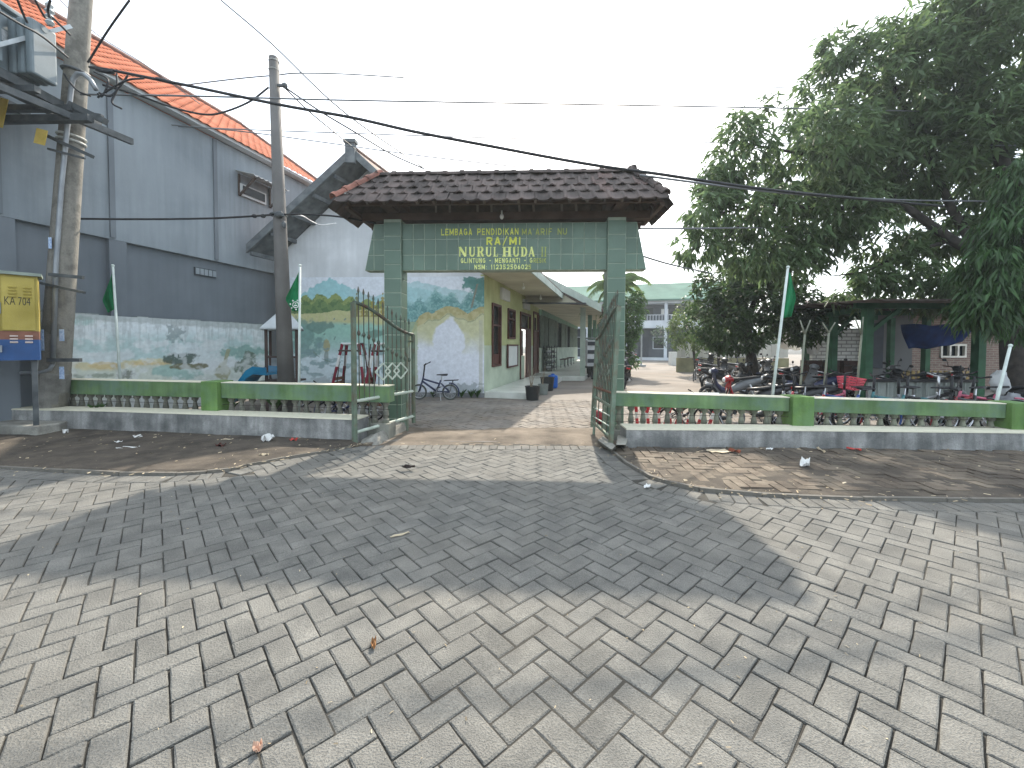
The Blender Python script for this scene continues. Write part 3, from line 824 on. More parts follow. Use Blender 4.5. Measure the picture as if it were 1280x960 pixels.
def pantile():
    m_ = MB(); prof = [(-.105, .008), (-.085, .022), (-.062, .022), (-.042, .006), (.0, .0), (.06, .002), (.095, .010), (.108, .02)]
    L0, L1 = -.02, .275
    up = [(x, L0, z) for x, z in prof] + [(x, L1, z + .0) for x, z in prof]; dn = [(x, L0, z - .018) for x, z in prof] + [(x, L1, z - .018) for x, z in prof]
    n = len(prof); fs = []
    for i in range(n - 1):
        fs += [(i, i + 1, n + i + 1, n + i), (2 * n + i + 1, 2 * n + i, 3 * n + i, 3 * n + i + 1), (i + 1, i, 2 * n + i, 2 * n + i + 1)]
    m_.add(up + dn, fs); me = m_.mesh('tile'); return me
tm0 = pantile(); tm0.materials.append(roof_m)
tm1 = pantile(); tm1.materials.append(roofr_m)
def tile_plane(p_eave0, p_eave1, p_top0, p_top1, rows, tw=0.205, red=0.04):
    """rows of tiles on the roof plane between its eave and its top edge"""
    p0, p1, t0, t1 = [Vector(p) for p in (p_eave0, p_eave1, p_top0, p_top1)]
    ux = (p1 - p0).normalized(); up = ((t0 + t1) / 2 - (p0 + p1) / 2); up = (up - ux * up.dot(ux)); SL = up.length; up.normalize(); nn = ux.cross(up)
    ex = SL / rows
    for r in range(rows):
        f = (r + .15) / rows; fa = (r + .75) / rows
        a = p0 + (t0 - p0) * fa; b = p1 + (t1 - p1) * fa
        xa = (a - p0).dot(ux); xb = (b - p0).dot(ux); n = max(1, round((xb - xa) / tw)); off = ((xb - xa) - n * tw) / 2
        for i in range(n):
            x = xa + off + tw * (i + .5); base = p0 + ux * x + up * (ex * r - .03 - (.05 if r == 0 else 0)) + nn * (.045 + random.gauss(0, .004))
            tilt = R(-4.2 + random.gauss(0, 1.1))
            m3 = Matrix((ux, up, nn)).transposed().to_4x4()
            M_ = Matrix.Translation(base) @ m3 @ Matrix.Rotation(random.gauss(0, .02), 4, 'Z') @ Matrix.Rotation(tilt, 4, 'X')
            piece('tile', tm1 if random.random() < red else tm0, rf, M_)
E = lambda x, y: A3(x, y, EH)
tile_plane(E(-EX, -EY), E(EXR, -EY), A3(-RX_, 0, RH), A3(RX_, 0, RH), 4, red=.05)
tile_plane(E(EXR, EY), E(-EX, EY), A3(RX_, 0, RH), A3(-RX_, 0, RH), 4)
tile_plane(E(-EX, EY), E(-EX, -EY), A3(-RX_, 0, RH), A3(-RX_, 0, RH), 4)
tile_plane(E(EXR, -EY), E(EXR, EY), A3(RX_, 0, RH), A3(RX_, 0, RH), 4)
def cap_mesh():
    m_ = MB(); n = 7
    for (y0, y1, r) in ((0, .30, .068), (-.03, .035, .082)):
        vs = []
        for y in (y0, y1):
            for rr in (r, r - .014):
                for i in range(n):
                    t = math.pi * i / (n - 1); vs.append((rr * math.cos(t), y, rr * math.sin(t) * .95))
        fs = []
        for i in range(n - 1):
            fs += [(i, i + 1, 2 * n + i + 1, 2 * n + i), (n + i + 1, n + i, 3 * n + i, 3 * n + i + 1), (i + 1, i, n + i, n + i + 1), (2 * n + i, 2 * n + i + 1, 3 * n + i + 1, 3 * n + i)]
        m_.add(vs, fs)
    return m_.mesh('ridge_cap')
rc0 = cap_mesh(); rc0.materials.append(roof_m)
rc1 = cap_mesh(); rc1.materials.append(mat('terracotta ridge tile', (0.25, 0.10, 0.07), 0.8, col2=(0.34, 0.15, 0.11), scale=5, fine=.1, rand=.1, world=True, stain=(.08, .05, .045), stain_amt=.5, stain_scale=6))
def caps(a, b, spacing, me, fn=None):
    a, b = Vector(a), Vector(b); d = (b - a).normalized(); L = (b - a).length; n = max(1, round(L / spacing))
    up = Vector((0, 0, 1)); up = (up - d * up.dot(d)).normalized(); x = d.cross(up)
    m3 = Matrix((x, d, up)).transposed().to_4x4()
    for i in range(n):
        p = a + d * (L * i / n) + up * (.012 + .004 * (i % 2))
        piece('ridge_cap', fn(i) if fn else me, rf, Matrix.Translation(p) @ m3)
caps(A3(-RX_ - .02, 0, RH + .01), A3(RX_ + .05, 0, RH + .01), .268, rc0)
caps(A3(-EX + .05, -EY + .02, EH + .06), A3(-RX_, 0, RH + .03), .24, rc1)
caps(A3(EXR - .06, -EY + .05, EH + .07), A3(RX_, 0, RH + .03), .24, rc0, lambda i: rc0)
caps(A3(EXR - .06, EY - .03, EH + .05), A3(RX_, 0, RH + .03), .24, rc0)
caps(A3(-EX - .03, EY + .03, EH + .05), A3(-RX_, 0, RH + .03), .24, rc0)
# timber under the roof
def beam_part(name, a, b, w, h, m): return MB().beam(a, b, w, h).build(name, m, arch)
beam_part('beam', A3(-2.25, -.0, 3.425), A3(2.25, -.0, 3.425), .14, .115, brownbeam_m)
for y in (-.47, .47): beam_part('purlin', A3(-2.3, y, 3.50), A3(2.3, y, 3.50), .06, .07, brownbeam_m)
for sx in (-1, 1):
    beam_part('beam', A3(sx * 1.735, -.5, 3.52), A3(sx * 1.735, .5, 3.52), .12, .075, brownbeam_m)
    beam_part('purlin', A3(sx * 2.3, -.5, 3.435), A3(sx * 2.3, .5, 3.435), .06, .05, brownbeam_m)
    MB().box(A3(sx * 1.735, 0, 3.62), (.34, .42, .16), M=AROT).build('beam_block', brownbeam_m, arch)
raft = mat('pale rafter edge', (0.17, 0.14, 0.12), 0.8, scale=6, var=.25, world=True)
for i in range(19):
    x = -2.2 + 4.4 * i / 18
    for sy in (-1, 1):
        beam_part('rafter', A3(x, sy * .60, EH - .022), A3(x * .9, sy * .06, RH - .125), .035, .05, raft if i % 3 else wood_m)
bulb_m = mat('white bulb glass', (0.75, 0.75, 0.7), 0.3, var=.03, bump=0)
MB().cyl(A3(-.03, -.09, 3.50), A3(-.03, -.09, 3.44), .012).ball(A3(-.03, -.09, 3.405), (.032, .032, .045)).build('lamp_bulb', bulb_m, arch, smooth=True)

ASC = 1.062
arch.location = (arch_c.x * ASC, arch_c.y * ASC, CAMZ * (1 - ASC)); arch.scale = (ASC,) * 3
# ================================================================== GATE LEAVES
gate_m = mat('grey green gate paint', (0.115, 0.165, 0.12), 0.5, col2=(0.17, 0.225, 0.17), scale=6, fine=0.1, rand=0.1, metal=0.2, bump=0.1, bscale=120, world=True,
             stain=(0.14, 0.07, 0.04), stain_amt=0.45, stain_scale=7)
gated_m = mat('darker gate bar paint', (0.06, 0.085, 0.065), 0.55, col2=(0.10, 0.13, 0.10), scale=7, fine=0.1, metal=0.2, bump=0.1, world=True, stain=(0.12, 0.05, 0.03), stain_amt=0.6, stain_scale=9)
rust_m = mat('rusty gate bar', (0.11, 0.06, 0.04), 0.8, col2=(0.17, 0.09, 0.06), scale=12, fine=0.15, bump=0.2)
palegate_m = mat('pale painted gate ornament', (0.42, 0.47, 0.40), 0.6, scale=9, var=.15)
def gate_leaf(label, A, B, htA, htB, lean, ornament, mid=(.6, .6), bot=(.155, .155)):
    A, B = Vector((A.x, A.y, 0)), Vector((B.x, B.y, 0)); d = (B - A).normalized(); L = (B - A).length
    t = thing('gate_leaf', label, 'gate', tuple(A))
    n = Vector((-d.y, d.x, 0))
    def Q(s, z): return A + d * s + Vector((lean * z, 0, z))
    def ZM(s): return mid[0] + (mid[1] - mid[0]) * s / L
    def ZL(s): return bot[0] + (bot[1] - bot[0]) * s / L
    def top(s):
        u = max(0, min(1, s / L)); k = u * u * (3 - 2 * u); return htA + (htB - htA) * (0.15 * u + .85 * k)
    def bar(name, a, b, r, m=gate_m, n_=8): return MB().cyl(a, b, r, n=n_).build(name, m, t)
    MB().beam(Q(0, -.01), Q(0, htA), .055, .055, up=n).build('hinge_post', gate_m, t)
    MB().beam(Q(L, .13), Q(L, htB), .045, .045, up=n).build('end_post', gate_m, t)
    MB().tube([Q(L * i / 24, top(L * i / 24)) for i in range(25)], .026, 8).build('top_rail', gated_m, t, smooth=True)
    bar('mid_rail', Q(0, ZM(0)), Q(L, ZM(L)), .025, palegate_m if ornament else gate_m)
    bar('bottom_rail', Q(0, ZL(0)), Q(L, ZL(L)), .025, palegate_m if ornament else gate_m)
    nb = 13
    for i in range(1, nb):
        s = L * i / nb; zt = top(s) + .17
        m_ = MB().tube([Q(s, ZM(s)), Q(s, zt)], .0085, 6)
        for zk in (top(s) - .42, ): m_.lathe([(.004, -.05), (.02, -.02), (.026, 0), (.02, .02), (.004, .05)], Q(s, zk), 6)
        m_.lathe([(.004, -.03), (.014, -.01), (.017, .01), (.004, .07)], Q(s, zt), 6)
        m_.build('bar', gated_m, t)
    for i in range(3, nb, 3):
        s = L * i / nb; bar('lower_bar', Q(s, ZL(s)), Q(s, ZM(s)), .008, gated_m, 6)
    bar('inner_post', Q(L * .88, .02), Q(L * .88, top(L * .88)), .02)
    bar('short_rail', Q(L * .88, top(L) - .11), Q(L, top(L) - .11), .016)
    for k in range(3):
        s0 = L * (.44 + .155 * k); z0 = 1.0; hw, hh = .135, .125; yo = n * (-.02 - .004 * (k % 2))
        pts = [Q(s0 - hw, z0) + yo, Q(s0, z0 + hh) + yo, Q(s0 + hw, z0) + yo, Q(s0, z0 - hh) + yo]
        m_ = MB()
        for a, b in zip(pts, pts[1:] + pts[:1]): m_.beam(a, b, .022, .012, up=n)
        m_.build('diamond', palegate_m, t)
    if not ornament:
        bar('rusty_rail', Q(0, .76), Q(L, .76), .02, rust_m)
        for zz in (.30, .44): bar('thin_rail', Q(0, zz), Q(L, zz), .01, palegate_m, 6)
    return t
gl = gate_leaf('left iron gate leaf swung open, lower end toward the courtyard', G(443.5, 554.5), P(517, 500, 6.60), 2.0, 1.572, -.004, True, (.60, .652), (.155, .242))
gr = gate_leaf('right iron gate leaf seen nearly edge on, with rusty rail', G(763, 562), P(740, 500, 6.34), 1.93, 1.505, .045, False, (.57, .61), (.155, .22))
blk_m = mat('rough concrete block', (0.23, 0.225, 0.20), 0.9, col2=(0.33, 0.32, 0.28), scale=5, fine=0.15, fscale=50, bump=0.6, stain=(.11, .10, .09), stain_amt=.5, stain_scale=4)
a_, b_, c_, d_ = G(448, 556.5), G(473, 555), G(509, 538), G(488, 537)
m_ = MB(); lo = [Vector((p.x, p.y, -.02)) for p in (a_, b_, c_, d_)]; hi = [G(447, 545, .10) + Vector((.03, .06, 0)), G(471, 541, .13), G(506, 528, .13), G(489, 527, .13)]
hi[0].z = .03
m_.loft([lo, hi]); tag(m_.build('concrete_ramp', blk_m, bevel=.012), 'rough concrete ramp block under the left gate leaf', 'block')
m_ = MB().loft([[G(746, 553, -.02), G(764, 565, -.02), G(771, 561, -.02), G(754, 546, -.02)], [G(747, 550, .1), G(764, 562, .1), G(770, 557, .1), G(754, 545, .1)]])
tag(m_.build('concrete_sill', blk_m, bevel=.01), 'narrow dark concrete sill under the right gate leaf', 'block')
m_ = MB().loft([[G(770, 558, -.02), G(783, 560, -.02), G(786, 546, -.02), G(772, 545, -.02)], [G(770, 556, .13), G(782, 556, .13), G(786, 545, .13), G(772, 544, .13)]])
tag(m_.build('concrete_plinth', blk_m, bevel=.01), 'short concrete plinth between the right gate leaf and kerb wall', 'block')
ballm = mat('dark red rubber', (0.22, 0.02, 0.03), 0.45, var=.2, bump=.05)
bp_ = G(752, 535)
tag(MB().ball((bp_.x + .06, bp_.y + .35, .135), (.14, .13, .135), 16, 12).build('ball', ballm, smooth=True), 'dark red ball behind the bars of the right gate', 'ball')
# ================================================================== SCHOOL HOUSE WITH MURAL GABLE
mural_m = paint_mat('mural paint')
white_m = mat('chalky white wall', (0.70, 0.73, 0.75), 0.9, col2=(0.76, 0.78, 0.80), scale=1.2, fine=0.04, bump=0.2, streak=0.12, stain=(0.58, 0.60, 0.61), stain_amt=.5, stain_scale=1.6)
lime_m = mat('lime green wall', (0.44, 0.48, 0.23), 0.85, col2=(0.52, 0.55, 0.29), scale=1.5, fine=0.05, streak=0.12)
mint_m = mat('pale mint tiles', (0.42, 0.50, 0.38), 0.5, col2=(0.50, 0.57, 0.45), scale=2, fine=0.05, spec=.4)
soffit_m = mat('cream soffit board', (0.55, 0.50, 0.36), 0.85, col2=(0.62, 0.58, 0.44), scale=1, fine=.04)
porch_m = mat('white floor tile', (0.55, 0.57, 0.52), 0.35, col2=(0.63, 0.65, 0.60), scale=2, fine=.05, spec=.4)
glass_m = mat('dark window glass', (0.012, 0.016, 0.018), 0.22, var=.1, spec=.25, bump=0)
brownw_m = mat('red brown joinery', (0.075, 0.026, 0.020), 0.5, col2=(0.11, 0.04, 0.03), scale=5, fine=.08)
fascia_m = mat('white green fascia', (0.42, 0.50, 0.44), 0.7, col2=(0.52, 0.58, 0.52), scale=3, fine=.06, streak=.15)
rooft_m = mat('dark terracotta roofing', (0.10, 0.06, 0.05), 0.85, col2=(0.17, 0.10, 0.08), scale=2.5, fine=.15, bump=.4)
grey_timber = mat('grey weathered timber', (0.12, 0.135, 0.145), 0.85, col2=(0.19, 0.205, 0.21), scale=5, fine=.12, world=True)
dkplinth_m = mat('grey wall plinth', (0.24, 0.25, 0.26), 0.9, scale=4, var=.2, fine=.12, stain=(.12, .13, .12), stain_amt=.5, stain_scale=5)
C0 = Vector((-0.75, 10.9, 0)); C1 = Vector((-6.35, 11.25, 0))         # gable wall, corner and far end
gd = (C0 - C1).normalized(); GLn = (C0 - C1).length; gn = Vector((-gd.y, gd.x, 0))
school = thing('school_house', 'low school house with painted gable wall and lime green side', 'building', tuple(C0))
apexX = -4.06
def gab_top(x):     # underside line of the gable roof
    a = apexX + .16; x = np.asarray(x)
    return np.where(x < a, 6.20 - .907 * (a - x), np.maximum(6.20 - .89 * (x - a), 3.32))
xs = [C1.x, apexX + .16, -1.1, C0.x]
gw = MB(); poly = []
for x in xs:
    f = (x - C1.x) / (C0.x - C1.x); p = C1 + (C0 - C1) * f; poly.append(p + Vector((0, 0, float(gab_top(x)) - .05)))
poly = [C1 + Vector((0, 0, -.02)), C0 + Vector((0, 0, -.02))] + poly[::-1]
gwall = gw.extrude([p + gn * .02 for p in poly], gn * .2).build('gable_wall', white_m, school)
# the painted picture on it: coloured paint on a sheet 2 cm in front of the masonry
def blob(x, y, cx_, cy_, rx, ry, seed, rough=.5, sc=.12):
    d = np.sqrt(((x - cx_) / rx) ** 2 + ((y - cy_) / ry) ** 2) + (fbm(x * sc, y * sc, seed, 5) - .5) * rough * 2
    return np.clip((1 - d) * 6, 0, 1)
def lay(c, mask, col, a=1.0):
    m_ = (mask * a)[:, None]; return c * (1 - m_) + np.array(col) * m_
def sst(x, a, b): t = np.clip((x - a) / (b - a), 0, 1); return t * t * (3 - 2 * t)
def mural(x, y):
    n1 = fbm(x * .05, y * .05, 11, 5); n2 = fbm(x * .25, y * .25, 12, 5); n3 = fbm(x * .6, y * .6, 13, 3)
    c = np.tile(np.array([.70, .74, .78]), (len(x), 1)) * (0.94 + .12 * n1)[:, None]
    c = lay(c, sst(y, 300, 350), (.66, .70, .76), .7)
    # teal mountains
    m1 = np.minimum.reduce([np.abs(x - 412) * .55 + 348, 0 * x + 500]) + (n2 - .5) * 8 + np.where(x > 412, (x - 412) * -.12, 0)
    c = lay(c, (y > m1) & (x < 470), (.24, .52, .54), .8)
    c = lay(c, sst(x, 425, 465) * (y > m1), (.45, .52, .56), .7)
    m2 = 358 + (x - 500) ** 2 * .0035 + (n2 - .5) * 6; m2 = np.where(x < 500, 358 + (500 - x) * .42, m2)
    c = lay(c, (y > m2) & (x > 452), (.30, .55, .57), .7)
    m3 = 352 + np.abs(x - 520) * .2 + (n2 - .5) * 5
    c = lay(c, (y > m3) & (x > 505), (.34, .55, .57), .7)
    # left panel
    lf = x < 500
    bush = 378 - 7 * np.abs(np.sin(x * .16 + .4)) - 4 * np.sin((x - 370) * .045) + (n2 - .5) * 5
    c = lay(c, lf & (y > bush), (.16, .24, .10)); c = lay(c, lf & (y > bush) & (y < bush + 7), (.30, .36, .13), .7)
    c = lay(c, (n2 > .55) & lf & (y > bush), (.07, .13, .06), .6)
    fld = 393 + (n1 - .5) * 8 - (x - 375) * .07
    c = lay(c, lf & (y > fld), (.50, .48, .27), 1); c = lay(c, lf & (y > fld) & (n2 > .5), (.44, .45, .22), .6)
    tq = 401 + (n1 - .5) * 10 + np.maximum(0, x - 440) * .05
    c = lay(c, lf * sst(y - tq, 0, 6), (.30, .50, .42)); c = lay(c, lf * sst(y, 415, 440), (.38, .52, .50), .9)
    c = lay(c, lf * sst(y, 432, 450), (.60, .68, .72), .9)
    for k in range(8):
        cx_ = 446 + k * 6.2 + (k % 2) * 1.5; hgt = 366 + (k * 7 % 5) * 4
        w_ = np.clip((y - hgt) / 12, 0, 1) * 2.6 + np.sin(y * 1.1) * .9
        c = lay(c, (np.abs(x - cx_) < w_) & (y > hgt) & (y < 396), (.30, .24, .06) if k % 2 else (.17, .17, .06), .9)
    c = lay(c, blob(x, y, 379, 425, 22, 26, 21, .7), (.15, .26, .24), .75)
    c = lay(c, blob(x, y, 398, 408, 14, 9, 22, .7), (.13, .22, .19), .8)
    c = lay(c, blob(x, y, 470, 417, 14, 6, 23, .6), (.12, .22, .18), .8)
    c = lay(c, blob(x, y, 408, 432, 4.5, 9, 24, .3), (.36, .33, .18), .9)
    c = lay(c, blob(x, y, 408, 446, 3, 9, 25, .3), (.22, .26, .24), .8)
    spots = sst(fbm(x * .11, y * .22, 31, 5), .56, .66) * (lf & (y > 428)) * (1 - sst(y, 465, 480))
    c = lay(c, spots.astype(float), (.20, .30, .31), .75)
    for (x0, y0, x1, y1, b) in ((405, 418, 418, 398, 4), (392, 440, 412, 452, 2), (430, 405, 452, 420, -5), (418, 424, 432, 398, -3)):
        tt = np.clip(((x - x0) * (x1 - x0) + (y - y0) * (y1 - y0)) / ((x1 - x0) ** 2 + (y1 - y0) ** 2), 0, 1)
        qx = x0 + (x1 - x0) * tt; qy = y0 + (y1 - y0) * tt + b * np.sin(tt * np.pi)
        c = lay(c, (np.hypot(x - qx, y - qy) < 1.0), (.17, .25, .22), .8)
    # right panel
    rt = x > 500
    top_ = 372 + 9 * np.sin(x * .09) * np.sin(x * .21) + (n2 - .5) * 16 - (x - 515) * .08
    bnd = 392 + 38 * np.clip((540 - x) / 28, 0, 1) ** 2 - 9 * np.abs(np.sin((x - 540) * .07)) + (n2 - .5) * 3
    treez = rt & (y > top_) & (y < bnd + 3)
    c = lay(c, treez * sst(y - top_, 0, 9), (.13, .30, .29), .9); c = lay(c, treez & (n3 > .52), (.28, .47, .46), .7); c = lay(c, treez & (n2 > .55), (.08, .20, .20), .6)
    for cx_, cy_, rx, ry in ((592, 356, 17, 7), (600, 364, 10, 12), (588, 351, 10, 5), (601, 352, 8, 6)): c = lay(c, blob(x, y, cx_, cy_, rx, ry, 40 + int(cx_), .6, .3), (.10, .24, .22), .95)
    c = lay(c, (np.abs(x - 593 + (y - 370) * .25) < 1.2) & (y > 355) & (y < 385), (.22, .22, .18))
    c = lay(c, rt & (y > bnd), (.40, .36, .18)); c = lay(c, rt & (y > bnd) & (n2 > .5), (.47, .43, .25), .7)
    fr = bnd + 9 + 4 * np.sin(x * .3) * .5
    pale = rt * sst(y - fr, 0, 3)
    c = lay(c, pale, (.52, .52, .33))
    lil = np.clip(sst(y + (n1 - .5) * 30, 415, 445) + blob(x, y, 560, 425, 20, 28, 50, .4, .08), 0, 1) * pale
    c = lay(c, lil, (.66, .69, .77), .95)
    c = lay(c, rt & (np.abs(y - fr - 2.5) < .7) & (x > 530), (.20, .24, .16), .6)
    c = lay(c, rt & (x < 520 + 4 * n2) & (y > 402), (.34, .40, .24), .7)
    c = lay(c, rt * (np.abs(x - 601) < 2.5) & (y > 400), (.42, .42, .34), .6)
    # damp patches along the foot
    c = lay(c, blob(x, y, 425, 490, 80, 16, 61, .8), (.30, .34, .35), .5); c = lay(c, blob(x, y, 580, 488, 26, 9, 62, .9, .3), (.20, .24, .24), .6)
    c *= (0.88 + .24 * n2)[:, None] * (0.95 + .1 * n3)[:, None]
    return np.clip(c, 0.01, .9)
def mur_p(u, v):
    x = C1.x + (C0.x - C1.x) * u; y = C1.y + (C0.y - C1.y) * u
    z = 0.12 + 3.13 * v; z = np.minimum(z, gab_top(x) - .08)
    return np.stack([x, y, z], 1)
def mur_c(u, v):
    p = mur_p(u, v); rel = p - np.array([0, 0, CAMZ]); Rm = np.array(CROT)
    q = rel @ Rm
    return mural(CX + FPX * q[:, 0] / -q[:, 2], CY - FPX * q[:, 1] / -q[:, 2])
# a painted picture keeps its place on the wall: its layout is a function of the wall's own points
grid_paint('mural', mural_m, gwall, mur_p, mur_c, 340, 210)
MB().extrude([C1 - gn * .012, C0 - gn * .012, C0 - gn * .012 + Vector((0, 0, .115)), C1 - gn * .012 + Vector((0, 0, .115))], gn * .03).build('plinth', dkplinth_m, gwall)
# roof over it
rs = MB()
YF0, YB0 = 10.45, 17.5
ax_ = Vector((0.262, 1, 0))
def RP(x, z, y): return Vector((x + 0.262 * (y - 10.45), y, z))
prof = [(-6.76, 3.79), (apexX, 6.24), (-1.35, 3.81), (0.52, 3.34)]
for (xa, za), (xb, zb) in zip(prof[:-1], prof[1:]):
    rs.loft([[RP(xa, za, YF0), RP(xb, zb, YF0), RP(xb, zb + .1, YF0), RP(xa, za + .1, YF0)], [RP(xa, za, YB0), RP(xb, zb, YB0), RP(xb, zb + .1, YB0), RP(xa, za + .1, YB0)]])
sroof = rs.build('roof', grey_timber, school)
ov = MB()
for (xa, za), (xb, zb) in zip(prof[:-1], prof[1:]):
    ov.loft([[RP(xa, za + .104, YF0 + .02), RP(xb, zb + .104, YF0 + .02), RP(xb, zb + .16, YF0 + .02), RP(xa, za + .16, YF0 + .02)], [RP(xa, za + .104, YB0), RP(xb, zb + .104, YB0), RP(xb, zb + .16, YB0), RP(xa, za + .16, YB0)]])
ov.build('roof_covering', rooft_m, sroof)
for (xa, za), (xb, zb) in zip(prof[:2], prof[1:3]):
    MB().loft([[RP(xa, za - .06, YF0 - .06), RP(xb, zb - .06, YF0 - .06), RP(xb, zb + .16, YF0 - .06), RP(xa, za + .16, YF0 - .06)], [RP(xa, za - .06, YF0 - .003), RP(xb, zb - .06, YF0 - .003), RP(xb, zb + .16, YF0 - .003), RP(xa, za + .16, YF0 - .003)]]).build('bargeboard', grey_timber, sroof)
for k in range(6):
    f = k / 5.0; x = prof[0][0] + (prof[1][0] - prof[0][0]) * f; z = prof[0][1] + (prof[1][1] - prof[0][1]) * f
    MB().beam(RP(x + .05, z - .05, YF0 + .02), RP(x + .05, z - .05, YF0 + 1.3), .07, .1).build('purlin', grey_timber, sroof)
MB().box(RP(apexX, 6.22, YF0 - .09), (.24, .12, .50)).box(RP(apexX, 6.50, YF0 - .09), (.30, .2, .08)).build('finial_board', grey_timber, sroof)
# ridge tiles
for k in range(14):
    y = YF0 + .1 + k * .5
    MB().tube([RP(apexX, 6.38, y), RP(apexX, 6.38, y + .47)], .08, 8).build('ridge_cap', rooft_m, sroof)
# side wall facing the courtyard
sd_ = AD; SL = 7.7
def along(px): return (3.606 / (.262 - (px - 640) / 507.0) - 10.9) / .9673
wins = [(along(614.3), along(625.2), 0.78, 2.62), (along(634), along(643), 1.62, 2.62)]
doors = [(along(649.5), along(662.5), 0.02, 2.65), (along(666), along(672.5), 0.02, 2.85)]
holes = wins + doors
m_ = MB(); wall_open(m_, C0, sd_, SL, 1.40, 3.30, .2, holes); m_.build('wall', lime_m, school)
cuts = [0.0] + [d for q in doors for d in q[:2]] + [SL]
for a, b in zip(cuts[::2], cuts[1::2]):
    m_ = MB(); wall_open(m_, C0 + AR * .004 + sd_ * a, sd_, b - a, 0.12, 1.40, .2, [(h[0] - a, h[1] - a, h[2], h[3]) for h in wins if a < h[0] < b]); m_.build('lower_wall', mint_m, school)
def SWp(s, out, z): return C0 + sd_ * s + AR * out + Vector((0, 0, z))
def frame_box(mb, s0, s1, z0, z1, out, th, w):
    rz = math.atan2(sd_.y, sd_.x)
    for (a, b, c, d) in ((s0, s0 + w, z0, z1), (s1 - w, s1, z0, z1), (s0 + w, s1 - w, z0, z0 + w), (s0 + w, s1 - w, z1 - w, z1)):
        mb.box(SWp((a + b) / 2, out, (c + d) / 2), (b - a, th, d - c), rz=rz)
rzs = math.atan2(sd_.y, sd_.x)
for s0, s1, z0, z1 in wins:
    m_ = MB(); frame_box(m_, s0 + .003, s1 - .003, z0 + .003, z1 - .003, .0, .1, .06)
    m_.box(SWp((s0 + s1) / 2, 0, z0 + (z1 - z0) * .66), (s1 - s0 - .13, .06, .05), rz=rzs)
    w = m_.build('window', brownw_m, school)
    MB().box(SWp((s0 + s1) / 2, -.06, (z0 + z1) / 2), (s1 - s0 - .12, .012, z1 - z0 - .12), rz=rzs).build('pane', glass_m, w)
    if z0 < 1: MB().box(SWp((s0 + s1) / 2, -.03, z0 + .22), (s1 - s0 - .13, .03, .3), rz=rzs).build('panel', brownw_m, w)
for k, (s0, s1, z0, z1) in enumerate(doors):
    m_ = MB(); frame_box(m_, s0 + .003, s1 - .003, .10, z1 - .003, .0, .1, .07); m_.box(SWp((s0 + s1) / 2, 0, 2.05), (s1 - s0 - .15, .06, .06), rz=rzs)
    w = m_.build('door_frame', brownw_m, school)
    MB().box(SWp((s0 + s1) / 2, -.08, 2.36), (s1 - s0 - .15, .012, .55), rz=rzs).build('pane', glass_m, w)
    if k == 0:
        sm = s0 + (s1 - s0) * .5
        MB().box(SWp((sm + s1) / 2, .02, 1.07), (s1 - sm - .1, .05, 1.88), rz=rzs).build('door', brownw_m, w)
        MB().box(SWp((s0 + sm) / 2, -.08, 1.5), (sm - s0 - .1, .012, .95), rz=rzs).build('pane', glass_m, w)
        MB().box(SWp((s0 + sm) / 2, -.03, .57), (sm - s0 - .1, .05, .9), rz=rzs).build('panel', mint_m, w)
        MB().box(SWp((s0 + sm) / 2 - .1, -.06, 1.35), (.16, .012, .28), rz=rzs).build('notice', mat('white paper', (.75, .75, .72), .8, var=.04), w)
    else:
        MB().box(SWp((s0 + s1) / 2, -.04, 1.07), (s1 - s0 - .15, .05, 1.88), rz=rzs).build('door', brownw_m, w)
whitebox = mat('off white vent box', (0.55, 0.56, 0.54), 0.7, var=.06)
for px0, px1, za, zb in ((624.5, 634.5, 2.82, 3.16), (653, 660, 2.80, 3.14)):
    s0, s1 = along(px0), along(px1)
    v = MB().box(SWp((s0 + s1) / 2, .04, (za + zb) / 2), (s1 - s0, .08, zb - za), rz=rzs).build('vent_panel', whitebox, school)
# board on the wall
s0, s1 = along(632.5), along(645.3)
nb_ = thing('notice_board', 'brown framed white notice board under the second window', 'notice board', tuple(SWp((s0 + s1) / 2, .05, .68)))
m_ = MB(); frame_box(m_, s0, s1, .68, 1.44, .055, .05, .05); m_.build('frame', brownw_m, nb_)
MB().box(SWp((s0 + s1) / 2, .04, 1.06), (s1 - s0 - .1, .03, .66), rz=rzs).build('panel', mat('white board face', (.60, .62, .60), .5, var=.05), nb_)
# flat soffit and fascia under the eave, and porch floor
m_ = MB(); q = [SWp(-.55, -.02, 3.30), SWp(SL, -.02, 3.30), SWp(SL, 1.36, 3.28), SWp(-.55, 1.36, 3.28)]
m_.extrude(q, Vector((0, 0, .02))); m_.build('soffit', soffit_m, school)
m_ = MB(); q = [SWp(-.6, 1.37, 3.20), SWp(SL, 1.37, 3.20), SWp(SL, 1.37, 3.40), SWp(-.6, 1.37, 3.40)]; m_.extrude(q, AR * .04); m_.build('fascia', fascia_m, school)
m_ = MB(); q = [SWp(0, 0.004, 3.30), SWp(0, 1.30, 3.30), SWp(0, 1.30, 3.36), SWp(0, .004, 3.36)]
MB().box(SWp(SL / 2 - .25, .66, .06), (SL - .5, 1.3, .20), rz=rzs).build('porch_slab', porch_m, school, bevel=.008)
for s in (1.6, 4.4): MB().cyl(SWp(s, .7, 3.28), SWp(s, .7, 3.20), .02).ball(SWp(s, .7, 3.15), (.05, .05, .06)).build('lamp_bulb', bulb_m, school, smooth=True)

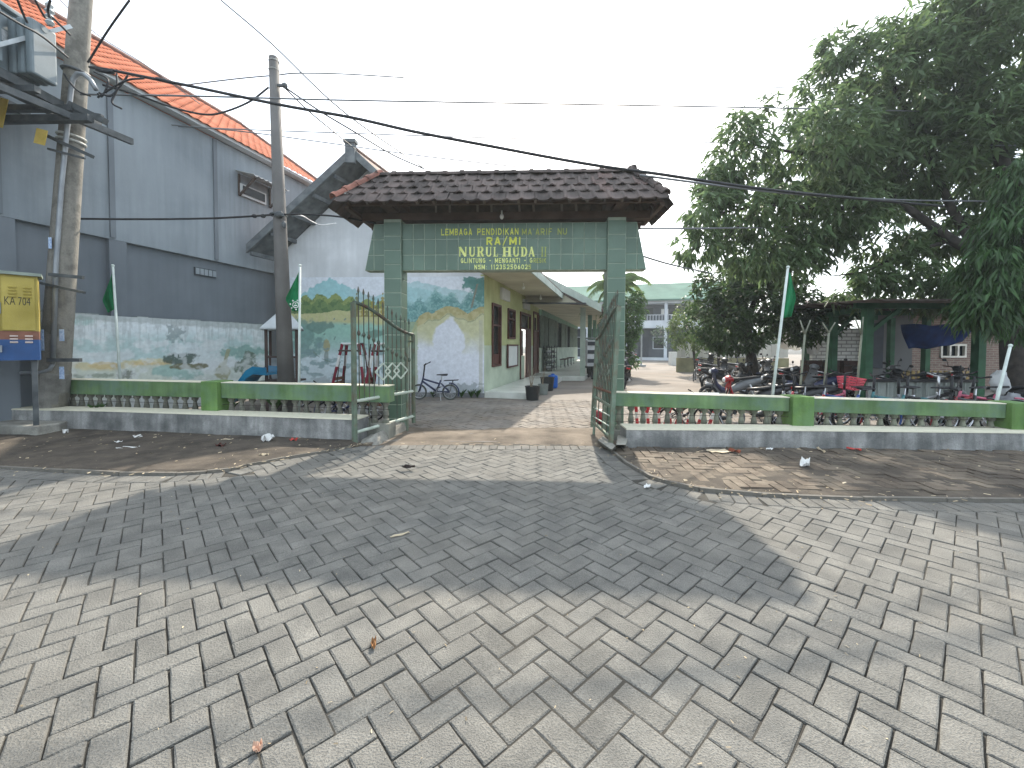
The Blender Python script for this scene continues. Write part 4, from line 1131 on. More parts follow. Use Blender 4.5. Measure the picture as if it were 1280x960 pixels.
# ================================================================== SECOND CLASSROOM BLOCK behind it
mintd_m = mat('dull green boards', (0.10, 0.14, 0.115), 0.8, col2=(0.16, 0.20, 0.165), scale=4, fine=.1, rand=.2)
paleg_m = mat('pale green wall', (0.30, 0.37, 0.31), 0.8, col2=(0.38, 0.44, 0.38), scale=2, fine=.06)
grp_m = mat('green painted post', (0.12, 0.24, 0.17), 0.6, col2=(0.17, 0.30, 0.22), scale=4, fine=.06)
blk2 = thing('classroom_block', 'low classroom block with green porch posts and slatted wall beyond the school house', 'building', tuple(DZ(3.6, 19)))
def Q2(out, Y, z): return DZ(3.61 - out / .9673, Y, z)
Y0b, Y1b = 19.0, 36.0
MB().extrude([Q2(0, Y0b, .12), Q2(0, Y1b, .12), Q2(0, Y1b, 1.30), Q2(0, Y0b, 1.30)], -AR * .2).build('wall', paleg_m, blk2)
MB().extrude([Q2(0, Y0b, 2.85), Q2(0, Y1b, 2.85), Q2(0, Y1b, 3.15), Q2(0, Y0b, 3.15)], -AR * .2 + AR * .0).build('header_beam', grp_m, blk2)
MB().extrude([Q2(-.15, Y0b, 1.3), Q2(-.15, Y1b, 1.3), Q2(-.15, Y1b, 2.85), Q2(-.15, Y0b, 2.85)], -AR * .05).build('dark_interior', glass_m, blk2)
k = 0; y = Y0b + .05
sl_me = None
while y < Y1b - .3:
    w_ = .30
    if not (24.2 < y < 25.9 or 29 < y < 30.4):
        MB().extrude([Q2(-.02, y, 1.3), Q2(-.02, y + w_, 1.3), Q2(-.02, y + w_, 2.85), Q2(-.02, y, 2.85)], -AR * .04).build('slat', mintd_m, blk2)
    y += w_ + .09 + (.25 if k % 5 == 4 else 0); k += 1
for Y in (16.5, 20.5, 24.5, 29, 34): MB().box(Q2(2.09, Y, 1.5), (.2, .2, 3.0), rz=rzs).build('porch_post', grp_m if Y > 17 else paleg_m, blk2)
MB().extrude([Q2(-.1, 16.2, .0), Q2(2.2, 16.2, .0), Q2(2.2, 36, .0), Q2(-.1, 36, .0)], Vector((0, 0, .18))).build('porch_slab', porch_m, blk2)
# its roof: gable end towards the gate, slope falling to the courtyard
rfm = MB()
pr = [(-1.2, 5.0), (2.85, 2.85)]
rfm.loft([[Q2(pr[0][0], 15.6, pr[0][1]), Q2(pr[1][0], 15.6, pr[1][1]), Q2(pr[1][0], 15.6, pr[1][1] + .1), Q2(pr[0][0], 15.6, pr[0][1] + .1)], [Q2(pr[0][0], 36.5, pr[0][1]), Q2(pr[1][0], 36.5, pr[1][1]), Q2(pr[1][0], 36.5, pr[1][1] + .1), Q2(pr[0][0], 36.5, pr[0][1] + .1)]])
r2 = rfm.build('roof', rooft_m, blk2)
MB().loft([[Q2(pr[0][0], 15.53, pr[0][1] - .16), Q2(pr[1][0], 15.53, pr[1][1] - .16), Q2(pr[1][0], 15.53, pr[1][1] + .13), Q2(pr[0][0], 15.53, pr[0][1] + .13)], [Q2(pr[0][0], 15.59, pr[0][1] - .16), Q2(pr[1][0], 15.59, pr[1][1] - .16), Q2(pr[1][0], 15.59, pr[1][1] + .13), Q2(pr[0][0], 15.59, pr[0][1] + .13)]]).build('bargeboard', fascia_m, r2)
MB().extrude([Q2(-.3, 15.75, 3.12), Q2(2.75, 15.75, 2.90), Q2(2.75, 36, 2.90), Q2(-.3, 36, 3.12)], Vector((0, 0, .02))).build('soffit', soffit_m, blk2)
MB().extrude([Q2(-.3, 15.7, 3.10), Q2(2.0, 15.7, 3.02), Q2(.5, 15.7, 3.95), Q2(-.3, 15.7, 4.4)], Vector((0, .04, 0))).build('gable_board', soffit_m, blk2)
MB().extrude([Q2(.0, 15.2, 2.98), Q2(2.3, 15.2, 2.98), Q2(2.3, 16.2, 3.05), Q2(.0, 16.2, 3.05)], Vector((0, 0, .04))).build('awning', mat('dark sheet metal', (.04, .045, .05), .6, var=.2), blk2)

# ================================================================== FAR TWO STOREY SCHOOL
far_roof = mat('pale green roof sheet', (0.065, 0.145, 0.110), 0.95, col2=(0.095, 0.185, 0.145), scale=.6, fine=.06, fscale=6)
far_white = mat('pale blue white wall', (0.50, 0.54, 0.58), 0.85, col2=(0.58, 0.61, 0.64), scale=.6, fine=.04)
far_dark = mat('dark blue grey classroom wall', (0.055, 0.065, 0.08), 0.8, col2=(0.085, 0.095, 0.11), scale=.5)
far_door = mat('dark slate door', (0.03, 0.035, 0.045), 0.6, var=.2)
fb = thing('school_building', 'two storey school building with green roof and white balcony at the far end', 'building', tuple(UV(1, 43.5)))
rzu = math.atan2(AR.y, AR.x)
def FB(u, v, z): return UV(u, v, z)
def fbox(name, u0, u1, v0, v1, z0, z1, m, parent=fb): return MB().box(FB((u0 + u1) / 2, (v0 + v1) / 2, (z0 + z1) / 2), (u1 - u0, v1 - v0, z1 - z0), rz=rzu).build(name, m, parent)
u0, u1 = -7.2, 12.5
fbox('floor_step', u0, u1, 42.6, 45.2, 0, .22, far_white)
fbox('back_wall', u0, u1, 45.2, 45.5, 0.22, 3.25, far_dark)
fbox('upper_back_wall', u0, u1, 45.21, 45.51, 4.0, 5.9, far_dark)
fbox('balcony_slab', u0, u1, 43.3, 45.2, 3.25, 4.0, far_white)
fbox('eave_beam', u0 - .2, u1 + .2, 43.3, 45.6, 5.72, 6.0, far_white)
u = u0
for k in range(6):
    uu = u0 + .2 + (u1 - u0 - .4) * k / 5
    fbox('pillar', uu - .14, uu + .14, 43.28, 43.56, 0.22, 5.72, far_white)
rail = MB()
for k in range(70):
    uu = u0 + (u1 - u0) * k / 69; rail.box(FB(uu, 43.4, 4.28), (.05, .05, .5), rz=rzu)
rail.box(FB((u0 + u1) / 2, 43.4, 4.56), (u1 - u0, .08, .06), rz=rzu).build('balcony_rail', far_white, fb)
for (a, b) in ((2.0, 3.1), (5.4, 6.5), (-3.0, -1.9), (9.3, 10.4)): fbox('door', a, b, 45.14, 45.21, .22, 2.35, far_door)
for (a, b) in ((0.2, 1.5), (3.5, 4.9), (-5, -3.4), (7, 8.8)):
    w = fbox('window', a, b, 45.12, 45.21, 1.1, 2.4, far_white); fbox('pane', a + .08, b - .08, 45.09, 45.125, 1.18, 2.32, glass_m, w)
for (a, b) in ((0.2, 1.6), (2.2, 3.6), (5.0, 6.6), (7.4, 8.8), (-4, -2.4)):
    w = fbox('window', a, b, 45.12, 45.22, 4.5, 5.5, far_dark); fbox('pane', a + .08, b - .08, 45.09, 45.125, 4.58, 5.42, glass_m, w)
fbox('notice', 4.3, 5.0, 45.16, 45.2, 4.75, 5.3, mat('white paper', (.75, .75, .72)))
MB().loft([[FB(u0 - .5, 42.9, 5.95), FB(u1 + .5, 42.9, 5.95), FB(u1 + .5, 42.9, 6.1), FB(u0 - .5, 42.9, 6.1)], [FB(u0 - .5, 47.5, 8.15), FB(u1 + .5, 47.5, 8.15), FB(u1 + .5, 47.5, 8.3), FB(u0 - .5, 47.5, 8.3)]]).build('roof', far_roof, fb)
MB().loft([[FB(u0 - .5, 52, 5.95), FB(u1 + .5, 52, 5.95), FB(u1 + .5, 52, 6.1), FB(u0 - .5, 52, 6.1)], [FB(u0 - .5, 47.52, 8.15), FB(u1 + .5, 47.52, 8.15), FB(u1 + .5, 47.52, 8.3), FB(u0 - .5, 47.52, 8.3)]]).build('roof', far_roof, fb)
q = P(801.5, 457, 28)
tag(MB().cyl((q.x, q.y, 0), (q.x, q.y, 3.6), .06, .05, n=10).box((q.x, q.y, .06), (.5, .5, .12)).build('courtyard_pole', mat('grey pole paint', (.3, .32, .33), .6)), 'thin grey pole standing alone in the courtyard', 'pole')

# ================================================================== GREY WAREHOUSE
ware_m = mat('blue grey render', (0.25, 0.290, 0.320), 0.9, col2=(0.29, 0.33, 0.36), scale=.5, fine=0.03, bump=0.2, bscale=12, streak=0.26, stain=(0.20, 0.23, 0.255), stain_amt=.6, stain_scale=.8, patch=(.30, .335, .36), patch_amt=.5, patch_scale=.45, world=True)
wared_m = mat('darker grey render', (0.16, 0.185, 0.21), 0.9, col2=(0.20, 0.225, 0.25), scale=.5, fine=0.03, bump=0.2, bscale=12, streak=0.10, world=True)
wtrim = mat('white gutter', (0.52, 0.55, 0.56), 0.6, var=.06)
oroof = mat('orange roof tile', (0.46, 0.125, 0.055), 0.85, col2=(0.55, 0.17, 0.085), scale=1.2, fine=.06, bump=.15, rand=.08, world=True)
DW = 9.8
wh = thing('warehouse', 'tall blue grey warehouse wall with orange tiled roof', 'building', tuple(DZ(DW, 9)))
def WQ(dp, Y, z): return DZ(dp, Y, z)
ev = 6.36
YN, YE = 3.2, 13.25
def wslab(name, ya, yb, za, zb, out, th, m, parent=wh):
    """slab on the warehouse wall plane; out = how far its face stands out of the plane"""
    return MB().extrude([WQ(DW - out, ya, za), WQ(DW - out, yb, za), WQ(DW - out, yb, zb), WQ(DW - out, ya, zb)], -AR * th).build(name, m, parent)
def yof(px): return 507 * DW / (773 - px)
# lower storey is set back between pilasters and beams
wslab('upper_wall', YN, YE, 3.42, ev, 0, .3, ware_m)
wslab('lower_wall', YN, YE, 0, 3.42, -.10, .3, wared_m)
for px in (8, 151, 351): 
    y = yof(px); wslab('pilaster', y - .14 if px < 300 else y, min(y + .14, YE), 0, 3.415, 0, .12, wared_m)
for px in (1.0, 143, 271.5):
    y = yof(px); wslab('pilaster_edge', y - .035, y + .05, 3.45, ev - .02, .035, .06, wared_m)
y0v, y1v = yof(249), yof(275)
vb = wslab('vent', y0v, y1v, 3.02, 3.20, -.06, .05, mat('dark vent slot', (.07, .08, .09), .9))
for k in range(5):
    y = y0v + (y1v - y0v) * (k + .5) / 5; wslab('vent_bar', y - .04, y + .04, 3.04, 3.18, -.045, .03, ware_m, vb)
wslab('gutter', YN, YE + .15, ev + .03, ev + .10, .22, .24, wtrim)
# end wall under the roof's gable
MB().extrude([WQ(DW + .06, YE - .05, 0), WQ(DW + .06, YE - .05, ev), WQ(DW + 3.4, YE + .78, 8.8), WQ(DW + 6.9, YE + 1.7, ev), WQ(DW + 6.9, YE + 1.7, 0)], -AD * .2).build('end_wall', ware_m, wh)
# roof of real courses of curved tiles joined into one sheet
NR = 15; NC = 52
def roofpt(f, g, lift=0.0):
    dp = (DW - .28) + 3.75 * f; z = ev + .07 + (9.02 - ev - .07) * f
    yn = 2.6 + .9 * f; ye = YE + .22 + .92 * f
    return WQ(dp, yn + (ye - yn) * g, z + lift)
V = []; F = []
cols = NC * 4
for r in range(NR):
    b0 = len(V)
    for e_, lift in ((0, .05), (1.12, .0)):
        f = (r + e_) / NR
        for c in range(cols + 1):
            p = roofpt(min(f, 1.0), c / cols, lift + .018 * math.cos(c * math.pi / 2)); V.append(tuple(p))
    for c in range(cols):
        F.append((b0 + c, b0 + c + 1, b0 + cols + 1 + c + 1, b0 + cols + 1 + c))
    b1 = len(V)
    for c in range(cols + 1):
        p = roofpt(r / NR, c / cols, .018 * math.cos(c * math.pi / 2) + .022); V.append(tuple(p))
    for c in range(cols): F.append((b1 + c, b1 + c + 1, b0 + c + 1, b0 + c))
me = fast_mesh('roof_tiles', np.array(V) - np.array(base_of(wh)), np.array(F)); me.materials.append(oroof)
wr = link('roof', me, wh)
bk = MB().extrude([roofpt(1, 0, -.02), roofpt(1, 1, -.02), WQ(DW + 7.2, YE + 1.8, ev + .1), WQ(DW + 7.2, 3.9, ev + .1)], Vector((0, 0, .03))).build('back_slope', oroof, wr)
ridge_m = mat('dull brown ridge tile', (0.16, 0.085, 0.065), 0.8, scale=3, var=.25)
MB().tube([roofpt(1, 0, .05), roofpt(1, 1, .05)], .085, 8).build('ridge', ridge_m, wr)
MB().tube([roofpt(0, 1, .06), roofpt(1, 1, .06)], .06, 8).build('verge', ridge_m, wr)
# little window with a canopy
yw0, yw1 = yof(301), yof(333)
zw0, zw1 = 5.24, 5.54
wn = thing('canopy_window', 'small window under a corrugated canopy on the grey warehouse', 'window', tuple(WQ(DW - .05, (yw0 + yw1) / 2, zw0)))
MB().extrude([WQ(DW - .06, yw0, zw0), WQ(DW - .06, yw1, zw0), WQ(DW - .06, yw1, zw1), WQ(DW - .06, yw0, zw1)], AR * -.05).build('frame', wtrim, wn)
MB().extrude([WQ(DW - .07, yw0 + .06, zw0 + .05), WQ(DW - .07, yw1 - .06, zw0 + .05), WQ(DW - .07, yw1 - .06, zw1 - .04), WQ(DW - .07, yw0 + .06, zw1 - .04)], AR * .008).build('pane', glass_m, wn)
m_ = MB(); nn_ = 24; yc0, yc1 = yw0 - .10, yw1 + .25
for k in range(nn_):
    ya = yc0 + (yc1 - yc0) * k / nn_; yb = yc0 + (yc1 - yc0) * (k + 1) / nn_; za = .018 * math.cos(k * math.pi / 1.5); zb = .018 * math.cos((k + 1) * math.pi / 1.5)
    m_.extrude([WQ(DW - .02, ya, 5.80 + za), WQ(DW - .02, yb, 5.80 + zb), WQ(DW - .50, yb, 5.70 + zb), WQ(DW - .50, ya, 5.70 + za)], Vector((0, 0, .012)))
m_.build('canopy', mat('corrugated sheet', (.42, .43, .43), .5, metal=.2, var=.25, scale=5), wn)
for y in (yc0 + .1, yc1 - .1):
    MB().beam(WQ(DW - .03, y, 5.22), WQ(DW - .45, y, 5.67), .035, .05).build('bracket', wood_m, wn)
    MB().beam(WQ(DW - .03, y, 5.22), WQ(DW - .03, y, 5.76), .035, .05).build('bracket', wood_m, wn)

# low boundary wall with a second painted scene
DL = 9.58
lw = thing('boundary_wall', 'low weathered white boundary wall with faded landscape painting', 'wall', tuple(DZ(DL, 8)))
zt_l = 1.4 + .0545 * DL
ya_l, yb_l = 507 * DL / (773 - 52), 11.2
lwb = MB().extrude([DZ(DL, ya_l, -.02), DZ(DL, yb_l, -.02), DZ(DL, yb_l, zt_l), DZ(DL, ya_l, zt_l)], -AR * .14).build('wall_body', mat('mouldy white wall', (.50, .53, .52), .9, col2=(.60, .63, .62), scale=2, fine=.08, stain=(.25, .28, .27), stain_amt=.7, stain_scale=2), lw)
def mural2(x, y):
    n1 = fbm(x * .04, y * .07, 71, 5); n2 = fbm(x * .2, y * .3, 72, 5); n3 = fbm(x * .5, y * .15, 73, 4); ns = fbm(x * .35, y * .03, 74, 4)
    c = np.tile(np.array([.64, .69, .71]), (len(x), 1))
    c = lay(c, sst(y, 408, 430) * (1 - sst(y, 448, 455)), (.30, .46, .44), .65)
    c = lay(c, sst(n1, .5, .62) * sst(y, 400, 415), (.62, .65, .66), .7)
    c = lay(c, (blob(x, y, 105, 402, 22, 7, 75, .6)), (.33, .50, .46), .7)
    dune = 450 + 3.5 * np.sin((x - 95) * .05) + (n2 - .5) * 5 + np.abs(x - 180) * .004
    c = lay(c, sst(y - dune, 0, 2.5) * (x < 215), (.56, .50, .30), .9)
    c = lay(c, blob(x, y, 128, 457, 20, 5, 76, .4), (.56, .42, .20), .6); c = lay(c, blob(x, y, 185, 456, 28, 5, 77, .4), (.56, .42, .20), .6)
    c = lay(c, sst(y - dune - 8, 0, 4), (.52, .57, .52), .85)
    c = lay(c, blob(x, y, 222, 463, 34, 10, 78, .5), (.28, .44, .40), .8)
    c = lay(c, blob(x, y, 228, 449, 22, 7, 79, .7), (.06, .09, .07), .9); c = lay(c, blob(x, y, 238, 458, 26, 4, 80, .6), (.14, .13, .06), .9)
    c = lay(c, blob(x, y, 219, 417, 11, 11, 81, .9, .25), (.14, .18, .18), .6); c = lay(c, blob(x, y, 228, 436, 20, 10, 91, .9, .3), (.62, .66, .68), .7)
    c = lay(c, blob(x, y, 305, 440, 28, 8, 82, .7), (.20, .34, .30), .8); c = lay(c, blob(x, y, 308, 458, 14, 16, 83, .8), (.10, .14, .10), .85)
    c = lay(c, blob(x, y, 278, 465, 10, 12, 84, .3), (.30, .30, .18), .85)
    gx = 282 + (450 - y) * .28; c = lay(c, (np.abs(x - gx) < 2.5) & (y > 436) & (y < 456), (.30, .30, .18), .85)
    c = lay(c, blob(x, y, 96, 472, 10, 4, 85, .5), (.24, .28, .24), .7); c = lay(c, blob(x, y, 122, 469, 18, 3, 86, .8), (.22, .26, .20), .7)
    c = lay(c, blob(x, y, 158, 468, 10, 6, 87, .9, .3), (.10, .11, .09), .7)
    c = lay(c, sst(fbm(x * .10, y * .14, 88, 5), .50, .66), (.66, .69, .69), .55)
    c = lay(c, (ns > .57) * sst(y, 393, 399) * (1 - sst(y, 415, 445)), (.30, .34, .34), .35)
    c = lay(c, 1 - sst(y - (395 + (x - 90) * .055) - (n2) * 6, 0, 2.5), (.30, .33, .32), .6)
    return np.clip(c * (0.86 + .28 * n2)[:, None], .01, .9)
def lw_p(u, v):
    y = ya_l + (yb_l - ya_l) * u; x = -(DL - .012) + .262 * y
    return np.stack([x, y, .35 + (zt_l - .35 + .006) * v + .0 * u], 1)
def lw_c(u, v):
    rel = lw_p(u, v) - np.array([0, 0, CAMZ]); q = rel @ np.array(CROT)
    return mural2(CX + FPX * q[:, 0] / -q[:, 2], CY - FPX * q[:, 1] / -q[:, 2])
grid_paint('faded_painting', mural_m, lwb, lw_p, lw_c, 320, 110)
cop = MB()
yy = ya_l
while yy < yb_l - .05:
    y2 = min(yy + random.uniform(.18, .4), yb_l); h = random.uniform(.005, .035)
    cop.extrude([DZ(DL - .008, yy, zt_l), DZ(DL - .008, y2 - .004, zt_l), DZ(DL - .008, y2 - .004, zt_l + h), DZ(DL - .008, yy, zt_l + h)], -AR * .13); yy = y2
cop.build('coping', mat('mouldy coping', (.33, .36, .35), .9, scale=4, var=.35, fine=.15), lw)
# ================================================================== UTILITY POLES, TRANSFORMER, WIRES
conc_m = mat('old pole concrete', (0.19, 0.18, 0.16), 0.9, col2=(0.40, 0.38, 0.33), scale=3.5, fine=0.15, fscale=50, bump=0.6, bscale=30, streak=0.35, stain=(0.085, 0.08, 0.07), stain_amt=.75, stain_scale=3.5)
steel_m = mat('dark galvanised steel', (0.07, 0.08, 0.085), 0.6, col2=(0.12, 0.13, 0.135), scale=6, fine=.1, metal=.4, world=True)
pipe_m = mat('grey conduit', (0.26, 0.28, 0.30), 0.45, col2=(0.33, 0.35, 0.37), scale=4, metal=.4, world=True)
blue_st = mat('pale blue sticker', (0.30, 0.46, 0.75), 0.6, col2=(0.60, 0.70, 0.85), scale=30)
yel_m = mat('yellow plate', (0.55, 0.38, 0.07), 0.6, col2=(0.62, 0.46, 0.12), scale=6)
YP = 6.75
pb, pt = P(65, 520, YP), P(101.5, 0, YP)
pd = (pt - pb) / (pt.z - pb.z)
def PP(z, dx=0, dy=0): return pb + pd * (z - pb.z) + Vector((dx, dy, 0))
up_ = thing('utility_pole', 'thick concrete utility pole with blue stickers beside the transformer', 'utility pole', (pb.x, YP, 0))
MB().tube([PP(.05), PP(1.5), PP(4), PP(7), PP(9.5)], [.19, .183, .160, .134, .115], 16).build('shaft', conc_m, up_, smooth=True)
MB().tube([PP(.1, -.02), PP(.9, -.01), PP(.95)], [.203, .20, .186], 16).build('collar', mat('rough collar concrete', (.16, .155, .14), .95, scale=6, var=.35, fine=.2, bump=.7), up_)
def PF(px, py, out=0.0):           # a point on the pole's front
    p = P(px, py, YP - .18); return p + Vector((0, -out, 0))
cpts = [PF(66, 455, .0), PF(70, 330), PF(77, 230), PF(83, 170), PF(88.5, 115), PF(91, 99), PF(97, 92), PF(105, 93), PF(113, 100), PF(120, 112)]
MB().tube(cpts, .033, 10).build('conduit', pipe_m, up_, smooth=True)
MB().tube([PF(66, 455), PF(62, 462), PF(50, 466), PF(26, 466)], .028, 8).build('elbow_pipe', pipe_m, up_, smooth=True)
for px, py, w, h, lab in ((79, 419, .075, .19, 0), (79, 466, .075, .2, 0), (54.5, 425, .06, .34, 0), (64.5, 304, .05, .18, 0)):
    p = PF(px, py, .022); MB().box(p, (w, .006, h)).box(p + Vector((0, -.0045, h * .1)), (w * .6, .003, h * .5)).build('sticker', blue_st, up_)
for z in (4.78, 4.70):
    MB().torus(PP(z), .165, .02, (pd.x, 0, 1), 20, 6).build('band', mat('pale band', (.45, .45, .42), .7, var=.2), up_)
MB().torus(PP(5.82), .16, .022, (pd.x, 0, 1), 20, 6).build('clamp', steel_m, up_)
for (xa, ya, xb, yb, w) in ((57, 169, 116, 196, .05), (60, 186, 106, 198, .03), (88, 131, 132, 152, .09), (85, 139, 128, 146, .06), (38, 351, 106, 366, .04), (62, 343, 104, 347, .05), (60, 450, 101, 450, .055)):
    MB().beam(P(xa, ya, YP - .25), P(xb, yb, YP - .19), w, w).build('bracket', steel_m, up_)
for px, py, w, h in ((51, 171, .17, .23), (2, 141, .12, .44)):
    p = P(px, py, YP - .4); MB().box(p, (w, .012, h), M=Matrix.Rotation(R(14), 3, 'Y')).build('warning_plate', yel_m, up_)
# plinth at its foot
pc = Vector((pb.x - .35, YP - .1))
fr = [G(-120, 541), G(0, 545.5), G(45, 547), G(75, 542), G(97, 534), G(103, 528)]
m_ = MB(); ring0 = [Vector((p.x, p.y, -.02)) for p in fr] + [Vector((fr[-1].x, 8.0, -.02)), Vector((fr[0].x, 8.0, -.02))]; ring1 = [Vector((p.x, p.y + .02, .165)) for p in ring0]
m_.loft([ring0, ring1]); tag(m_.build('pole_plinth', blk_m, bevel=.02), 'low curved concrete plinth under the utility pole', 'plinth')
# transformer on its steel platform
tank_m = mat('grey green transformer paint', (0.17, 0.215, 0.235), 0.5, col2=(0.22, 0.265, 0.285), scale=2, fine=.06, bump=.1, spec=.4)
tr = thing('transformer', 'grey transformer with cooling radiator on a steel platform by the utility pole', 'transformer', (-7.8, 5.6, 5.3))
TZ = 5.28
MB().box((-7.80, 5.45, TZ + .47), (.92, 1.5, .92)).build('tank', tank_m, tr, bevel=.03)
MB().box((-7.80, 5.45, TZ + .96), (1.04, 1.62, .06)).build('lid', tank_m, tr, bevel=.01)
for k in range(7):
    MB().box((-7.255, 4.85 + k * .16, TZ + .45), (.16, .035, .74)).build('fin', tank_m, tr, bevel=.01)
for k in range(3): MB().box((-7.26 + .125 * k, 6.16, TZ + .44), (.105, .34, .80)).build('radiator', tank_m, tr, bevel=.03)
MB().tube([(-7.3, 6.16, TZ + .78), (-6.95, 6.16, TZ + .78)], .05, 8).build('radiator_pipe', tank_m, tr)
for k in range(3):
    c = Vector((-7.55 - .2 * k, 5.95 - .3 * k, TZ + .99))
    MB().lathe([(.06, 0), (.045, .05), (.075, .07), (.045, .10), (.075, .13), (.045, .16), (.06, .19), (.02, .23)], c, 10).build('bushing', mat('pale porcelain', (.45, .5, .52), .3, var=.1), tr, smooth=True)
MB().box((-7.335, 5.92, TZ + .55), (.006, .2, .16)).build('rating_plate', mat('rating plate', (.55, .57, .57), .4, scale=30), tr)
pf = thing('steel_platform', 'dark steel beam platform carrying the transformer', 'platform', (-7.6, 5.4, 5.0))
for x in (-7.22, -7.55, -8.05): MB().beam((x, 3.2, TZ - .08), (x, 7.2, TZ - .08), .09, .13).build('beam', steel_m, pf)
for y in (4.5, 5.0, 5.5, 6.0, 6.48): MB().beam((-8.5, y, TZ - .195), (-6.9, y, TZ - .195), .08, .09).build('cross_beam', steel_m, pf)
MB().beam((-9.5, 6.45, TZ - .42), (-6.6, 6.45, TZ - .36), .1, .1).build('cross_beam', steel_m, pf)
MB().beam((-7.2, 4.6, TZ - .42), (-6.75, 7.3, TZ - .30), .07, .1).build('brace', steel_m, pf)
# lightning fuse arms above
fu = P(62, 18, 6.2)
tag(MB().beam(P(-25, 62, 5.6), P(88, 33, 6.5), .05, .05).lathe([(.03, -.16), (.055, -.12), (.03, -.08), (.06, -.04), (.03, 0), (.06, .04), (.03, .08), (.05, .13), (.02, .18)], fu, 9).build('fuse_arm', mat('galvanised arm', (.42, .45, .46), .5, metal=.4, var=.15)), 'pale steel arm with an insulator above the transformer', 'fuse arm')

# cabinet
cab_y = mat('yellow cabinet paint', (0.36, 0.285, 0.05), 0.6, col2=(0.45, 0.36, 0.09), scale=2, fine=.06, streak=.15)
cab_b = mat('blue cabinet paint', (0.02, 0.07, 0.20), 0.5, col2=(0.03, 0.10, 0.27), scale=2, fine=.06, streak=.15)
cab_r = mat('rusty red band', (0.20, 0.09, 0.06), 0.7, scale=5, var=.25)
YC = 6.08
q0, q1 = P(50, 450, YC), P(50, 346, YC)
cabx1 = q0.x; zc0, zc1 = q0.z, q1.z; cw = .72
cb = thing('electrical_cabinet', 'yellow and blue electrical cabinet hung beside the utility pole', 'electrical cabinet', (cabx1, YC, zc0))
cx = cabx1 - cw / 2; hb = (zc1 - zc0) * .245; hr_ = (zc1 - zc0) * .10
MB().box((cx, YC + .2, zc0 + hb / 2), (cw, .40, hb)).build('blue_base', cab_b, cb)
MB().box((cx, YC + .2, zc0 + hb + hr_ / 2), (cw - .004, .397, hr_)).build('red_band', cab_r, cb)
MB().box((cx, YC + .2, (zc0 + hb + hr_ + zc1) / 2), (cw, .40, zc1 - zc0 - hb - hr_)).build('body', cab_y, cb)
MB().box((cx, YC + .19, zc1 + .022), (cw + .08, .48, .044)).build('cap', mat('grey green cabinet cap', (.22, .26, .22), .6, var=.15), cb)
dw = .315
for x0, x1 in ((cabx1 - .03 - dw, cabx1 - .03), (cabx1 - cw + .03, cabx1 - .05 - dw)):
    dz0 = zc0 + hb + hr_ + .01; dz1 = zc1 - .03
    dr = MB().box(((x0 + x1) / 2, YC - .008, (dz0 + dz1) / 2), (x1 - x0, .016, dz1 - dz0)).build('door', cab_y, cb, bevel=.004)
    for xx in (x0 + (x1 - x0) * .33, x0 + (x1 - x0) * .78):
        for k in range(4): MB().box((xx, YC - .022, dz1 - .15 - .045 * k), (.075, .016, .02), M=Matrix.Rotation(R(25), 3, 'X')).build('louvre', cab_y, dr)
        for k in range(3): MB().box((xx, YC - .008, zc0 + hb + .05 - .045 * k), (.075, .016, .018), M=Matrix.Rotation(R(25), 3, 'X')).build('louvre', mat('pale louvre', (.6, .5, .45), .6), cb)
MB().box((cabx1 - .03 - dw - .012, YC - .018, zc0 + hb + .45), (.012, .02, .16)).box((cabx1 - .36, YC - .02, zc0 + .17), (.02, .03, .1)).build('handle', pipe_m, cb)
me = text_mesh('KA 704', .24, .12, bold=-.005); me.materials.append(mat('black marker', (.05, .045, .03), .8))
piece('lettering', me, cb, Matrix.Translation((cabx1 - .03 - dw + .03, YC - .0185, zc0 + hb + .50)) @ Matrix.Rotation(R(90), 4, 'X'))
for x in (cabx1 - .06, cabx1 - cw + .1): MB().box((x, YC + .1, zc0 / 2), (.06, .06, zc0)).build('leg', steel_m, cb)
cb.rotation_euler = (0, 0, R(47))
# stone pillar and drum at the far left
tag(MB().loft([[P(28, 480, 7.0) * 1 + Vector((a, b, -P(28, 480, 7.0).z)) for a, b in ((0, 0), (.22, 0), (.22, .2), (0, .2))], [P(28, 480, 7.0) * 1 + Vector((a, b, .98 - P(28, 480, 7.0).z)) for a, b in ((.01, .01), (.2, .01), (.2, .19), (.02, .19))]]).build('stone_pillar', blk_m, bevel=.02), 'rough stone pillar behind the utility pole below the yellow cabinet', 'pillar')

# second pole
Y2 = 7.35
b2, t2 = P(359, 512, Y2), P(342, 72, Y2)
sp = thing('electric_pole', 'slim leaning concrete electric pole behind the balustrade', 'utility pole', (b2.x, Y2, 0))
d2 = (t2 - b2) / (t2.z - b2.z); f0 = b2 - d2 * b2.z
slim_m = mat('smooth grey pole concrete', (0.125, 0.12, 0.115), 0.85, col2=(0.17, 0.163, 0.155), scale=1.5, fine=.05, fscale=60, bump=.2, streak=.15)
MB().tube([f0, (f0 + t2) / 2, t2], [.145, .11, .078], 14).build('shaft', slim_m, sp, smooth=True)
for py in (88, 77): MB().torus(P(342.5, py, Y2), .083, .008, (0, 0, 1), 16, 5).build('band', mat('pale band', (.45, .45, .42)), sp)
p_ = P(349, 107, Y2 - .02); MB().beam(P(343, 107, Y2), P(357, 107, Y2 - .1), .04, .04).ball(P(356, 107, Y2 - .1), .05, 8, 6).build('bracket', steel_m, sp)
MB().torus(P(348, 269, Y2), .125, .02, (0, 0, 1), 14, 5).ball(P(355, 281, Y2 - .13), (.04, .04, .07), 8, 6).ball(P(349, 268, Y2 - .13), (.09, .05, .06), 8, 6, .2).build('cable_clamp', steel_m, sp)

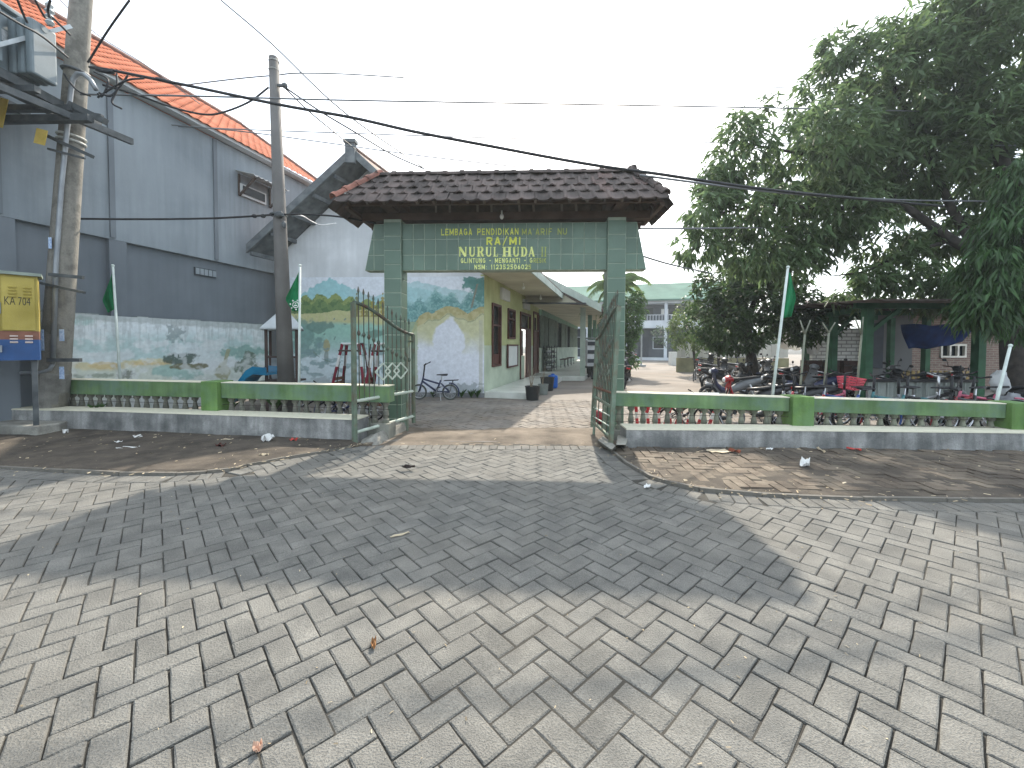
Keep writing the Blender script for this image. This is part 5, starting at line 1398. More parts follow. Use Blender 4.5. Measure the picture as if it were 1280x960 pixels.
# wires
blackw = mat('black cable', (0.02, 0.021, 0.024), 0.6, var=.1, bump=0)
greyw = mat('grey aluminium wire', (0.16, 0.17, 0.18), 0.5, var=.1, bump=0, metal=.3)
def cable(name, label, pts, r, m, group=None, sub=6):
    p3 = [P(*p) for p in pts]; out = []
    ext = [p3[0] * 2 - p3[1]] + p3 + [p3[-1] * 2 - p3[-2]]
    for i in range(len(p3) - 1):
        a, b, c, d = ext[i:i + 4]
        for k in range(sub):
            t = k / sub
            out.append(0.5 * ((2 * b) + (c - a) * t + (2 * a - 5 * b + 4 * c - d) * t * t + (3 * b - a - 3 * c + d) * t ** 3))
    out.append(p3[-1])
    return tag(MB().tube(out, r, 6).build(name, m, smooth=True), label, 'cable', group)
cable('cable_bundle', 'thick black cable bundle running from the utility pole past the gateway ridge into the tree',
      [(112, 84, 6.5), (140, 88, 6.45), (185, 97, 6.35), (240, 108, 6.25), (350, 131, 6.1), (440, 147, 6.0), (520, 165, 5.9), (620, 184, 5.85), (700, 199, 5.8), (760, 209, 5.75), (820, 217, 5.75), (880, 226, 5.8), (960, 237, 6.0), (1060, 247, 6.6), (1180, 258, 7.5)], 0.021, blackw)
cable('sheath', 'black insulated sleeve on the cable bundle near the utility pole', [(121, 86.5, 6.49), (132, 89.5, 6.46), (142, 90, 6.44)], 0.0300, blackw)
cable('sheath', 'longer black taped splice on the cable bundle over the orange roof', [(196, 98.5, 6.3), (206, 101, 6.28), (216, 103.5, 6.26)], 0.0260, blackw)
cable('wire', 'level grey wire crossing the whole sky above the gateway', [(100, 118, 6.6), (240, 120, 7), (420, 125, 7.4), (640, 129, 8), (970, 135, 9), (1150, 139, 9.5)], 0.0136, greyw)
cable('wire', 'pale wire passing behind the top of the slim pole', [(225, 107, 9), (300, 98, 9), (345, 94, 9), (372, 91.5, 9), (430, 92.5, 9.5), (505, 97, 10)], 0.0136, greyw)
cable('wire', 'steep wire dropping from the top of the sky to the gateway roof', [(276, 0, 6.6), (340, 55, 6.7), (430, 140, 7.2), (528, 209, 8.8)], 0.0117, greyw)
cable('wire', 'slack wire from the slim pole bracket down to the gateway roof', [(356, 109, 7.3), (400, 139, 7.4), (440, 163, 7.6), (490, 193, 8.5), (530, 211, 9)], 0.0136, blackw)
cable('wire', 'straighter wire from the slim pole bracket to the gable', [(355, 109, 7.3), (385, 138, 7.5), (415, 163, 8), (445, 187, 9.8)], 0.0117, blackw)
cable('wire', 'low pale wire between slim pole and tree, upper of a pair', [(150, 154, 9), (260, 160, 9.2), (420, 166, 9.5), (640, 173, 10), (880, 178, 11), (1070, 180, 11.5), (1270, 182, 9)], 0.0117, greyw)
cable('wire', 'low pale wire sagging to the gateway ridge, lower of a pair', [(200, 155, 9), (300, 164, 9), (420, 180, 9.2), (520, 194, 9.4), (650, 209, 9.6)], 0.0117, greyw)
cable('wire', 'service wire looping from the utility pole up to the slim pole', [(128, 106, 6.5), (170, 118, 6.8), (215, 134, 7), (255, 143, 7.1), (280, 140, 7.2), (312, 127, 7.3), (336, 109, 7.33)], 0.0157, blackw)
cable('wire', 'dark wire across the grey warehouse to the slim pole clamp', [(-10, 271, 7.0), (70, 273, 7.1), (170, 274, 7.2), (260, 273, 7.25), (318, 270, 7.3), (345, 268, 7.25)], 0.0177, blackw)
cable('wire', 'dark wire from the slim pole clamp to the gateway eave', [(352, 268, 7.25), (385, 268, 7.2), (425, 271, 7.1), (470, 279, 6.9)], 0.0157, blackw)
cable('wire', 'white looped wire hanging under the gable eave', [(360, 268, 7.3), (378, 270, 7.6), (390, 277, 8.0), (402, 281, 8.4), (420, 279, 8.8)], 0.0101, mat('white wire', (.6, .6, .6), .5))
for x in (318, 329): tag(MB().ball(P(x, 270, 7.29), (.05, .035, .035), 8, 6).build('insulator', blackw), 'black ring insulator on the wire, %s of two before the slim pole' % ('first' if x == 318 else 'second'), 'insulator')
cable('wire', 'short wire between gateway eave and tree at eave height', [(793, 286, 7.1), (880, 285.5, 8), (985, 284, 10)], 0.0157, greyw)
cable('wire', 'lowest wire leaving the gateway wing for the tree', [(796, 318, 7), (840, 331, 8), (890, 342, 9.5)], 0.0157, greyw)
cable('wire', 'faint wire high above the gateway at the right', [(845, 107, 12), (960, 109, 12), (1090, 113, 12)], 0.0117, greyw)
cable('wire', 'drooping wire under the cable bundle beside the tree', [(800, 219, 6), (900, 232, 6.3), (1000, 243, 7), (1130, 250, 8.5), (1270, 252, 9)], 0.0157, greyw)
cable('wire', 'wire climbing from the utility pole to the upper left sky', [(110, 78, 6.5), (135, 38, 6.3), (162, 0, 6.1)], 0.0157, blackw)
cable('wire', 'thin wire from the transformer top crossing behind the pole', [(75, 0, 7.5), (120, 42, 7.8), (180, 80, 8.2), (250, 130, 9)], 0.0097, greyw)
for k, pts in enumerate((((118, 90, 6.45), (135, 100, 6.3), (128, 120, 6.3), (122, 117, 6.3)), ((160, 94, 6.35), (150, 108, 6.35), (138, 120, 6.3), (124, 116, 6.3)), ((180, 98, 6.3), (160, 100, 6.3), (140, 110, 6.3), (122, 122, 6.3)), ((146, 92, 6.4), (146, 112, 6.35), (140, 128, 6.3), (152, 136, 6.3)), ((113, 120, 6.4), (98, 114, 6.45), (85, 100, 6.5), (80, 92, 6.5)))):
    cable('drop_wire', ('outer', 'lower', 'middle', 'hanging', 'pole hugging')[k] + ' loop of the tangled drop wires by the conduit mouth', pts, 0.0135, blackw)
for k, pts in enumerate((((22, 0, 5.6), (30, 20, 5.8), (34, 28, 5.9)), ((44, 0, 5.8), (55, 20, 6.0), (58, 22, 6.1)), ((63, 0, 6.0), (60, 12, 6.1), (62, 22, 6.15)), ((66, 22, 6.2), (80, 36, 6.3), (88, 44, 6.4)), ((-5, 12, 5.4), (25, 30, 5.7), (52, 45, 6.0), (85, 72, 6.5)))):
    cable('jumper_wire', ('leftmost', 'second', 'third', 'short right', 'long sagging')[k] + ' jumper wire above the transformer', pts, 0.0157, blackw)

# ================================================================== FLAGPOLES
palep = mat('pale painted pole', (0.55, 0.62, 0.58), 0.6, col2=(0.62, 0.68, 0.64), scale=5, fine=.06, world=True)
flag_m = mat('green flag cloth', (0.012, 0.20, 0.075), 0.8, col2=(0.02, 0.26, 0.10), scale=4, transl=.25, bump=0)
emb_m = mat('white flag emblem', (.6, .65, .6), .8)
def flagpole(label, base, top, Y, flag=None, flabel=None, emblem=False):
    b, t_ = P(base[0], base[1], Y), P(top[0], top[1], Y)
    t = thing('flagpole', label, 'flagpole', (b.x, Y, 0))
    d = (t_ - b) / (t_.z - b.z); f = b - d * b.z
    MB().tube([f, t_], [.024, .018], 8).ball(t_, .026, 8, 6).build('pole', palep, t, smooth=True)
    if flag:
        V = []; nx, ny = 8, 14
        for j in range(ny + 1):
            v = j / ny
            (xa, ya), (xb, yb) = flag(v)
            for i in range(nx + 1):
                u = i / nx; V.append(P(xa + (xb - xa) * u, ya + (yb - ya) * u, Y + .018 + .05 * math.sin(u * 8 + v * 2.5) * u ** .7))
        Fc = [(j * (nx + 1) + i, j * (nx + 1) + i + 1, (j + 1) * (nx + 1) + i + 1, (j + 1) * (nx + 1) + i) for j in range(ny) for i in range(nx)]
        mbf = MB(); mbf.add(V, Fc); fo = mbf.build('flag', flag_m, t, smooth=True, fix=False)
        fo.modifiers.new('solid', 'SOLIDIFY').thickness = .003
        tag(fo, flabel)
        if emblem:
            m_ = MB(); c = P(369.5, 381, Y - .05)
            m_.torus(c, .05, .008, (0, 1, 0), 18, 4)
            for k in range(7):
                a = math.pi * 2 * k / 7 + .3; m_.box(c + Vector((.09 * math.cos(a), 0, .08 * math.sin(a))), (.022, .004, .026), M=Matrix.Rotation(a, 3, 'Y'))
            m_.box(c + Vector((.0, 0, -.012)), (.05, .004, .02)).box(c + Vector((.0, 0, .02)), (.02, .004, .02)).build('emblem', emb_m, fo)
    return t
flagpole('white flagpole with limp green flag in front of the faded wall painting', (150, 473), (141, 332), 7.6,
         lambda v: ((141.6 + 4.2 * v * .5, 338 + v * 48), (139 - 11 * min(1, v * 1.5) + 12 * max(0, v - .66) * 3 * .6, 345 + v * 46)), 'limp green flag')
flagpole('white flagpole with green flag and white emblem right beside the slim pole', (373.7, 510), (375, 332), 7.0,
         lambda v: ((374.7 - v * .6, 337 + v * 52), (373 - 16 * min(1, v * 1.5) + 10 * max(0, v - .7) * 3, 341 + v * 48)), 'green flag with white emblem', True)
flagpole('slanting pale flagpole with green flag in front of the dark tree', (965.5, 495), (985, 334), 6.5,
         lambda v: ((984 - v * 7.2, 340 + v * 58), (987.5 + 8 * min(1, v * 1.7) - 14 * max(0, v - .55), 341 + v * 55)), 'limp green flag')
flagpole('slanting bare white pole at the right end of the balustrade', (1245.5, 502), (1263, 432), 6.0)

# ================================================================== BICYCLES AND MOTORCYCLES
tyre_m = mat('black tyre rubber', (0.016, 0.016, 0.017), 0.8, var=.2, bump=.05)
chrome = mat('dull chrome', (0.45, 0.46, 0.47), 0.3, metal=.9, var=.1, bump=0)
blackp = mat('black plastic', (0.015, 0.015, 0.017), 0.45, var=.2, bump=.05)
def fm(name, c): return mat(name, c, 0.4, var=.15, bump=0, spec=.5)
def bicycle(label, frame_m, loc, rz, k=1.0, Rw=.25, wb=.82, basket=None, rack=False, group='bicycles parked behind the right balustrade', lean=.08, tyre=tyre_m, hbz=.86, sz=.68, steer=.0):
    t = thing('bicycle', label, 'bicycle', (0, 0, 0), group)
    f, r = Vector((wb / 2, 0, Rw)), Vector((-wb / 2, 0, Rw))
    for c in (f, r):
        w = MB().torus(c, Rw - .02, .02, (0, 1, 0), 24, 6).build('wheel', tyre, t, smooth=True)
        MB().torus(c, Rw - .045, .008, (0, 1, 0), 20, 4).build('rim', chrome, w)
        m_ = MB()
        for i in range(10):
            a = math.pi * 2 * i / 10; m_.cyl(c + Vector((0, .012 * (-1) ** i, 0)), c + Vector(((Rw - .045) * math.cos(a), 0, (Rw - .045) * math.sin(a))), .0025, n=4, caps=False)
        m_.cyl(c - Vector((0, .04, 0)), c + Vector((0, .04, 0)), .02).build('spokes', chrome, w)
    hd = Vector((wb / 2 - .10, 0, Rw + .33)); bb = Vector((-.05, 0, Rw + .02)); st = Vector((-.17, 0, sz - .12)); hb = Vector((wb / 2 - .16, 0, hbz))
    m_ = MB().tube([hd - Vector((0, 0, .06)), bb], .026, 8).tube([hd + Vector((-.02, 0, -.0)), st - Vector((-.02, 0, .1))], .024, 8).tube([bb, st], .023, 8)
    for s in (-1, 1): m_.tube([bb + Vector((0, .02 * s, 0)), r + Vector((0, .05 * s, 0))], .012, 6).tube([st + Vector((0, .02 * s, -.08)), r + Vector((0, .05 * s, 0))], .012, 6)
    m_.build('frame', frame_m, t, smooth=True)
    m_ = MB().tube([hd + Vector((-.025, 0, .08)), hd - Vector((-.02, 0, .08))], .022, 8)
    for s in (-1, 1): m_.tube([hd + Vector((.02, .045 * s, -.08)), f + Vector((0, .05 * s, 0))], .016, 6)
    m_.build('fork', frame_m, t, smooth=True)
    MB().tube([hd + Vector((-.02, 0, .06)), hb], .02, 8).tube([hb + Vector((-.08, -.21, .05)), hb + Vector((.0, -.08, .0)), hb + Vector((.0, .08, .0)), hb + Vector((-.08, .21, .05))], .012, 8).build('handlebar', blackp if frame_m is not chrome else chrome, t, smooth=True)
    for s in (-1, 1): MB().tube([hb + Vector((-.06, .16 * s, .035)), hb + Vector((-.09, .225 * s, .055))], .015, 8).build('grip', tyre_m, t, smooth=True)
    MB().tube([st - Vector((0, 0, .04)), Vector((st.x - .03, 0, sz))], .013, 8).build('seat_post', chrome, t)
    c = Vector((st.x - .04, 0, sz + .02))
    MB().loft([[c + Vector((-.13, y, z)) for y, z in ((-.07, -.02), (.07, -.02), (.06, .025), (-.06, .025))], [c + Vector((-.05, y, z)) for y, z in ((-.075, -.02), (.075, -.02), (.06, .02), (-.06, .02))], [c + Vector((.06, y, z)) for y, z in ((-.03, -.015), (.03, -.015), (.025, .015), (-.025, .015))], [c + Vector((.15, y, z)) for y, z in ((-.018, -.015), (.018, -.015), (.015, .01), (-.015, .01))]]).build('saddle', blackp, t, bevel=.01)
    m_ = MB().torus(bb + Vector((0, -.04, 0)), .07, .008, (0, 1, 0), 16, 4).tube([bb + Vector((0, -.06, 0)), bb + Vector((.09, -.06, -.12))], .009, 6).tube([bb + Vector((0, .06, 0)), bb + Vector((-.09, .06, .12))], .009, 6)
    m_.build('crank', chrome, t)
    for s in (1, -1): MB().box(bb + Vector((.09 * s, -.1 * s, -.12 * s)), (.08, .09, .02)).build('pedal', blackp, t)
    MB().torus(r, Rw + .025, .018, (0, 1, 0), 14, 5, R(200), R(320)).build('mudguard', frame_m, t, smooth=True)
    if rack:
        m_ = MB()
        for s in (-.05, 0, .05): m_.tube([Vector((st.x - .08, s, Rw * 2 + .09)), Vector((r.x - .22, s, Rw * 2 + .11))], .008, 5)
        for s in (-1, 1): m_.tube([r + Vector((0, .05 * s, 0)), Vector((r.x - .08, .05 * s, Rw * 2 + .1))], .006, 5)
        m_.build('rack', blackp, t)
    if basket:
        c = hb + Vector((.2, 0, -.17)); m_ = MB()
        lo = [c + Vector((x, y, -.1)) for x, y in ((-.1, -.13), (.1, -.13), (.1, .13), (-.1, .13))]; hi = [c + Vector((x, y, .1)) for x, y in ((-.13, -.17), (.14, -.17), (.14, .17), (-.13, .17))]
        for i in range(4):
            a, b = lo[i], lo[(i + 1) % 4]; e, g = hi[i], hi[(i + 1) % 4]
            for q in range(5): f_ = q / 4; m_.beam(a.lerp(e, f_), b.lerp(g, f_), .012, .02)
            for q in range(6): f_ = q / 5; m_.beam(a.lerp(b, f_), e.lerp(g, f_), .012, .012)
        m_.extrude(lo, (0, 0, .01)); m_.build('basket', basket, t)
    MB().tube([bb + Vector((-.1, .06, 0)), bb + Vector((-.16, .2, -Rw))], .008, 6).build('kickstand', chrome, t)
    t.location = loc; t.rotation_euler = (lean, 0, rz); t.scale = (k, k, k)
    BASE[t.name] = Vector((0, 0, 0))
    return t
navy = fm('navy bicycle paint', (0.02, 0.03, 0.085)); redp = fm('red bicycle paint', (0.30, 0.02, 0.03)); bluep = fm('blue bicycle paint', (0.03, 0.07, 0.25))
pinkp = fm('pink bicycle paint', (0.45, 0.10, 0.16)); greyp = fm('grey bicycle paint', (0.15, 0.16, 0.17)); tealp = fm('teal bicycle paint', (0.04, 0.16, 0.17)); blk = fm('black bicycle paint', (0.02, 0.02, 0.022))
fx = P(543, 490, 10.35)
bicycle('navy folding bicycle leaning by the painted gable wall', navy, (fx.x, 10.38, 0), R(180 - 3), 1.0, .205, .80, rack=True, group=None, lean=-.06, tyre=mat('greyish tyre', (.10, .11, .10), .8), hbz=.90, sz=.63)
bik = [(1002, 6.95, 200, greyp, None, 'grey child bicycle nearest the slanting flagpole'), (1020, 6.75, 160, redp, None, 'red bicycle left of the one with the basket'), (1036, 7.1, 20, pinkp, mat('pink red basket', (.62, .10, .13), .5), 'pink bicycle with a red front basket'),
       (1062, 6.8, 175, bluep, None, 'blue bicycle just right of the pink basket'), (1092, 6.7, 10, greyp, None, 'grey bicycle with wide dark handlebar by the corrugated wall'), (1122, 6.75, 190, tealp, None, 'teal bicycle in front of the corrugated wall'),
       (1146, 6.95, 15, chrome, None, 'silver bicycle with bare metal frame before the corrugated wall'), (1166, 6.7, 170, blk, None, 'black bicycle with tall saddle before the corrugated wall'), (1192, 6.8, 12, redp, None, 'dark red bicycle left of the front shed post'),
       (1214, 6.7, 200, blk, None, 'black bicycle at the foot of the right shed post'), (1236, 6.9, 165, pinkp, None, 'pink bicycle left of the bare white pole')]
for px, Y, a, m_, bk_, lab in bik:
    p = P(px, 480, Y); bicycle(lab, m_, (p.x, Y, 0), R(a + random.uniform(-15, 15)), .94, .28, .92, basket=bk_, hbz=.98, sz=.76, lean=random.uniform(.05, .16))
for px, Y, a, m_, lab in ((868, 16.5, 60, blk, 'black bicycle at the left of the far row under the light green tree'), (880, 15.5, 75, greyp, 'grey bicycle in the middle of the far row under the trees'), (893, 16.8, 50, blk, 'dark bicycle at the right of the far row under the trees'), (857, 6.9, 8, blk, 'black bicycle lying low behind the left part of the right balustrade'), (890, 6.95, 170, greyp, 'grey bicycle beside the red and white striped rack')):
    p = P(px, 480, Y); bicycle(lab, m_, (p.x, Y, 0), R(a), .8 if Y < 10 else .95, .24, .80, lean=.1, hbz=.74 if Y < 10 else .86, sz=.6 if Y < 10 else .68)
for px, Y, a, m_, lab in ((384, 7.9, 30, blk, 'black bicycle behind the left balustrade near the slim pole'), (432, 7.4, 10, navy, 'dark bicycle behind the left balustrade near the gate'), (452, 7.6, 160, blk, 'black bicycle standing before the red swing frame')):
    p = P(px, 480, Y); bicycle(lab, m_, (p.x, Y, 0), R(a), .8, .24, .80, lean=.1, group='bicycles by the playground', hbz=.78, sz=.62)

def ring(c, w, h, n=10, flat=1.0):
    return [Vector((c[0], c[1] + w / 2 * math.copysign(abs(math.cos(2 * math.pi * i / n)) ** flat, math.cos(2 * math.pi * i / n)), c[2] + h / 2 * math.copysign(abs(math.sin(2 * math.pi * i / n)) ** flat, math.sin(2 * math.pi * i / n)))) for i in range(n)]
def motorcycle(label, paint, loc, rz, k=.9, accent=None, lean=.12, group='motorcycles parked in the courtyard'):
    t = thing('motorcycle', label, 'motorcycle', (0, 0, 0), group)
    accent = accent or paint
    Rw = .28; f, r = Vector((.62, 0, Rw)), Vector((-.62, 0, Rw))
    for c in (f, r):
        w = MB().torus(c, Rw - .045, .045, (0, 1, 0), 28, 8).build('wheel', tyre_m, t, smooth=True)
        m_ = MB().torus(c, Rw - .09, .014, (0, 1, 0), 24, 5).cyl(c - Vector((0, .06, 0)), c + Vector((0, .06, 0)), .05, n=12)
        for i in range(6):
            a = math.pi * i / 3; m_.beam(c, c + Vector(((Rw - .09) * math.cos(a), 0, (Rw - .09) * math.sin(a))), .02, .03, up=(0, 1, 0))
        m_.build('rim', chrome, w)
    MB().loft([ring((-.98, 0, .80), .06, .06), ring((-.85, 0, .76), .20, .16), ring((-.6, 0, .68), .26, .26), ring((-.35, 0, .60), .24, .30), ring((-.12, 0, .50), .20, .26), ring((.1, 0, .40), .16, .16)]).build('rear_body', paint, t, smooth=True)
    MB().loft([ring((.1, 0, .40), .22, .14), ring((.28, 0, .45), .30, .20), ring((.42, 0, .62), .36, .16), ring((.46, 0, .80), .32, .12), ring((.43, 0, .92), .22, .1)]).build('leg_shield', accent, t, smooth=True)
    MB().loft([ring((-.92, 0, .845), .16, .05, 10), ring((-.6, 0, .81), .25, .09, 10), ring((-.25, 0, .76), .24, .09, 10), ring((.0, 0, .75), .15, .07, 10)]).build('seat', blackp, t, smooth=True)
    MB().loft([ring((.36, 0, .96), .18, .10), ring((.44, 0, 1.0), .30, .16), ring((.52, 0, .97), .24, .14), ring((.56, 0, .95), .12, .08)]).build('handlebar_cover', accent, t, smooth=True)
    MB().ball((.555, 0, .96), (.03, .075, .055), 10, 7).build('headlight', mat('headlight glass', (.6, .62, .62), .15, var=.05, bump=0), t, smooth=True)
    MB().tube([(.40, -.34, 1.02), (.44, -.16, 1.03), (.46, 0, 1.0), (.44, .16, 1.03), (.40, .34, 1.02)], .014, 8).build('handlebar', blackp, t, smooth=True)
    for s in (-1, 1):
        MB().tube([(.42, .22 * s, 1.03), (.40, .26 * s, 1.17), (.38, .29 * s, 1.19)], .007, 6).ball((.375, .32 * s, 1.21), (.018, .06, .042), 10, 6).build('mirror', blackp, t, smooth=True)
        MB().tube([(.44, .07 * s, .78), (.56, .075 * s, .42), f + Vector((0, .075 * s, 0))], .022, 8).build('fork', blackp, t, smooth=True)
        MB().tube([(-.45, .12 * s, .6), (-.62, .11 * s, Rw)], .028, 8).build('shock_absorber', chrome, t, smooth=True)
    MB().torus(f, Rw + .025, .05, (0, 1, 0), 14, 6, R(200), R(330)).build('front_mudguard', paint, t, smooth=True)
    MB().loft([ring((-.82, 0, .62), .12, .04), ring((-.98, 0, .48), .12, .03)]).build('rear_mudguard', blackp, t)
    MB().box((-.965, 0, .79), (.05, .14, .06)).build('tail_light', mat('red lens', (.35, .02, .02), .25, bump=0), t, bevel=.01)
    MB().loft([ring((-.1, 0, .22), .16, .12), ring((.0, 0, .30), .2, .2), ring((.18, 0, .30), .18, .16), ring((.3, 0, .34), .12, .1)]).build('engine', mat('engine casting', (.16, .16, .165), .5, metal=.6, scale=14, var=.3), t, smooth=True)
    MB().tube([(.1, -.12, .2), (-.2, -.15, .17), (-.4, -.15, .22), (-.8, -.16, .36)], [.018, .02, .045, .05], 10).build('exhaust', chrome, t, smooth=True)
    MB().tube([(-.9, -.1, .88), (-1.0, -.07, .9), (-1.0, .07, .9), (-.9, .1, .88)], .012, 6).build('grab_rail', chrome, t)
    MB().box((-1.0, 0, .56), (.012, .2, .11), M=Matrix.Rotation(R(-20), 3, 'Y')).build('number_plate', mat('plain dark number plate', (.03, .03, .03), .5), t)
    MB().tube([(-.08, .1, .22), (-.14, .26, .0)], .012, 6).build('kickstand', blackp, t)
    t.location = loc; t.rotation_euler = (lean, 0, rz); t.scale = (k, k, k); BASE[t.name] = Vector((0, 0, 0))
    return t
mblack = fm('glossy black motorcycle paint', (0.012, 0.012, 0.014)); mred = fm('red motorcycle paint', (0.30, 0.015, 0.02)); mblue = fm('dark blue motorcycle paint', (0.025, 0.03, 0.075)); mwhite = fm('white motorcycle paint', (.55, .56, .58)); mgrey = fm('grey motorcycle paint', (.12, .125, .13))
mo = [(908, 12.6, -8, mblack, mblack, .86, 'black motorcycle with pale tail parked sideways in the sunlit courtyard'),
      (945, 14.0, 15, mblack, mgrey, .92, 'black motorcycle behind the sideways one, under the dark tree'), (972, 13.0, 160, mblue, mblack, .92, 'dark blue motorcycle beside the green shed post'),
      (938, 7.6, 176, mblack, mred, .80, 'black motorcycle with red and white side just behind the right balustrade'), (988, 7.7, 150, mblack, mblack, .82, 'black scooter showing its handlebar behind the balustrade post'),
      (776, 14.5, 262, mblue, mblue, .92, 'dark blue scooter parked right of the gateway column'), (783, 16.2, 258, mgrey, mblack, .92, 'grey scooter parked behind the dark blue scooter'), (770, 13.4, 95, mblack, mblack, .9, 'black scooter half hidden by the right gateway column'),
      (789, 31, 85, mwhite, mwhite, 1, 'white scooter far away by the bush'), (862, 33, 10, mblue, mblue, 1, 'blue motorcycle in front of the far school building'), (1232, 7.9, 120, mblack, mblack, .82, 'black motorcycle beside the white sack by the tree trunk'), (1108, 10.2, 30, mwhite, mblack, .8, 'silver motorcycle under the shed roof behind the corrugated wall'),
      (893, 15.2, 25, mblack, mblack, .92, 'black motorcycle just behind the tail of the sideways one'), (957, 11.9, 165, mblack, mblack, .9, 'black motorcycle in front of the dark tree trunk'),
      (1000, 11.0, 20, mblack, mgrey, .88, 'black motorcycle with grey cowl left of the leftmost forked stake'), (1018, 10.2, 170, mblue, mblack, .86, 'dark blue motorcycle between the two left forked stakes'),
      (1052, 10.6, 15, mblack, mblack, .86, 'black motorcycle under the shed behind the pink bicycle'), (1140, 10.9, 160, mblack, mgrey, .86, 'dark motorcycle under the shed in front of the ochre slats'), (1180, 10.6, 20, mblack, mblack, .86, 'all black motorcycle below the house window'),
      (880, 19.5, 40, mblack, mblack, 1, 'small dark motorcycle at the pale panel fence, left'), (935, 18.5, 150, mgrey, mblack, 1, 'small grey motorcycle at the pale panel fence, right'), (915, 9.6, 172, mgrey, mblue, .84, 'grey and blue motorcycle close behind the right balustrade'),
      (922, 16, 20, mgrey, mblack, .92, 'grey motorcycle in the second row under the trees')]
for px, Y, a, p_, ac, k, lab in mo:
    p = P(px, 480, Y); motorcycle(lab, p_, (p.x, Y, 0), R(a), k, ac)
# red and white striped rack seen through the balusters
stripe_r = mat('red stripe paint', (.45, .03, .04), .6, var=.1); stripe_w = mat('white stripe paint', (.68, .68, .66), .6, var=.06)
rk = thing('striped_rack', 'red and white striped low bicycle rack behind the right balustrade', 'bicycle rack', (P(840, 500, 6.6).x, 6.6, 0))
for i in range(7):
    xa = P(800 + i * 14, 500, 6.6).x; 
    for leg in range(2):
        a = Vector((xa, 6.6 + .1 * leg, .0)); b = Vector((xa + (.22 if leg == 0 else -.05), 6.6 + .1 * leg, .62))
        for s in range(6): MB().cyl(a.lerp(b, s / 6), a.lerp(b, (s + 1) / 6), .026, n=8).build('striped_tube', stripe_r if s % 2 else stripe_w, rk)
MB().cyl((P(798, 500, 6.6).x, 6.65, .62), (P(900, 500, 6.6).x, 6.65, .62), .022).build('top_tube', stripe_w, rk)

# ================================================================== PLAYGROUND
pst = mat('brown painted steel post', (0.06, 0.04, 0.035), 0.6, var=.3, fine=.1); bluesl = mat('blue slide plastic', (0.01, 0.13, 0.26), 0.3, col2=(0.015, 0.19, 0.33), scale=3, spec=.5)
wroof = mat('white sheet roof', (.40, .43, .44), .6, var=.08)
YS = 8.5
def PX(px, Y, z): p = P(px, 450, Y); return Vector((p.x, Y, z))
st_ = thing('slide_tower', 'small play tower with white hip roof and blue slide behind the slim pole', 'playground slide', tuple(PX(352, YS, 0)))
zt_ = P(350, 410, YS).z; za_ = P(350, 390, YS + .4).z + .12
for px, Y in ((333, YS), (371, YS), (338, YS + .9), (373, YS + .9)): MB().cyl(PX(px, Y, 0), PX(px, Y, zt_), .032).build('post', pst, st_)
cs = [PX(325, YS - .12, zt_), PX(379, YS - .12, zt_), PX(380, YS + 1.05, zt_), PX(331, YS + 1.05, zt_)]; ap = PX(356, YS + .45, za_)
MB().add(cs + [ap] + [c - Vector((0, 0, .03)) for c in cs], [(0, 1, 4), (1, 2, 4), (2, 3, 4), (3, 0, 4), (8, 7, 6, 5), (0, 5, 6, 1), (1, 6, 7, 2), (2, 7, 8, 3), (3, 8, 5, 0)]).build('roof', wroof, st_, fix=False)
for z in (.62, 1.14): 
    MB().cyl(PX(333, YS, z), PX(371, YS, z), .02).build('rail', pst, st_); MB().cyl(PX(333, YS, z), PX(338, YS + .9, z), .02).build('rail', pst, st_)
MB().box(PX(352, YS + .45, .60), (.62, .9, .04)).build('platform', pst, st_)
MB().box(PX(352, YS + .9, .86), (.6, .03, .5)).build('back_panel', mat('grey tower panel', (.22, .25, .27), .7, var=.15), st_)
m_ = MB(); sl = [(341, .78), (325, .80), (317, .72), (307, .50), (298, .28), (288, .18)]
for s in (0,):
    rings = []
    for px, z in sl:
        c = PX(px, YS - .0, z + .02); rings.append([c + Vector((0, y, dz)) for y, dz in ((-.26, .13), (-.23, .13), (-.21, .01), (.21, .01), (.23, .13), (.26, .13), (.24, -.03), (-.24, -.03))])
    m_.loft(rings)
m_.build('slide', bluesl, st_)
swr = mat('red swing paint', (.17, .012, .028), .5, var=.2); sww = mat('white swing paint', (.55, .56, .55), .5, var=.1); swo = mat('brown slatted seat wood', (.13, .065, .04), .7, var=.3)
def swing(label, px0, px1, Y):
    a, b = PX(px0, Y, 0), PX(px1, Y, 0); c = (a + b) / 2; H = 1.42; w = (b - a).length / 2
    t = thing('swing_frame', label, 'swing', tuple(c), 'swing frames beside the gable wall')
    for sx in (-1, 1):
        for sy in (-1, 1):
            lo = c + Vector((sx * (w + .14), sy * .35, 0)); hi = c + Vector((sx * (w - .12), sy * .12, H))
            for q in range(6): MB().cyl(lo.lerp(hi, q / 6), lo.lerp(hi, (q + 1) / 6), .03).build('leg', sww if q in (0, 4) else swr, t)
    for sy in (-1, 1): MB().cyl(c + Vector((-w + .1, sy * .12, H)), c + Vector((w - .1, sy * .12, H)), .028).build('top_bar', sww if sy < 0 else pst, t)
    MB().cyl(c + Vector((-w + .06, -.16, H - .14)), c + Vector((w - .06, -.16, H - .14)), .02).build('top_bar', pst, t)
    for sx in (-1, 1):
        for sy in (-1, 1): MB().cyl(c + Vector((sx * .2, sy * .11, H)), c + Vector((sx * .27, sy * .2, .45)), .012).build('hanger', pst, t)
        for k in range(4): MB().box(c + Vector((sx * .30, 0, .42 + .09 * k)), (.03, .5, .06)).build('slat', swo, t)
        for k in range(3): MB().box(c + Vector((sx * (.12 + .07 * k), 0, .40)), (.055, .5, .025)).build('slat', swo, t)
    MB().box(c + Vector((0, 0, .2)), (.6, .5, .03)).build('footboard', swo, t)
swing('red and white two seat swing frame farther left by the mural', 424, 458, 8.6)
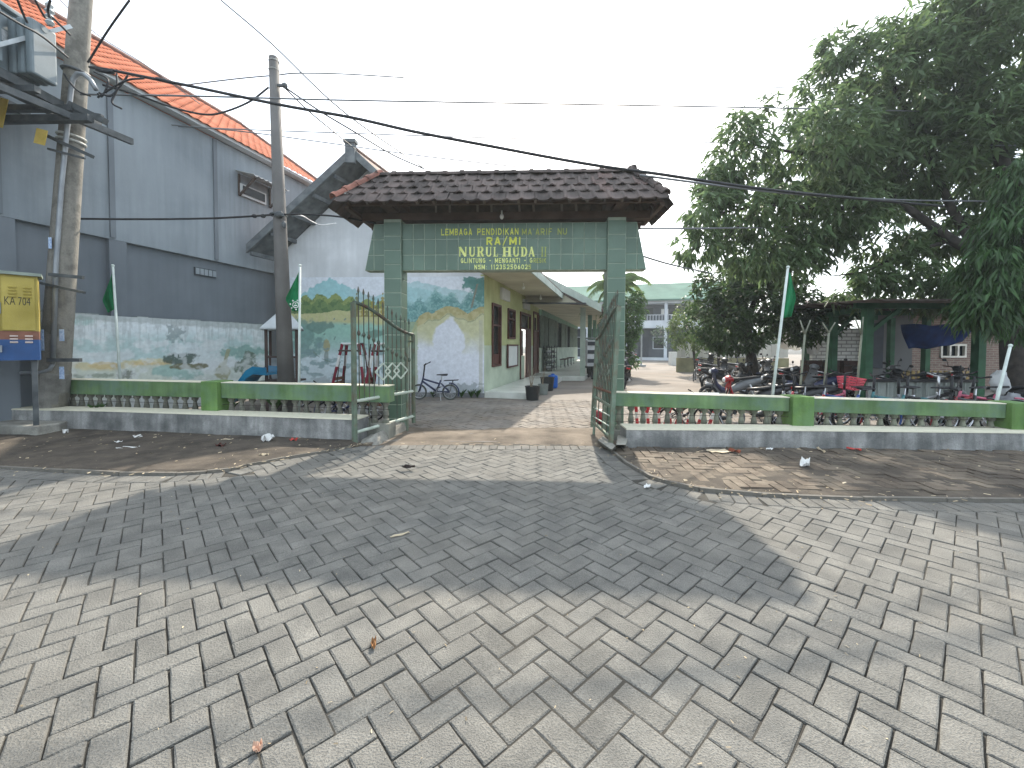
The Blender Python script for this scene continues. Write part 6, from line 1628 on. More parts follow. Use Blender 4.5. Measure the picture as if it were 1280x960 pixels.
swing('red and white two seat swing frame directly behind the left gate', 464, 492, 8.3)

# ================================================================== PARKING SHED AND HOUSE BEHIND IT
shg = mat('dark green painted timber', (0.022, 0.085, 0.040), 0.65, col2=(0.038, 0.12, 0.06), scale=4, fine=.08)
rust_roof = mat('weathered roof sheet', (0.11, 0.085, 0.075), 0.8, col2=(0.17, 0.14, 0.125), scale=3, fine=.12)
corr = mat('grey green corrugated sheet', (0.27, 0.30, 0.28), 0.6, col2=(0.34, 0.37, 0.34), scale=3, fine=.06, rand=.05)
shed = thing('parking_shed', 'green timber bicycle shed with dark underside behind the balustrade', 'shed', (7.5, 10, 0))
def shp(px, Y, top=2.30, w=.15, name='post'): 
    p = P(px, 440, Y); MB().box((p.x, Y, top / 2), (w, w, top)).build(name, shg, shed); return Vector((p.x, Y, 0))
ZS = 2.32
A1 = shp(1083, 9.5, ZS, .17); A2 = shp(1041, 11.4, ZS); A3_ = shp(1007, 13.4, ZS)
B1 = shp(1223, 9.4, ZS, .17); shp(1157, 11.6, ZS, .14); shp(1113, 12.8, ZS, .14)
def shb(a, b, z, w=.1, h=.16): MB().beam(Vector((a.x, a.y, z)), Vector((b.x, b.y, z)), w, h).build('beam', shg, shed)
far = Vector((B1.x + 1.2, 13.4, 0))
shb(A1 - Vector((.3, 0, 0)), B1 + Vector((.8, 0, 0)), ZS + .06); shb(A1, A3_, ZS + .0, .09, .13); shb(A3_, far, ZS + .05)
shb(A2, Vector((B1.x + .6, 11.5, 0)), ZS + .04, .08, .12)
for a, dx, dy in ((A1, .75, 0), (A1, 0, .0), (A2, .6, .05), (A2, -.0, .6), (A3_, .6, 0), (B1, -.7, 0)):
    if dx or dy: MB().beam(Vector((a.x, a.y, ZS - .62)), Vector((a.x + dx, a.y + dy, ZS - .02)), .07, .08).build('brace', shg, shed)
m_ = MB(); nn_ = 90; xa, xb = A1.x - .7, B1.x + 1.6
for k in range(nn_):
    p, q = xa + (xb - xa) * k / nn_, xa + (xb - xa) * (k + 1) / nn_; za, zb = .016 * math.cos(k * math.pi / 1.5), .016 * math.cos((k + 1) * math.pi / 1.5)
    m_.extrude([Vector((p - .1, 8.3, 2.36 + za)), Vector((q, 8.3, 2.36 + zb)), Vector((q + 1.1, 13.9, 2.72 + zb)), Vector((p + 1.1, 13.9, 2.72 + za))], Vector((0, 0, .014)))
m_.build('roof', rust_roof, shed)  # front overhang carried forward to deepen the shade under the shed
for Y in (9.8, 10.8, 11.8, 12.8): MB().beam((A1.x - .5, Y, 2.40 + (Y - 9) * .057), (B1.x + 1.5, Y, 2.40 + (Y - 9) * .057), .06, .07).build('purlin', wood_m, shed)
# corrugated low wall
m_ = MB(); y0c = 9.15; xa, xb = P(1084, 490, y0c).x, P(1216, 490, y0c).x; n_ = 60
cwl = thing('corrugated_wall', 'low grey corrugated sheet wall with dark coping under the shed', 'wall', ((xa + xb) / 2, y0c, 0))
for k in range(n_):
    p, q = xa + (xb - xa) * k / n_, xa + (xb - xa) * (k + 1) / n_; d0, d1 = .02 * math.cos(k * math.pi / 2), .02 * math.cos((k + 1) * math.pi / 2)
    m_.extrude([Vector((p, y0c + d0, 0)), Vector((q, y0c + d1, 0)), Vector((q, y0c + d1, .62)), Vector((p, y0c + d0, .62))], Vector((0, .012, 0)))
m_.build('sheet', corr, cwl)
for f_ in np.linspace(0, 1, 12): MB().box((xa + (xb - xa) * f_, y0c - .035, .31), (.03, .015, .58)).build('batten', corr, cwl)
MB().box(((xa + xb) / 2, y0c, .65), (xb - xa + .1, .12, .06)).build('coping', blackp, cwl)
yl = mat('ochre slat paint', (.30, .22, .09), .8, var=.25, rand=.2)
p0, p1 = P(1128, 470, 12.2), P(1222, 470, 12.2)
fc = thing('slat_fence', 'ochre slatted fence under the window of the brick house', 'fence', ((p0.x + p1.x) / 2, 12.2, 0))
for k in range(15): x = p0.x + (p1.x - p0.x) * k / 14; MB().box((x, 12.2, .36), (.085, .03, .68)).build('slat', yl, fc)
for z in (.2, .58): MB().box(((p0.x + p1.x) / 2, 12.24, z), (p1.x - p0.x + .1, .04, .06)).build('rail', wood_m, fc)
# brick house
brick = brick_mat('brown brick', (.15, .095, .075), (.21, .14, .11), (.24, .21, .18), .24, .075)
block = brick_mat('pale concrete block', (.74, .74, .71), (.80, .79, .76), (.38, .37, .35), .34, .125, .6, .02)
hs_ = thing('brick_house', 'brown brick house with white framed window behind the shed', 'house', tuple(P(1200, 480, 13.6) * 1))
hy = 13.6
def hx(px): return P(px, 450, hy).x
wall_ = MB(); 
wz0, wz1 = P(1180, 447, hy).z, P(1180, 432, hy).z + .05
wx0, wx1 = hx(1174), hx(1206)
wall_open(wall_, Vector((hx(1140), hy, 0)), (1, 0, 0), hx(1330) - hx(1140), 0, 2.55, .2, [(wx0 - hx(1140), wx1 - hx(1140), wz0, wz1)])
wall_.build('wall', brick, hs_)
hgre = mat('grey plaster', (.12, .12, .118), .9, var=.12, scale=1)
MB().box(((hx(1085) + hx(1140)) / 2 - .002, hy + .1, 1.25), (hx(1140) - hx(1085), .2, 2.5)).build('plaster_wall', hgre, hs_)
MB().box((hx(1094.5), hy - .02, 1.45), (hx(1102) - hx(1087), .06, 1.5)).build('dark_panel', far_door, hs_)
m_ = MB(); 
for x in (wx0 + .03, wx0 + (wx1 - wx0) * .37, wx0 + (wx1 - wx0) * .68, wx1 - .03): m_.box((x, hy - .01, (wz0 + wz1) / 2), (.06, .08, wz1 - wz0 - .002))
for z in (wz0 + .03, wz1 - .03): m_.box(((wx0 + wx1) / 2, hy - .013, z), (wx1 - wx0, .08, .06))
w_ = m_.build('window', mat('cream window frame', (.60, .57, .50), .6), hs_); MB().box(((wx0 + wx1) / 2, hy + .06, (wz0 + wz1) / 2), (wx1 - wx0, .012, wz1 - wz0)).build('pane', glass_m, w_)
MB().extrude([Vector((hx(1085) - .3, hy - .7, 2.45)), Vector((hx(1330), hy - .7, 2.45)), Vector((hx(1330), hy + 3.5, 3.3)), Vector((hx(1085) - .3, hy + 3.5, 3.3))], Vector((0, 0, .06))).build('roof', rust_roof, hs_)
bw_ = MB().box(((hx(1022) + hx(1083)) / 2, hy + .35, 1.02), (hx(1083) - hx(1022), .2, 2.04)).build('block_wall', block)
tag(bw_, 'unplastered pale concrete block wall left of the brick house', 'wall')
lb = thing('low_wall', 'low brown and ochre wall beneath the pale block wall', 'wall', (P(1040, 470, 12.4).x, 12.4, 0))
MB().box(((P(985, 470, 12.4).x + P(1082, 470, 12.4).x) / 2, 12.4, .30), (P(1082, 470, 12.4).x - P(985, 470, 12.4).x, .12, .6)).build('wall_body', mat('ochre plaster', (.20, .15, .10), .9, scale=3, var=.3, fine=.1), lb)
for k in range(3): 
    p = P(1020 + k * 23, 450, 11.9); MB().box((p.x, 12.1, .80), (.42, .3, .4)).build('crate', mat('dark brown crate', (.055, .03, .025), .8, var=.3), lb)
# hanging cloths and tarp
cloth = mat('white tarpaulin', (.60, .61, .60), .8, var=.06, scale=3, transl=.15)
def sheet(name, label, cat, c4, m, sag=.1, th=.004):
    a, b, c, d = [Vector(p) for p in c4]; n = 12; V = []
    for j in range(n + 1):
        for i in range(n + 1):
            u, v = i / n, j / n; p = a * (1 - u) * (1 - v) + b * u * (1 - v) + c * u * v + d * (1 - u) * v
            V.append(p + Vector((0, .05 * math.sin(u * 9 + v * 3), -sag * math.sin(u * math.pi) * (1 - v * .5) + .02 * math.sin(u * 14 + v * 5))))
    m_ = MB(); m_.add(V, [(j * (n + 1) + i, j * (n + 1) + i + 1, (j + 1) * (n + 1) + i + 1, (j + 1) * (n + 1) + i) for j in range(n) for i in range(n)])
    o = m_.build(name, m, smooth=True, fix=False); o.modifiers.new('solid', 'SOLIDIFY').thickness = th
    return tag(o, label, cat)
sheet('tarpaulin', 'white tarpaulin stretched left of the shed posts', 'tarpaulin', (P(972, 434, 14.5), P(1001, 438, 14.5), P(1000, 411, 14), P(980, 412, 14)), cloth, .03)
sheet('banner', 'plain white sheet hanging between the left shed posts', 'banner', (P(1009, 442, 13.2), P(1024, 443, 13.2), P(1024, 424, 13.2), P(1010, 425, 13.2)), cloth, .02)
sheet('tarpaulin', 'crumpled blue tarpaulin slung under the shed roof', 'tarpaulin', (P(1136, 436, 11), P(1204, 428, 11.2), P(1216, 405, 10.8), P(1126, 405, 10.8)), mat('blue tarpaulin', (.008, .018, .07), .85, col2=(.010, .03, .12), scale=4, spec=.1), .05)
sack = mat('white sack cloth', (.55, .57, .58), .8, var=.12, scale=6); greysack = mat('grey sack cloth', (.28, .29, .31), .8, var=.12, scale=6)
def bag(label, px, Y, z, rad, m): 
    p = P(px, 480, Y); o = MB().ball((p.x, Y, z), rad, 14, 10, .22).build('sack', m, smooth=True); return tag(o, label, 'sack')
bag('bulging white sack hung beside the tree trunk', 1250, 7.6, .74, (.11, .13, .22), sack); bag('grey sack at the foot of the tree trunk', 1266, 7.2, .42, (.14, .15, .17), greysack)
# forked props
propm = mat('pale bark stake', (.20, .21, .16), .85, var=.2, scale=8)
for lab, px, Y, top, br in (('leftmost forked pale stake before the shed', 1003, 8.1, 418, ((1000, 1013), 400)), ('middle forked pale stake before the shed', 1033, 8.2, 416, ((1028, 1044), 403)), ('rightmost forked pale stake against the front shed post', 1074, 8.4, 418, ((1068, 1079), 396))):
    b = P(px - 5, 495, Y); b.z = 0; tp = P(px + 3, top, Y); m_ = MB().tube([b, tp], [.022, .019], 7)
    for xx in br[0]: m_.tube([tp, P(xx, br[1], Y)], [.02, .012], 6)
    tag(m_.build('forked_stake', propm, smooth=True), lab, 'stake')
# white panel fence beyond the trees
wf = thing('panel_fence', 'long pale panel fence on a low wall behind the parked bicycles', 'fence', (P(905, 450, 22).x, 22, 0))
xa, xb = P(846, 450, 22).x, P(985, 450, 22).x
for k in range(26):
    x = xa + (xb - xa) * (k + .5) / 26; MB().box((x, 22 + .01 * (k % 2), 1.15 + .02 * (k % 3)), ((xb - xa) / 26 - .015, .04, .72)).build('panel', mat('pale fence panel', (.42, .42, .38), .85, var=.1, scale=2, rand=.14), wf)
MB().box(((xa + xb) / 2, 22, .39), (xb - xa, .16, .78)).build('low_wall', mat('mossy ochre wall', (.22, .21, .12), .9, var=.25, scale=2), wf)
tag(MB().box(P(846, 450, 30) * 1, (1.0, .6, 1.2)).build('white_box', whitebox), 'small pale kiosk box beside the far building', 'box')

# ================================================================== THINGS ALONG THE SCHOOL HOUSE
pot_m = mat('black plastic tub', (.015, .017, .018), .5, var=.2); greyt = mat('grey green tub', (.16, .18, .17), .6, var=.15); blueb = mat('blue plastic drum', (.01, .10, .42), .4, var=.15)
stick = mat('dry stick', (.20, .16, .11), .9, var=.2)
def tub(label, px, py, r, h, m, sticks=0, name='plant_tub'):
    p = G(px, py); t = thing(name, label, 'tub', tuple(p))
    MB().lathe([(r * .82, 0), (r, h * .95), (r * 1.06, h * .95), (r * 1.06, h), (r * .94, h), (r * .9, h * .85), (r * .1, h * .84)], p, 18).build('tub', m, t, smooth=False)
    if sticks:
        m_ = MB()
        for i in range(sticks): m_.tube([p + Vector((random.uniform(-.06, .06), random.uniform(-.06, .06), h * .8)), p + Vector((random.uniform(-.16, .16), random.uniform(-.1, .1), h + random.uniform(.4, .62)))], [.008, .004], 5)
        m_.build('stems', stick, t)
    return t
tub('black plastic tub with bare plant stems at the porch corner', 665.5, 500, .19, .36, pot_m, 5)
tub('grey plastic tub behind the first black one', 679, 493, .15, .30, greyt, 3)
tub('second black tub beside the blue drum', 684, 488, .22, .42, pot_m)
p = G(691, 485)
m_ = MB().lathe([(.13, 0), (.16, .04), (.165, .14), (.158, .16), (.165, .18), (.165, .34), (.15, .42), (.06, .44), (.06, .47), (.02, .48)], p, 18); tag(m_.build('drum', blueb), 'blue plastic drum beside the black tub at the porch', 'drum')
rkm = mat('dark rack steel', (.03, .035, .035), .6)
sr = thing('shoe_rack', 'dark metal shoe rack against the school wall', 'rack', tuple(Q2(.3, 19.6, .18)))
for s in range(5):
    z = .3 + s * .25; MB().extrude([Q2(.05, 19.2, z), Q2(.45, 19.2, z), Q2(.45, 20.9, z), Q2(.05, 20.9, z)], Vector((0, 0, .03))).build('shelf', rkm, sr)
for Y in (19.22, 20.05, 20.88):
    for o_ in (.07, .43): MB().cyl(Q2(o_, Y, .18), Q2(o_, Y, 1.4), .018).build('upright', rkm, sr)
for s in range(4):
    for k in range(4):
        if random.random() < .8: MB().box(Q2(.28, 19.4 + k * .4, .38 + s * .25), (.22, .2, .1)).build('shoe', greyt if (s + k) % 3 else sack, sr)
for k, Y in enumerate((22.5, 25.5)):
    b_ = thing('bench', ('nearer' if k == 0 else 'farther') + ' narrow bench against the pale green classroom wall', 'bench', tuple(Q2(.5, Y, .18)))
    MB().extrude([Q2(.35, Y, .62), Q2(.68, Y, .62), Q2(.68, Y + 1.6, .62), Q2(.35, Y + 1.6, .62)], Vector((0, 0, .04))).build('seat', wood_m, b_)
    for yy in (Y + .1, Y + 1.5):
        for o_ in (.4, .63): MB().cyl(Q2(o_, yy, .18), Q2(o_, yy, .62), .02).build('leg', rkm, b_)
kc = P(738, 455, 17.2)
ct = thing('food_cart', 'white wheeled cart with shelves parked by the porch post', 'cart', (kc.x, 17.2, 0))
MB().box((kc.x, 17.2, 1.1), (.42, .6, 1.1)).build('body', mwhite, ct, bevel=.02)
for z in (.78, 1.15, 1.5): MB().box((kc.x, 16.885, z), (.36, .03, .16)).build('display', far_door, ct)
MB().box((kc.x, 17.2, 1.72), (.5, .7, .06)).build('roof', greyt, ct); MB().torus((kc.x, 16.8, .28), .22, .045, (1, 0, 0), 20, 6).build('wheel', tyre_m, ct); MB().torus((kc.x, 17.6, .28), .22, .045, (1, 0, 0), 20, 6).build('wheel', tyre_m, ct)
MB().box((kc.x, 17.2, .5), (.36, .5, .1)).build('chassis', rkm, ct)
# ================================================================== TREES
def leaf_mat(name, c, rand=.35, transl=.4): return mat(name, c, .45, var=.2, scale=1.2, rand=rand, transl=transl, bump=0, spec=.35)
bark = mat('dark bark', (.028, .024, .021), .95, col2=(.055, .047, .04), scale=7, fine=.2, bump=.8, bscale=25)
def nrm(a): return a / np.maximum(np.linalg.norm(a, axis=1, keepdims=True), 1e-9)
def foliage(name, m, parent, blobs, leaf, width, per, k=9, droop=.55, shell=.55, gap=.42, seed=1, nscale=1.3):
    """many single leaves in drooping rosettes spread through lumpy volumes; blobs = (centre, radii, number of rosettes)"""
    rg = np.random.default_rng(seed); Cs = []; Os = []
    for c, rd, n in blobs:
        n = int(n * per); u = nrm(rg.normal(size=(n * 2, 3))); r = shell + (1 - shell) * rg.random((n * 2, 1)) ** .6
        inner = rg.random((n * 2, 1)) < .25; r = np.where(inner, rg.random((n * 2, 1)) ** .5 * .9, r)
        lump = 1 + .28 * (fbm(u[:, 0] * 2.2 + c[0], u[:, 2] * 2.2 + u[:, 1] * 1.7 + c[2], seed, 3) - .5)[:, None] * 2
        p = np.array(c) + u * r * np.array(rd) * lump
        g = fbm(p[:, 0] * nscale + p[:, 1] * .7, p[:, 2] * nscale + p[:, 1] * .9, seed + 5, 3)
        keep = np.where(g > gap)[0][:n]
        Cs.append(p[keep]); Os.append(u[keep])
    Cn = np.concatenate(Cs); On = np.concatenate(Os); N = len(Cn)
    base = np.repeat(Cn, k, 0); out = np.repeat(On, k, 0)
    rnd = nrm(rg.normal(size=(N * k, 3)) * np.array([1, 1, .5]))
    d = nrm(out * .45 + rnd * .9 + np.array([0, 0, -droop]))
    L = leaf * (0.6 + .6 * rg.random((N * k, 1))); base = base + rg.normal(size=(N * k, 3)) * leaf * .22
    w = nrm(np.cross(d, nrm(rg.normal(size=(N * k, 3)) * .5 + np.array([0, 0, 1.0])))); upv = np.cross(w, d)
    Wd = width * (L / leaf) * .5
    mid = base + d * L * .42
    v0 = base; v1 = mid + w * Wd + upv * Wd * .35; v3 = mid - w * Wd + upv * Wd * .35; v2 = base + d * L + np.array([0, 0, -1]) * L * .18
    V = np.stack([v0, v1, v2, v3], 1).reshape(-1, 3) - np.array(base_of(parent))
    F = np.arange(N * k * 4).reshape(-1, 4)
    T = np.concatenate([F[:, [0, 1, 2]], F[:, [0, 2, 3]]])
    me = fast_mesh(name, V, T); me.materials.append(m)
    o = link(name, me, parent); return tag(o, kind='stuff')
def pxblob(px, py, Y, rx, ry, n, ryd=None):
    c = P(px, py, Y); s = Y / FPX; return (tuple(c), (rx * s, (ryd if ryd else (rx + ry) / 2 * s), ry * s), n)
def limb(mb, pts, r0, r1, n=8):
    k = len(pts); out = []
    P3 = [P(*p) for p in pts]
    for i, p in enumerate(P3): out.append(p)
    mb.tube(out, [r0 + (r1 - r0) * i / (k - 1) for i in range(k)], n)
# --- the big mango tree at the right
tb = P(1268, 500, 8.3); tb.z = 0
big = thing('mango_tree', 'very large dark mango tree overhanging the right side of the picture', 'tree', tuple(tb))
m_ = MB(); m_.tube([tb + Vector((.12, 0, -.05)), tb + Vector((.02, 0, .3)), tb + Vector((-.02, .05, 1.3)), P(1266, 370, 8.5), P(1262, 325, 8.7)], [.27, .20, .18, .19, .18], 14)
m_.build('trunk', bark, big, smooth=True)
for pts, r0, r1 in ((((1262, 330, 8.7), (1225, 318, 9.0), (1190, 300, 9.4), (1120, 250, 9.8), (1050, 200, 10)), .17, .05), (((1262, 330, 8.7), (1262, 240, 9.2), (1240, 150, 9.6), (1190, 70, 9.9)), .19, .05), (((1225, 318, 9), (1190, 262, 9.5), (1130, 130, 10.2), (1095, 70, 10.4)), .11, .03),
                    (((1120, 250, 9.8), (1040, 262, 9.8), (960, 255, 9.6), (890, 268, 9.3)), .07, .02), (((1050, 200, 10), (990, 190, 9.8), (935, 180, 9.6)), .05, .02), (((1262, 330, 8.7), (1290, 240, 8.9), (1310, 150, 9.2)), .18, .06), (((1190, 300, 9.4), (1130, 318, 9.8), (1080, 340, 10), (1040, 345, 10)), .05, .012), (((960, 255, 9.6), (900, 300, 9.3), (865, 312, 9.2)), .03, .01)):
    m_ = MB(); limb(m_, pts, r0, r1); m_.build('branch', bark, big, smooth=True)
mango = leaf_mat('mango leaf', (.090, .145, .062))
B = pxblob
foliage('crown', mango, big, [B(1090, 120, 10.5, 95, 75, 560), B(1190, 85, 10, 95, 85, 520), B(1290, 60, 9.5, 90, 120, 420), B(1012, 190, 10, 80, 68, 430), B(1115, 215, 10.5, 105, 62, 560), B(1225, 195, 9.5, 90, 85, 520),
        B(1050, 75, 10.5, 34, 36, 90), B(1160, 25, 10, 60, 34, 170), B(1240, 0, 9.8, 70, 40, 170), B(1300, 200, 9.2, 60, 80, 240), B(1045, 270, 10, 70, 42, 260), B(1180, 285, 10, 60, 28, 110)],
        .27, .075, .80, k=10, droop=.6, gap=.425, seed=3)
foliage('crown', mango, big, [B(930, 185, 9.5, 36, 42, 105), B(942, 262, 9.5, 55, 36, 150), B(885, 262, 9.2, 32, 40, 75), B(868, 306, 9.2, 30, 20, 36), B(905, 225, 9.4, 34, 26, 70), B(1115, 342, 10, 55, 26, 75), B(1195, 335, 10, 45, 32, 70), B(985, 325, 10, 40, 30, 80), B(1075, 372, 10, 40, 10, 30), B(1190, 378, 9.8, 50, 14, 60), B(935, 318, 9.8, 55, 26, 110), B(1000, 305, 10, 50, 26, 100), B(1110, 310, 10.2, 50, 22, 80), B(1105, 350, 9.6, 40, 9, 45), B(1195, 356, 9.4, 42, 12, 60)],
        .25, .066, 1.0, k=9, droop=.75, gap=.40, seed=8, nscale=2.2)
# --- nearer drooping tree at the right edge
nb0 = P(1330, 560, 6.8); nb0.z = 0
near = thing('drooping_tree', 'nearer bright green tree whose long leaves droop in at the right edge', 'tree', tuple(nb0))
m_ = MB(); m_.tube([nb0, P(1335, 420, 6.9), P(1325, 320, 7.0), P(1315, 240, 7.1)], [.16, .13, .11, .06], 10); m_.build('trunk', bark, near, smooth=True)
for pts in (((1325, 320, 7), (1285, 290, 6.9), (1255, 300, 6.9)), ((1325, 320, 7), (1280, 340, 6.8), (1240, 350, 6.9)), ((1315, 240, 7.1), (1285, 225, 7.1), (1270, 235, 7.1))):
    m_ = MB(); limb(m_, pts, .05, .015); m_.build('branch', bark, near, smooth=True)
nleaf = leaf_mat('bright drooping leaf', (.040, .092, .028), rand=.4, transl=.35)
foliage('crown', nleaf, near, [B(1268, 290, 7.0, 34, 42, 150), B(1240, 345, 6.95, 28, 38, 130), B(1280, 232, 7.1, 24, 38, 90), B(1228, 385, 6.9, 22, 28, 62), B(1284, 385, 6.9, 16, 45, 60), B(1310, 280, 7, 40, 60, 120), B(1262, 370, 6.8, 18, 34, 60)],
        .24, .045, .9, k=10, droop=1.5, gap=.36, seed=17, nscale=2.5)
# --- dark round tree
db = P(945, 460, 13.4); db.z = 0
dt = thing('round_tree', 'dark round broadleaf tree behind the slanting green flag', 'tree', tuple(db))
m_ = MB(); m_.tube([db, P(938, 440, 13.4), P(933, 405, 13.3), P(945, 370, 13.2)], [.2, .15, .13, .06], 10); m_.build('trunk', bark, dt, smooth=True)
for pts in (((935, 412, 13.3), (905, 395, 13), (885, 380, 13)), ((934, 405, 13.3), (985, 390, 13), (1020, 385, 12.8))):
    m_ = MB(); limb(m_, pts, .07, .02); m_.build('branch', bark, dt, smooth=True)
foliage('crown', leaf_mat('dark broad leaf', (.042, .082, .028), rand=.5), dt, [B(950, 385, 13, 62, 44, 420), B(898, 398, 13, 42, 42, 260), B(1005, 400, 12.6, 46, 32, 240), B(960, 345, 13, 50, 30, 230), B(905, 355, 13, 38, 26, 140), B(1040, 385, 12.4, 30, 16, 90), B(920, 430, 12.8, 34, 10, 60)],
        .20, .085, .95, k=8, droop=.35, gap=.36, seed=21, nscale=2)
# --- pale green small tree and its neighbours
for lab, bp, tp, blobs, c, sd in (('light green small tree before the far school building', (871, 463, 20), (866, 430, 20), [B(862, 405, 20, 24, 34, 240), B(848, 412, 20, 12, 26, 90), B(880, 425, 20, 20, 16, 90)], (.085, .135, .035), 31),
                              ('slender young tree between the light green and the dark tree', (899, 462, 19), (898, 430, 19), [B(900, 412, 19, 20, 24, 130)], (.06, .10, .03), 33),
                              ('small dark shrub tree in front of the far ground floor', (838, 455, 34), (838, 440, 34), [B(832, 418, 34, 18, 12, 120), B(842, 428, 34, 14, 12, 80)], (.03, .065, .03), 35)):
    b = P(*bp); b.z = 0; t = thing('small_tree', lab, 'tree', tuple(b)); MB().tube([b, P(*tp)], [.09, .06], 8).build('trunk', bark, t, smooth=True)
    foliage('crown', leaf_mat('leaf ' + lab[:12], c, rand=.35, transl=.35), t, blobs, .16, .06, 1.0, k=8, droop=.3, gap=.3, seed=sd, nscale=2)
# --- bush and palm right of the gate column
b = P(786, 466, 19); b.z = 0
bt = thing('leafy_tree', 'lush mid green tree rising right of the right gateway column', 'tree', tuple(b)); MB().tube([b, P(786, 420, 19)], [.1, .07], 8).build('trunk', bark, bt, smooth=True)
foliage('crown', leaf_mat('lush green leaf', (.055, .125, .028), rand=.4, transl=.35), bt, [B(788, 400, 19, 17, 30, 240), B(778, 432, 19, 16, 24, 170), B(768, 400, 19, 16, 34, 170), B(796, 378, 19, 10, 14, 60), B(783, 452, 18.5, 16, 8, 60)], .20, .075, 1.0, k=8, droop=.4, gap=.3, seed=41, nscale=2)
pb_ = P(768, 460, 20); pb_.z = 0
pm = thing('palm_tree', 'palm with arching feathery fronds behind the right gateway column', 'palm', tuple(pb_)); MB().tube([pb_, P(768, 362, 20)], [.14, .09], 10).build('trunk', bark, pm, smooth=True)
frm = mat('palm frond', (.10, .16, .045), .5, var=.25, scale=3, rand=.3, transl=.35, bump=0)
ctr = P(768, 358, 20)
for (tx, ty, hx_, hy_) in ((726, 392, 742, 345), (735, 360, 752, 342), (806, 372, 792, 340), (812, 352, 792, 335), (806, 398, 800, 352), (757, 340, 762, 338), (745, 400, 745, 360), (798, 345, 785, 332)):
    tip = P(tx, ty, 20 + random.uniform(-1, 1)); hi = P(hx_, hy_, 20); m_ = MB(); n = 22; pts = []
    for i in range(n + 1):
        t = i / n; pts.append(ctr * (1 - t) ** 2 + hi * 2 * t * (1 - t) + tip * t * t)
    m_.tube(pts, [.03 - .024 * i / n for i in range(n + 1)], 5)
    for i in range(2, n + 1):
        d = (pts[i] - pts[i - 1]).normalized(); side = d.cross(Vector((0, 0, 1))); side = side.normalized() if side.length > .05 else Vector((0, 1, 0))
        for s in (-1, 1):
            for q in range(2):
                o_ = pts[i].lerp(pts[i - 1], q * .5); L = (.62 - .3 * i / n) * random.uniform(.8, 1.1); tipl = o_ + (side * s * .75 + d * .5 + Vector((0, random.uniform(-.2, .2), -.75))).normalized() * L
                wv = d * .028; m_.add([o_ - wv, o_ + wv, o_.lerp(tipl, .6) + wv * .8 + Vector((0, 0, .02)), tipl, o_.lerp(tipl, .6) - wv * .8], [(0, 1, 2, 3, 4)])
    m_.build('frond', frm, pm, fix=False)
# --- hedge mass beyond the panel fence
hb = thing('tree_row', 'darker trees standing in a row beyond the pale panel fence', 'tree', tuple(P(930, 455, 26)))
foliage('crown', leaf_mat('hedge leaf', (.04, .075, .03), rand=.4), hb, [B(900, 420, 26, 40, 14, 220), B(960, 415, 26, 45, 20, 260), B(1020, 395, 24, 40, 16, 160)], .25, .1, 1, k=8, gap=.3, seed=51, nscale=1)
MB().tube([Vector((P(930, 455, 26).x, 26, 0)), P(930, 425, 26)], [.15, .1], 8).build('trunk', bark, hb)
# --- weeds
weed = leaf_mat('weed leaf', (.05, .11, .03))
def weedplant(label, p, h, n, seed, spread=.6):
    t = thing('weed', label, 'plant', tuple(p)); rg = random.Random(seed); m_ = MB()
    for i in range(n):
        a = rg.uniform(0, 6.28); L = h * rg.uniform(.5, 1); d = Vector((math.cos(a) * spread, math.sin(a) * spread * .6, 1)).normalized(); s = Vector((-math.sin(a), math.cos(a), 0)) * .012
        tip = p + d * L + Vector((math.cos(a), math.sin(a), -.6)) * L * .22; md = p + d * L * .55
        m_.add([p - s * .4, p + s * .4, md + s * 1.3, tip, md - s * 1.3], [(0, 1, 2, 3, 4)])
        for q in range(2):
            f_ = rg.uniform(.35, .8); o_ = p + (md - p) * f_ * 1.5; b_ = rg.uniform(0, 6.28); e = o_ + Vector((math.cos(b_), math.sin(b_), .3)) * .05; s2 = Vector((-math.sin(b_), math.cos(b_), 0)) * .014
            m_.add([o_, (o_ + e) / 2 + s2, e, (o_ + e) / 2 - s2], [(0, 1, 2, 3)])
    m_.build('leaves', weed, t, fix=False)
weedplant('small weed growing on the left kerb top near the utility pole', P(121, 516, 6.72), .22, 34, 1)
weedplant('leafy weed behind the left balustrade under the slim pole', P(345, 512, 6.9), .34, 30, 2); weedplant('tuft of weed right of the first left balustrade post', P(290, 512, 6.8), .22, 26, 3)
for k, (px, py) in enumerate(((543, 496), (577, 497), (590, 496), (597, 496.5))):
    g_ = G(px, py); g_.y = 10.82; weedplant(('weed below the folding bicycle saddle', 'left weed at the foot of the painted wall', 'middle weed at the foot of the painted wall', 'weed at the painted wall corner')[k], g_, .3, 16, 10 + k, .3)

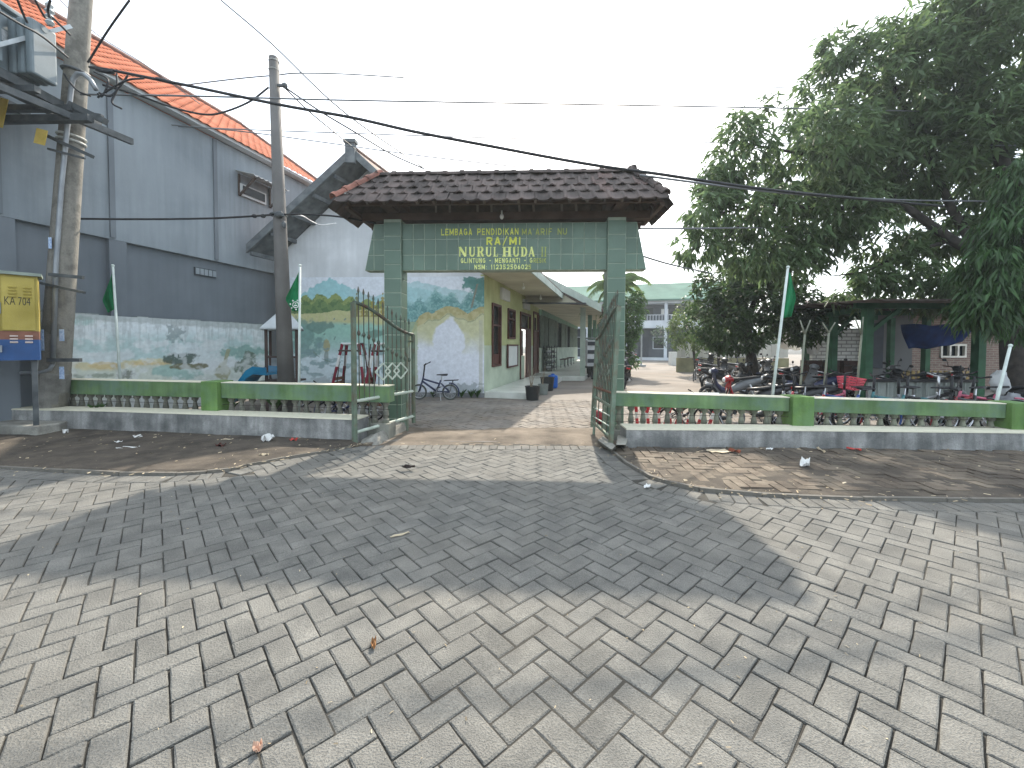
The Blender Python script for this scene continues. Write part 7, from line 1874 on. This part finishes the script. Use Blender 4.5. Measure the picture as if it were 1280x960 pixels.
# ================================================================== LITTER
paper = mat('white paper scrap', (.62, .62, .60), .85, var=.08); creamp = mat('cream card scrap', (.50, .42, .30), .85, var=.1); redl = mat('red wrapper', (.45, .05, .04), .5, var=.2); leafb = mat('dry brown leaf', (.20, .10, .04), .8, var=.3, scale=20); darkl = mat('dark wet rag', (.035, .025, .022), .9, var=.2)
def scrap(name, label, px, py, w, d, m, h=.02, crump=.3, rz=None, cat='litter'):
    p = G(px, py, .03 if py < 600 else .004); n = 6; V = []; rg = random.Random(int(px * 7 + py)); a = rg.uniform(0, 3.1) if rz is None else rz
    ca, sa = math.cos(a), math.sin(a)
    for j in range(n + 1):
        for i in range(n + 1):
            x = (i / n - .5) * w * (1 - .25 * abs(j / n - .5)); y = (j / n - .5) * d * (1 - .3 * abs(i / n - .5))
            z = h * .5 + rg.uniform(0, h) * crump + h * .5 * math.sin(i * 1.3 + j)
            V.append(p + Vector((x * ca - y * sa, x * sa + y * ca, max(.002, z))))
    m_ = MB(); m_.add(V, [(j * (n + 1) + i, j * (n + 1) + i + 1, (j + 1) * (n + 1) + i + 1, (j + 1) * (n + 1) + i) for j in range(n) for i in range(n)])
    o = m_.build(name, m, fix=False); o.modifiers.new('solid', 'SOLIDIFY').thickness = .0025
    return tag(o, label, cat)
scrap('paper_scrap', 'flat white paper close to the left kerb wall', 172, 545.5, .22, .10, paper, .01)
scrap('paper_scrap', 'long white paper in the middle of the left dirt apron', 160, 560, .26, .09, paper, .015, rz=.2)
scrap('paper_scrap', 'tiny white scrap left of the long white paper', 148, 553, .08, .06, paper)
scrap('paper_scrap', 'thin pale paper in front of the left kerb wall', 284, 549.5, .16, .06, creamp, .01)
scrap('plastic_bag', 'crumpled white bag below the left kerb wall near the gate', 335, 552, .17, .11, paper, .06, 1.0)
scrap('wrapper', 'red and white wrapper right of the crumpled bag', 367, 551, .11, .07, redl, .03, .6)
scrap('rag', 'dark red brown rag on the left dirt apron', 276, 558, .15, .08, mat('maroon rag', (.07, .025, .02), .9), .04)
scrap('paper_scrap', 'small pale scrap near the curve of the left apron edge', 330, 569, .11, .05, creamp)
scrap('paper_scrap', 'white scrap at the foot of the pole plinth', 82, 542, .07, .06, paper, .04, 1)
scrap('card_scrap', 'cream card lying against the right kerb wall', 898, 564, .30, .16, creamp, .01, rz=.1)
scrap('brick_chip', 'red brown chip beside the cream card', 918, 565.5, .15, .06, mat('brick chip', (.22, .07, .04), .9), .04)
scrap('plastic_bag', 'crumpled white tissue on the right apron', 1006, 582, .19, .09, paper, .045, 1.0)
scrap('paper_scrap', 'small white scrap at the right kerb wall', 962, 562, .10, .05, paper)
scrap('stick', 'pale stick by the right kerb wall', 1026, 563, .28, .03, creamp, .02)
scrap('wrapper', 'flat red wrapper by the right kerb wall', 1067, 562, .16, .05, redl, .02)
scrap('paper_scrap', 'white scrap on the road at the right apron edge', 809, 609, .10, .05, paper)
scrap('rag', 'dark squashed rag on the sunlit road before the gate', 511, 585, .14, .05, darkl, .03)
scrap('dry_leaf', 'curled brown dry leaf on the pavers', 467, 806, .022, .07, leafb, .012, 1, rz=.35)
scrap('dry_leaf', 'small pinkish leaf at the bottom of the road', 322, 938, .03, .04, mat('pinkish leaf', (.45, .28, .2), .8), .015, 1)
scrap('straw_wisp', 'wisp of pale straw on the shaded pavers', 500, 669, .15, .02, creamp, .01, rz=.6)
# loose crumbs: straw, chips and dry leaf bits along the edges
rg = random.Random(5); m_ = MB()
def crumb(p, L, w):
    a = rg.uniform(0, 6.28); d = Vector((math.cos(a), math.sin(a), rg.uniform(-.1, .2))) * L; s = Vector((-math.sin(a), math.cos(a), 0)) * w
    m_.add([p - d - s, p + d - s, p + d * .8 + s + Vector((0, 0, w)), p - d * .9 + s + Vector((0, 0, w * .6))], [(0, 1, 2, 3)])
for i in range(420):
    j = rg.randrange(len(bound) - 1); a, b = bound[j], bound[j + 1]
    if abs(a.x) > 8: continue
    q = a.lerp(b, rg.random()); crumb(Vector((q.x + rg.gauss(0, .05), q.y + rg.gauss(-.03, .10), .034)), rg.uniform(.005, .03), rg.uniform(.002, .005))
for i in range(420):
    x = rg.uniform(-8, 8)
    if -2.3 < x < 1.5: continue
    pts_ = kL if x < 0 else kR; y1 = float(interp_line(pts_, x)); y0 = float(np.interp(x, bx, by)); t = rg.random() ** .7
    crumb(Vector((x, y0 + (y1 - y0) * t, .042)), rg.uniform(.004, .022), rg.uniform(.002, .008))
for i in range(250):
    y = rg.uniform(1.2, 5.2); x = rg.uniform(-1.3, 1.3) * y; crumb(Vector((x, y, .006)), rg.uniform(.002, .010), rg.uniform(.001, .003))
tag(m_.build('straw_crumbs', mat('dry straw bits', (.30, .23, .14), .9, col2=(.45, .38, .27), scale=9, rand=.5), fix=False), kind='stuff')

# ================================================================== HAZE
hm = bpy.data.materials.new('thin haze'); hm.use_nodes = True
hn = hm.node_tree; hn.nodes.remove(hn.nodes['Principled BSDF'])
pv = hn.nodes.new('ShaderNodeVolumePrincipled'); pv.inputs['Density'].default_value = 0.0013
pv.inputs['Color'].default_value = (0.84, 0.94, 1.0, 1); pv.inputs['Anisotropy'].default_value = 0.35
hn.links.new(pv.outputs[0], hn.nodes['Material Output'].inputs['Volume'])
hz_o = MB().box((0, 320, 7.4), (870, 780, 17.2)).build('haze', hm)
tag(hz_o, kind='stuff')
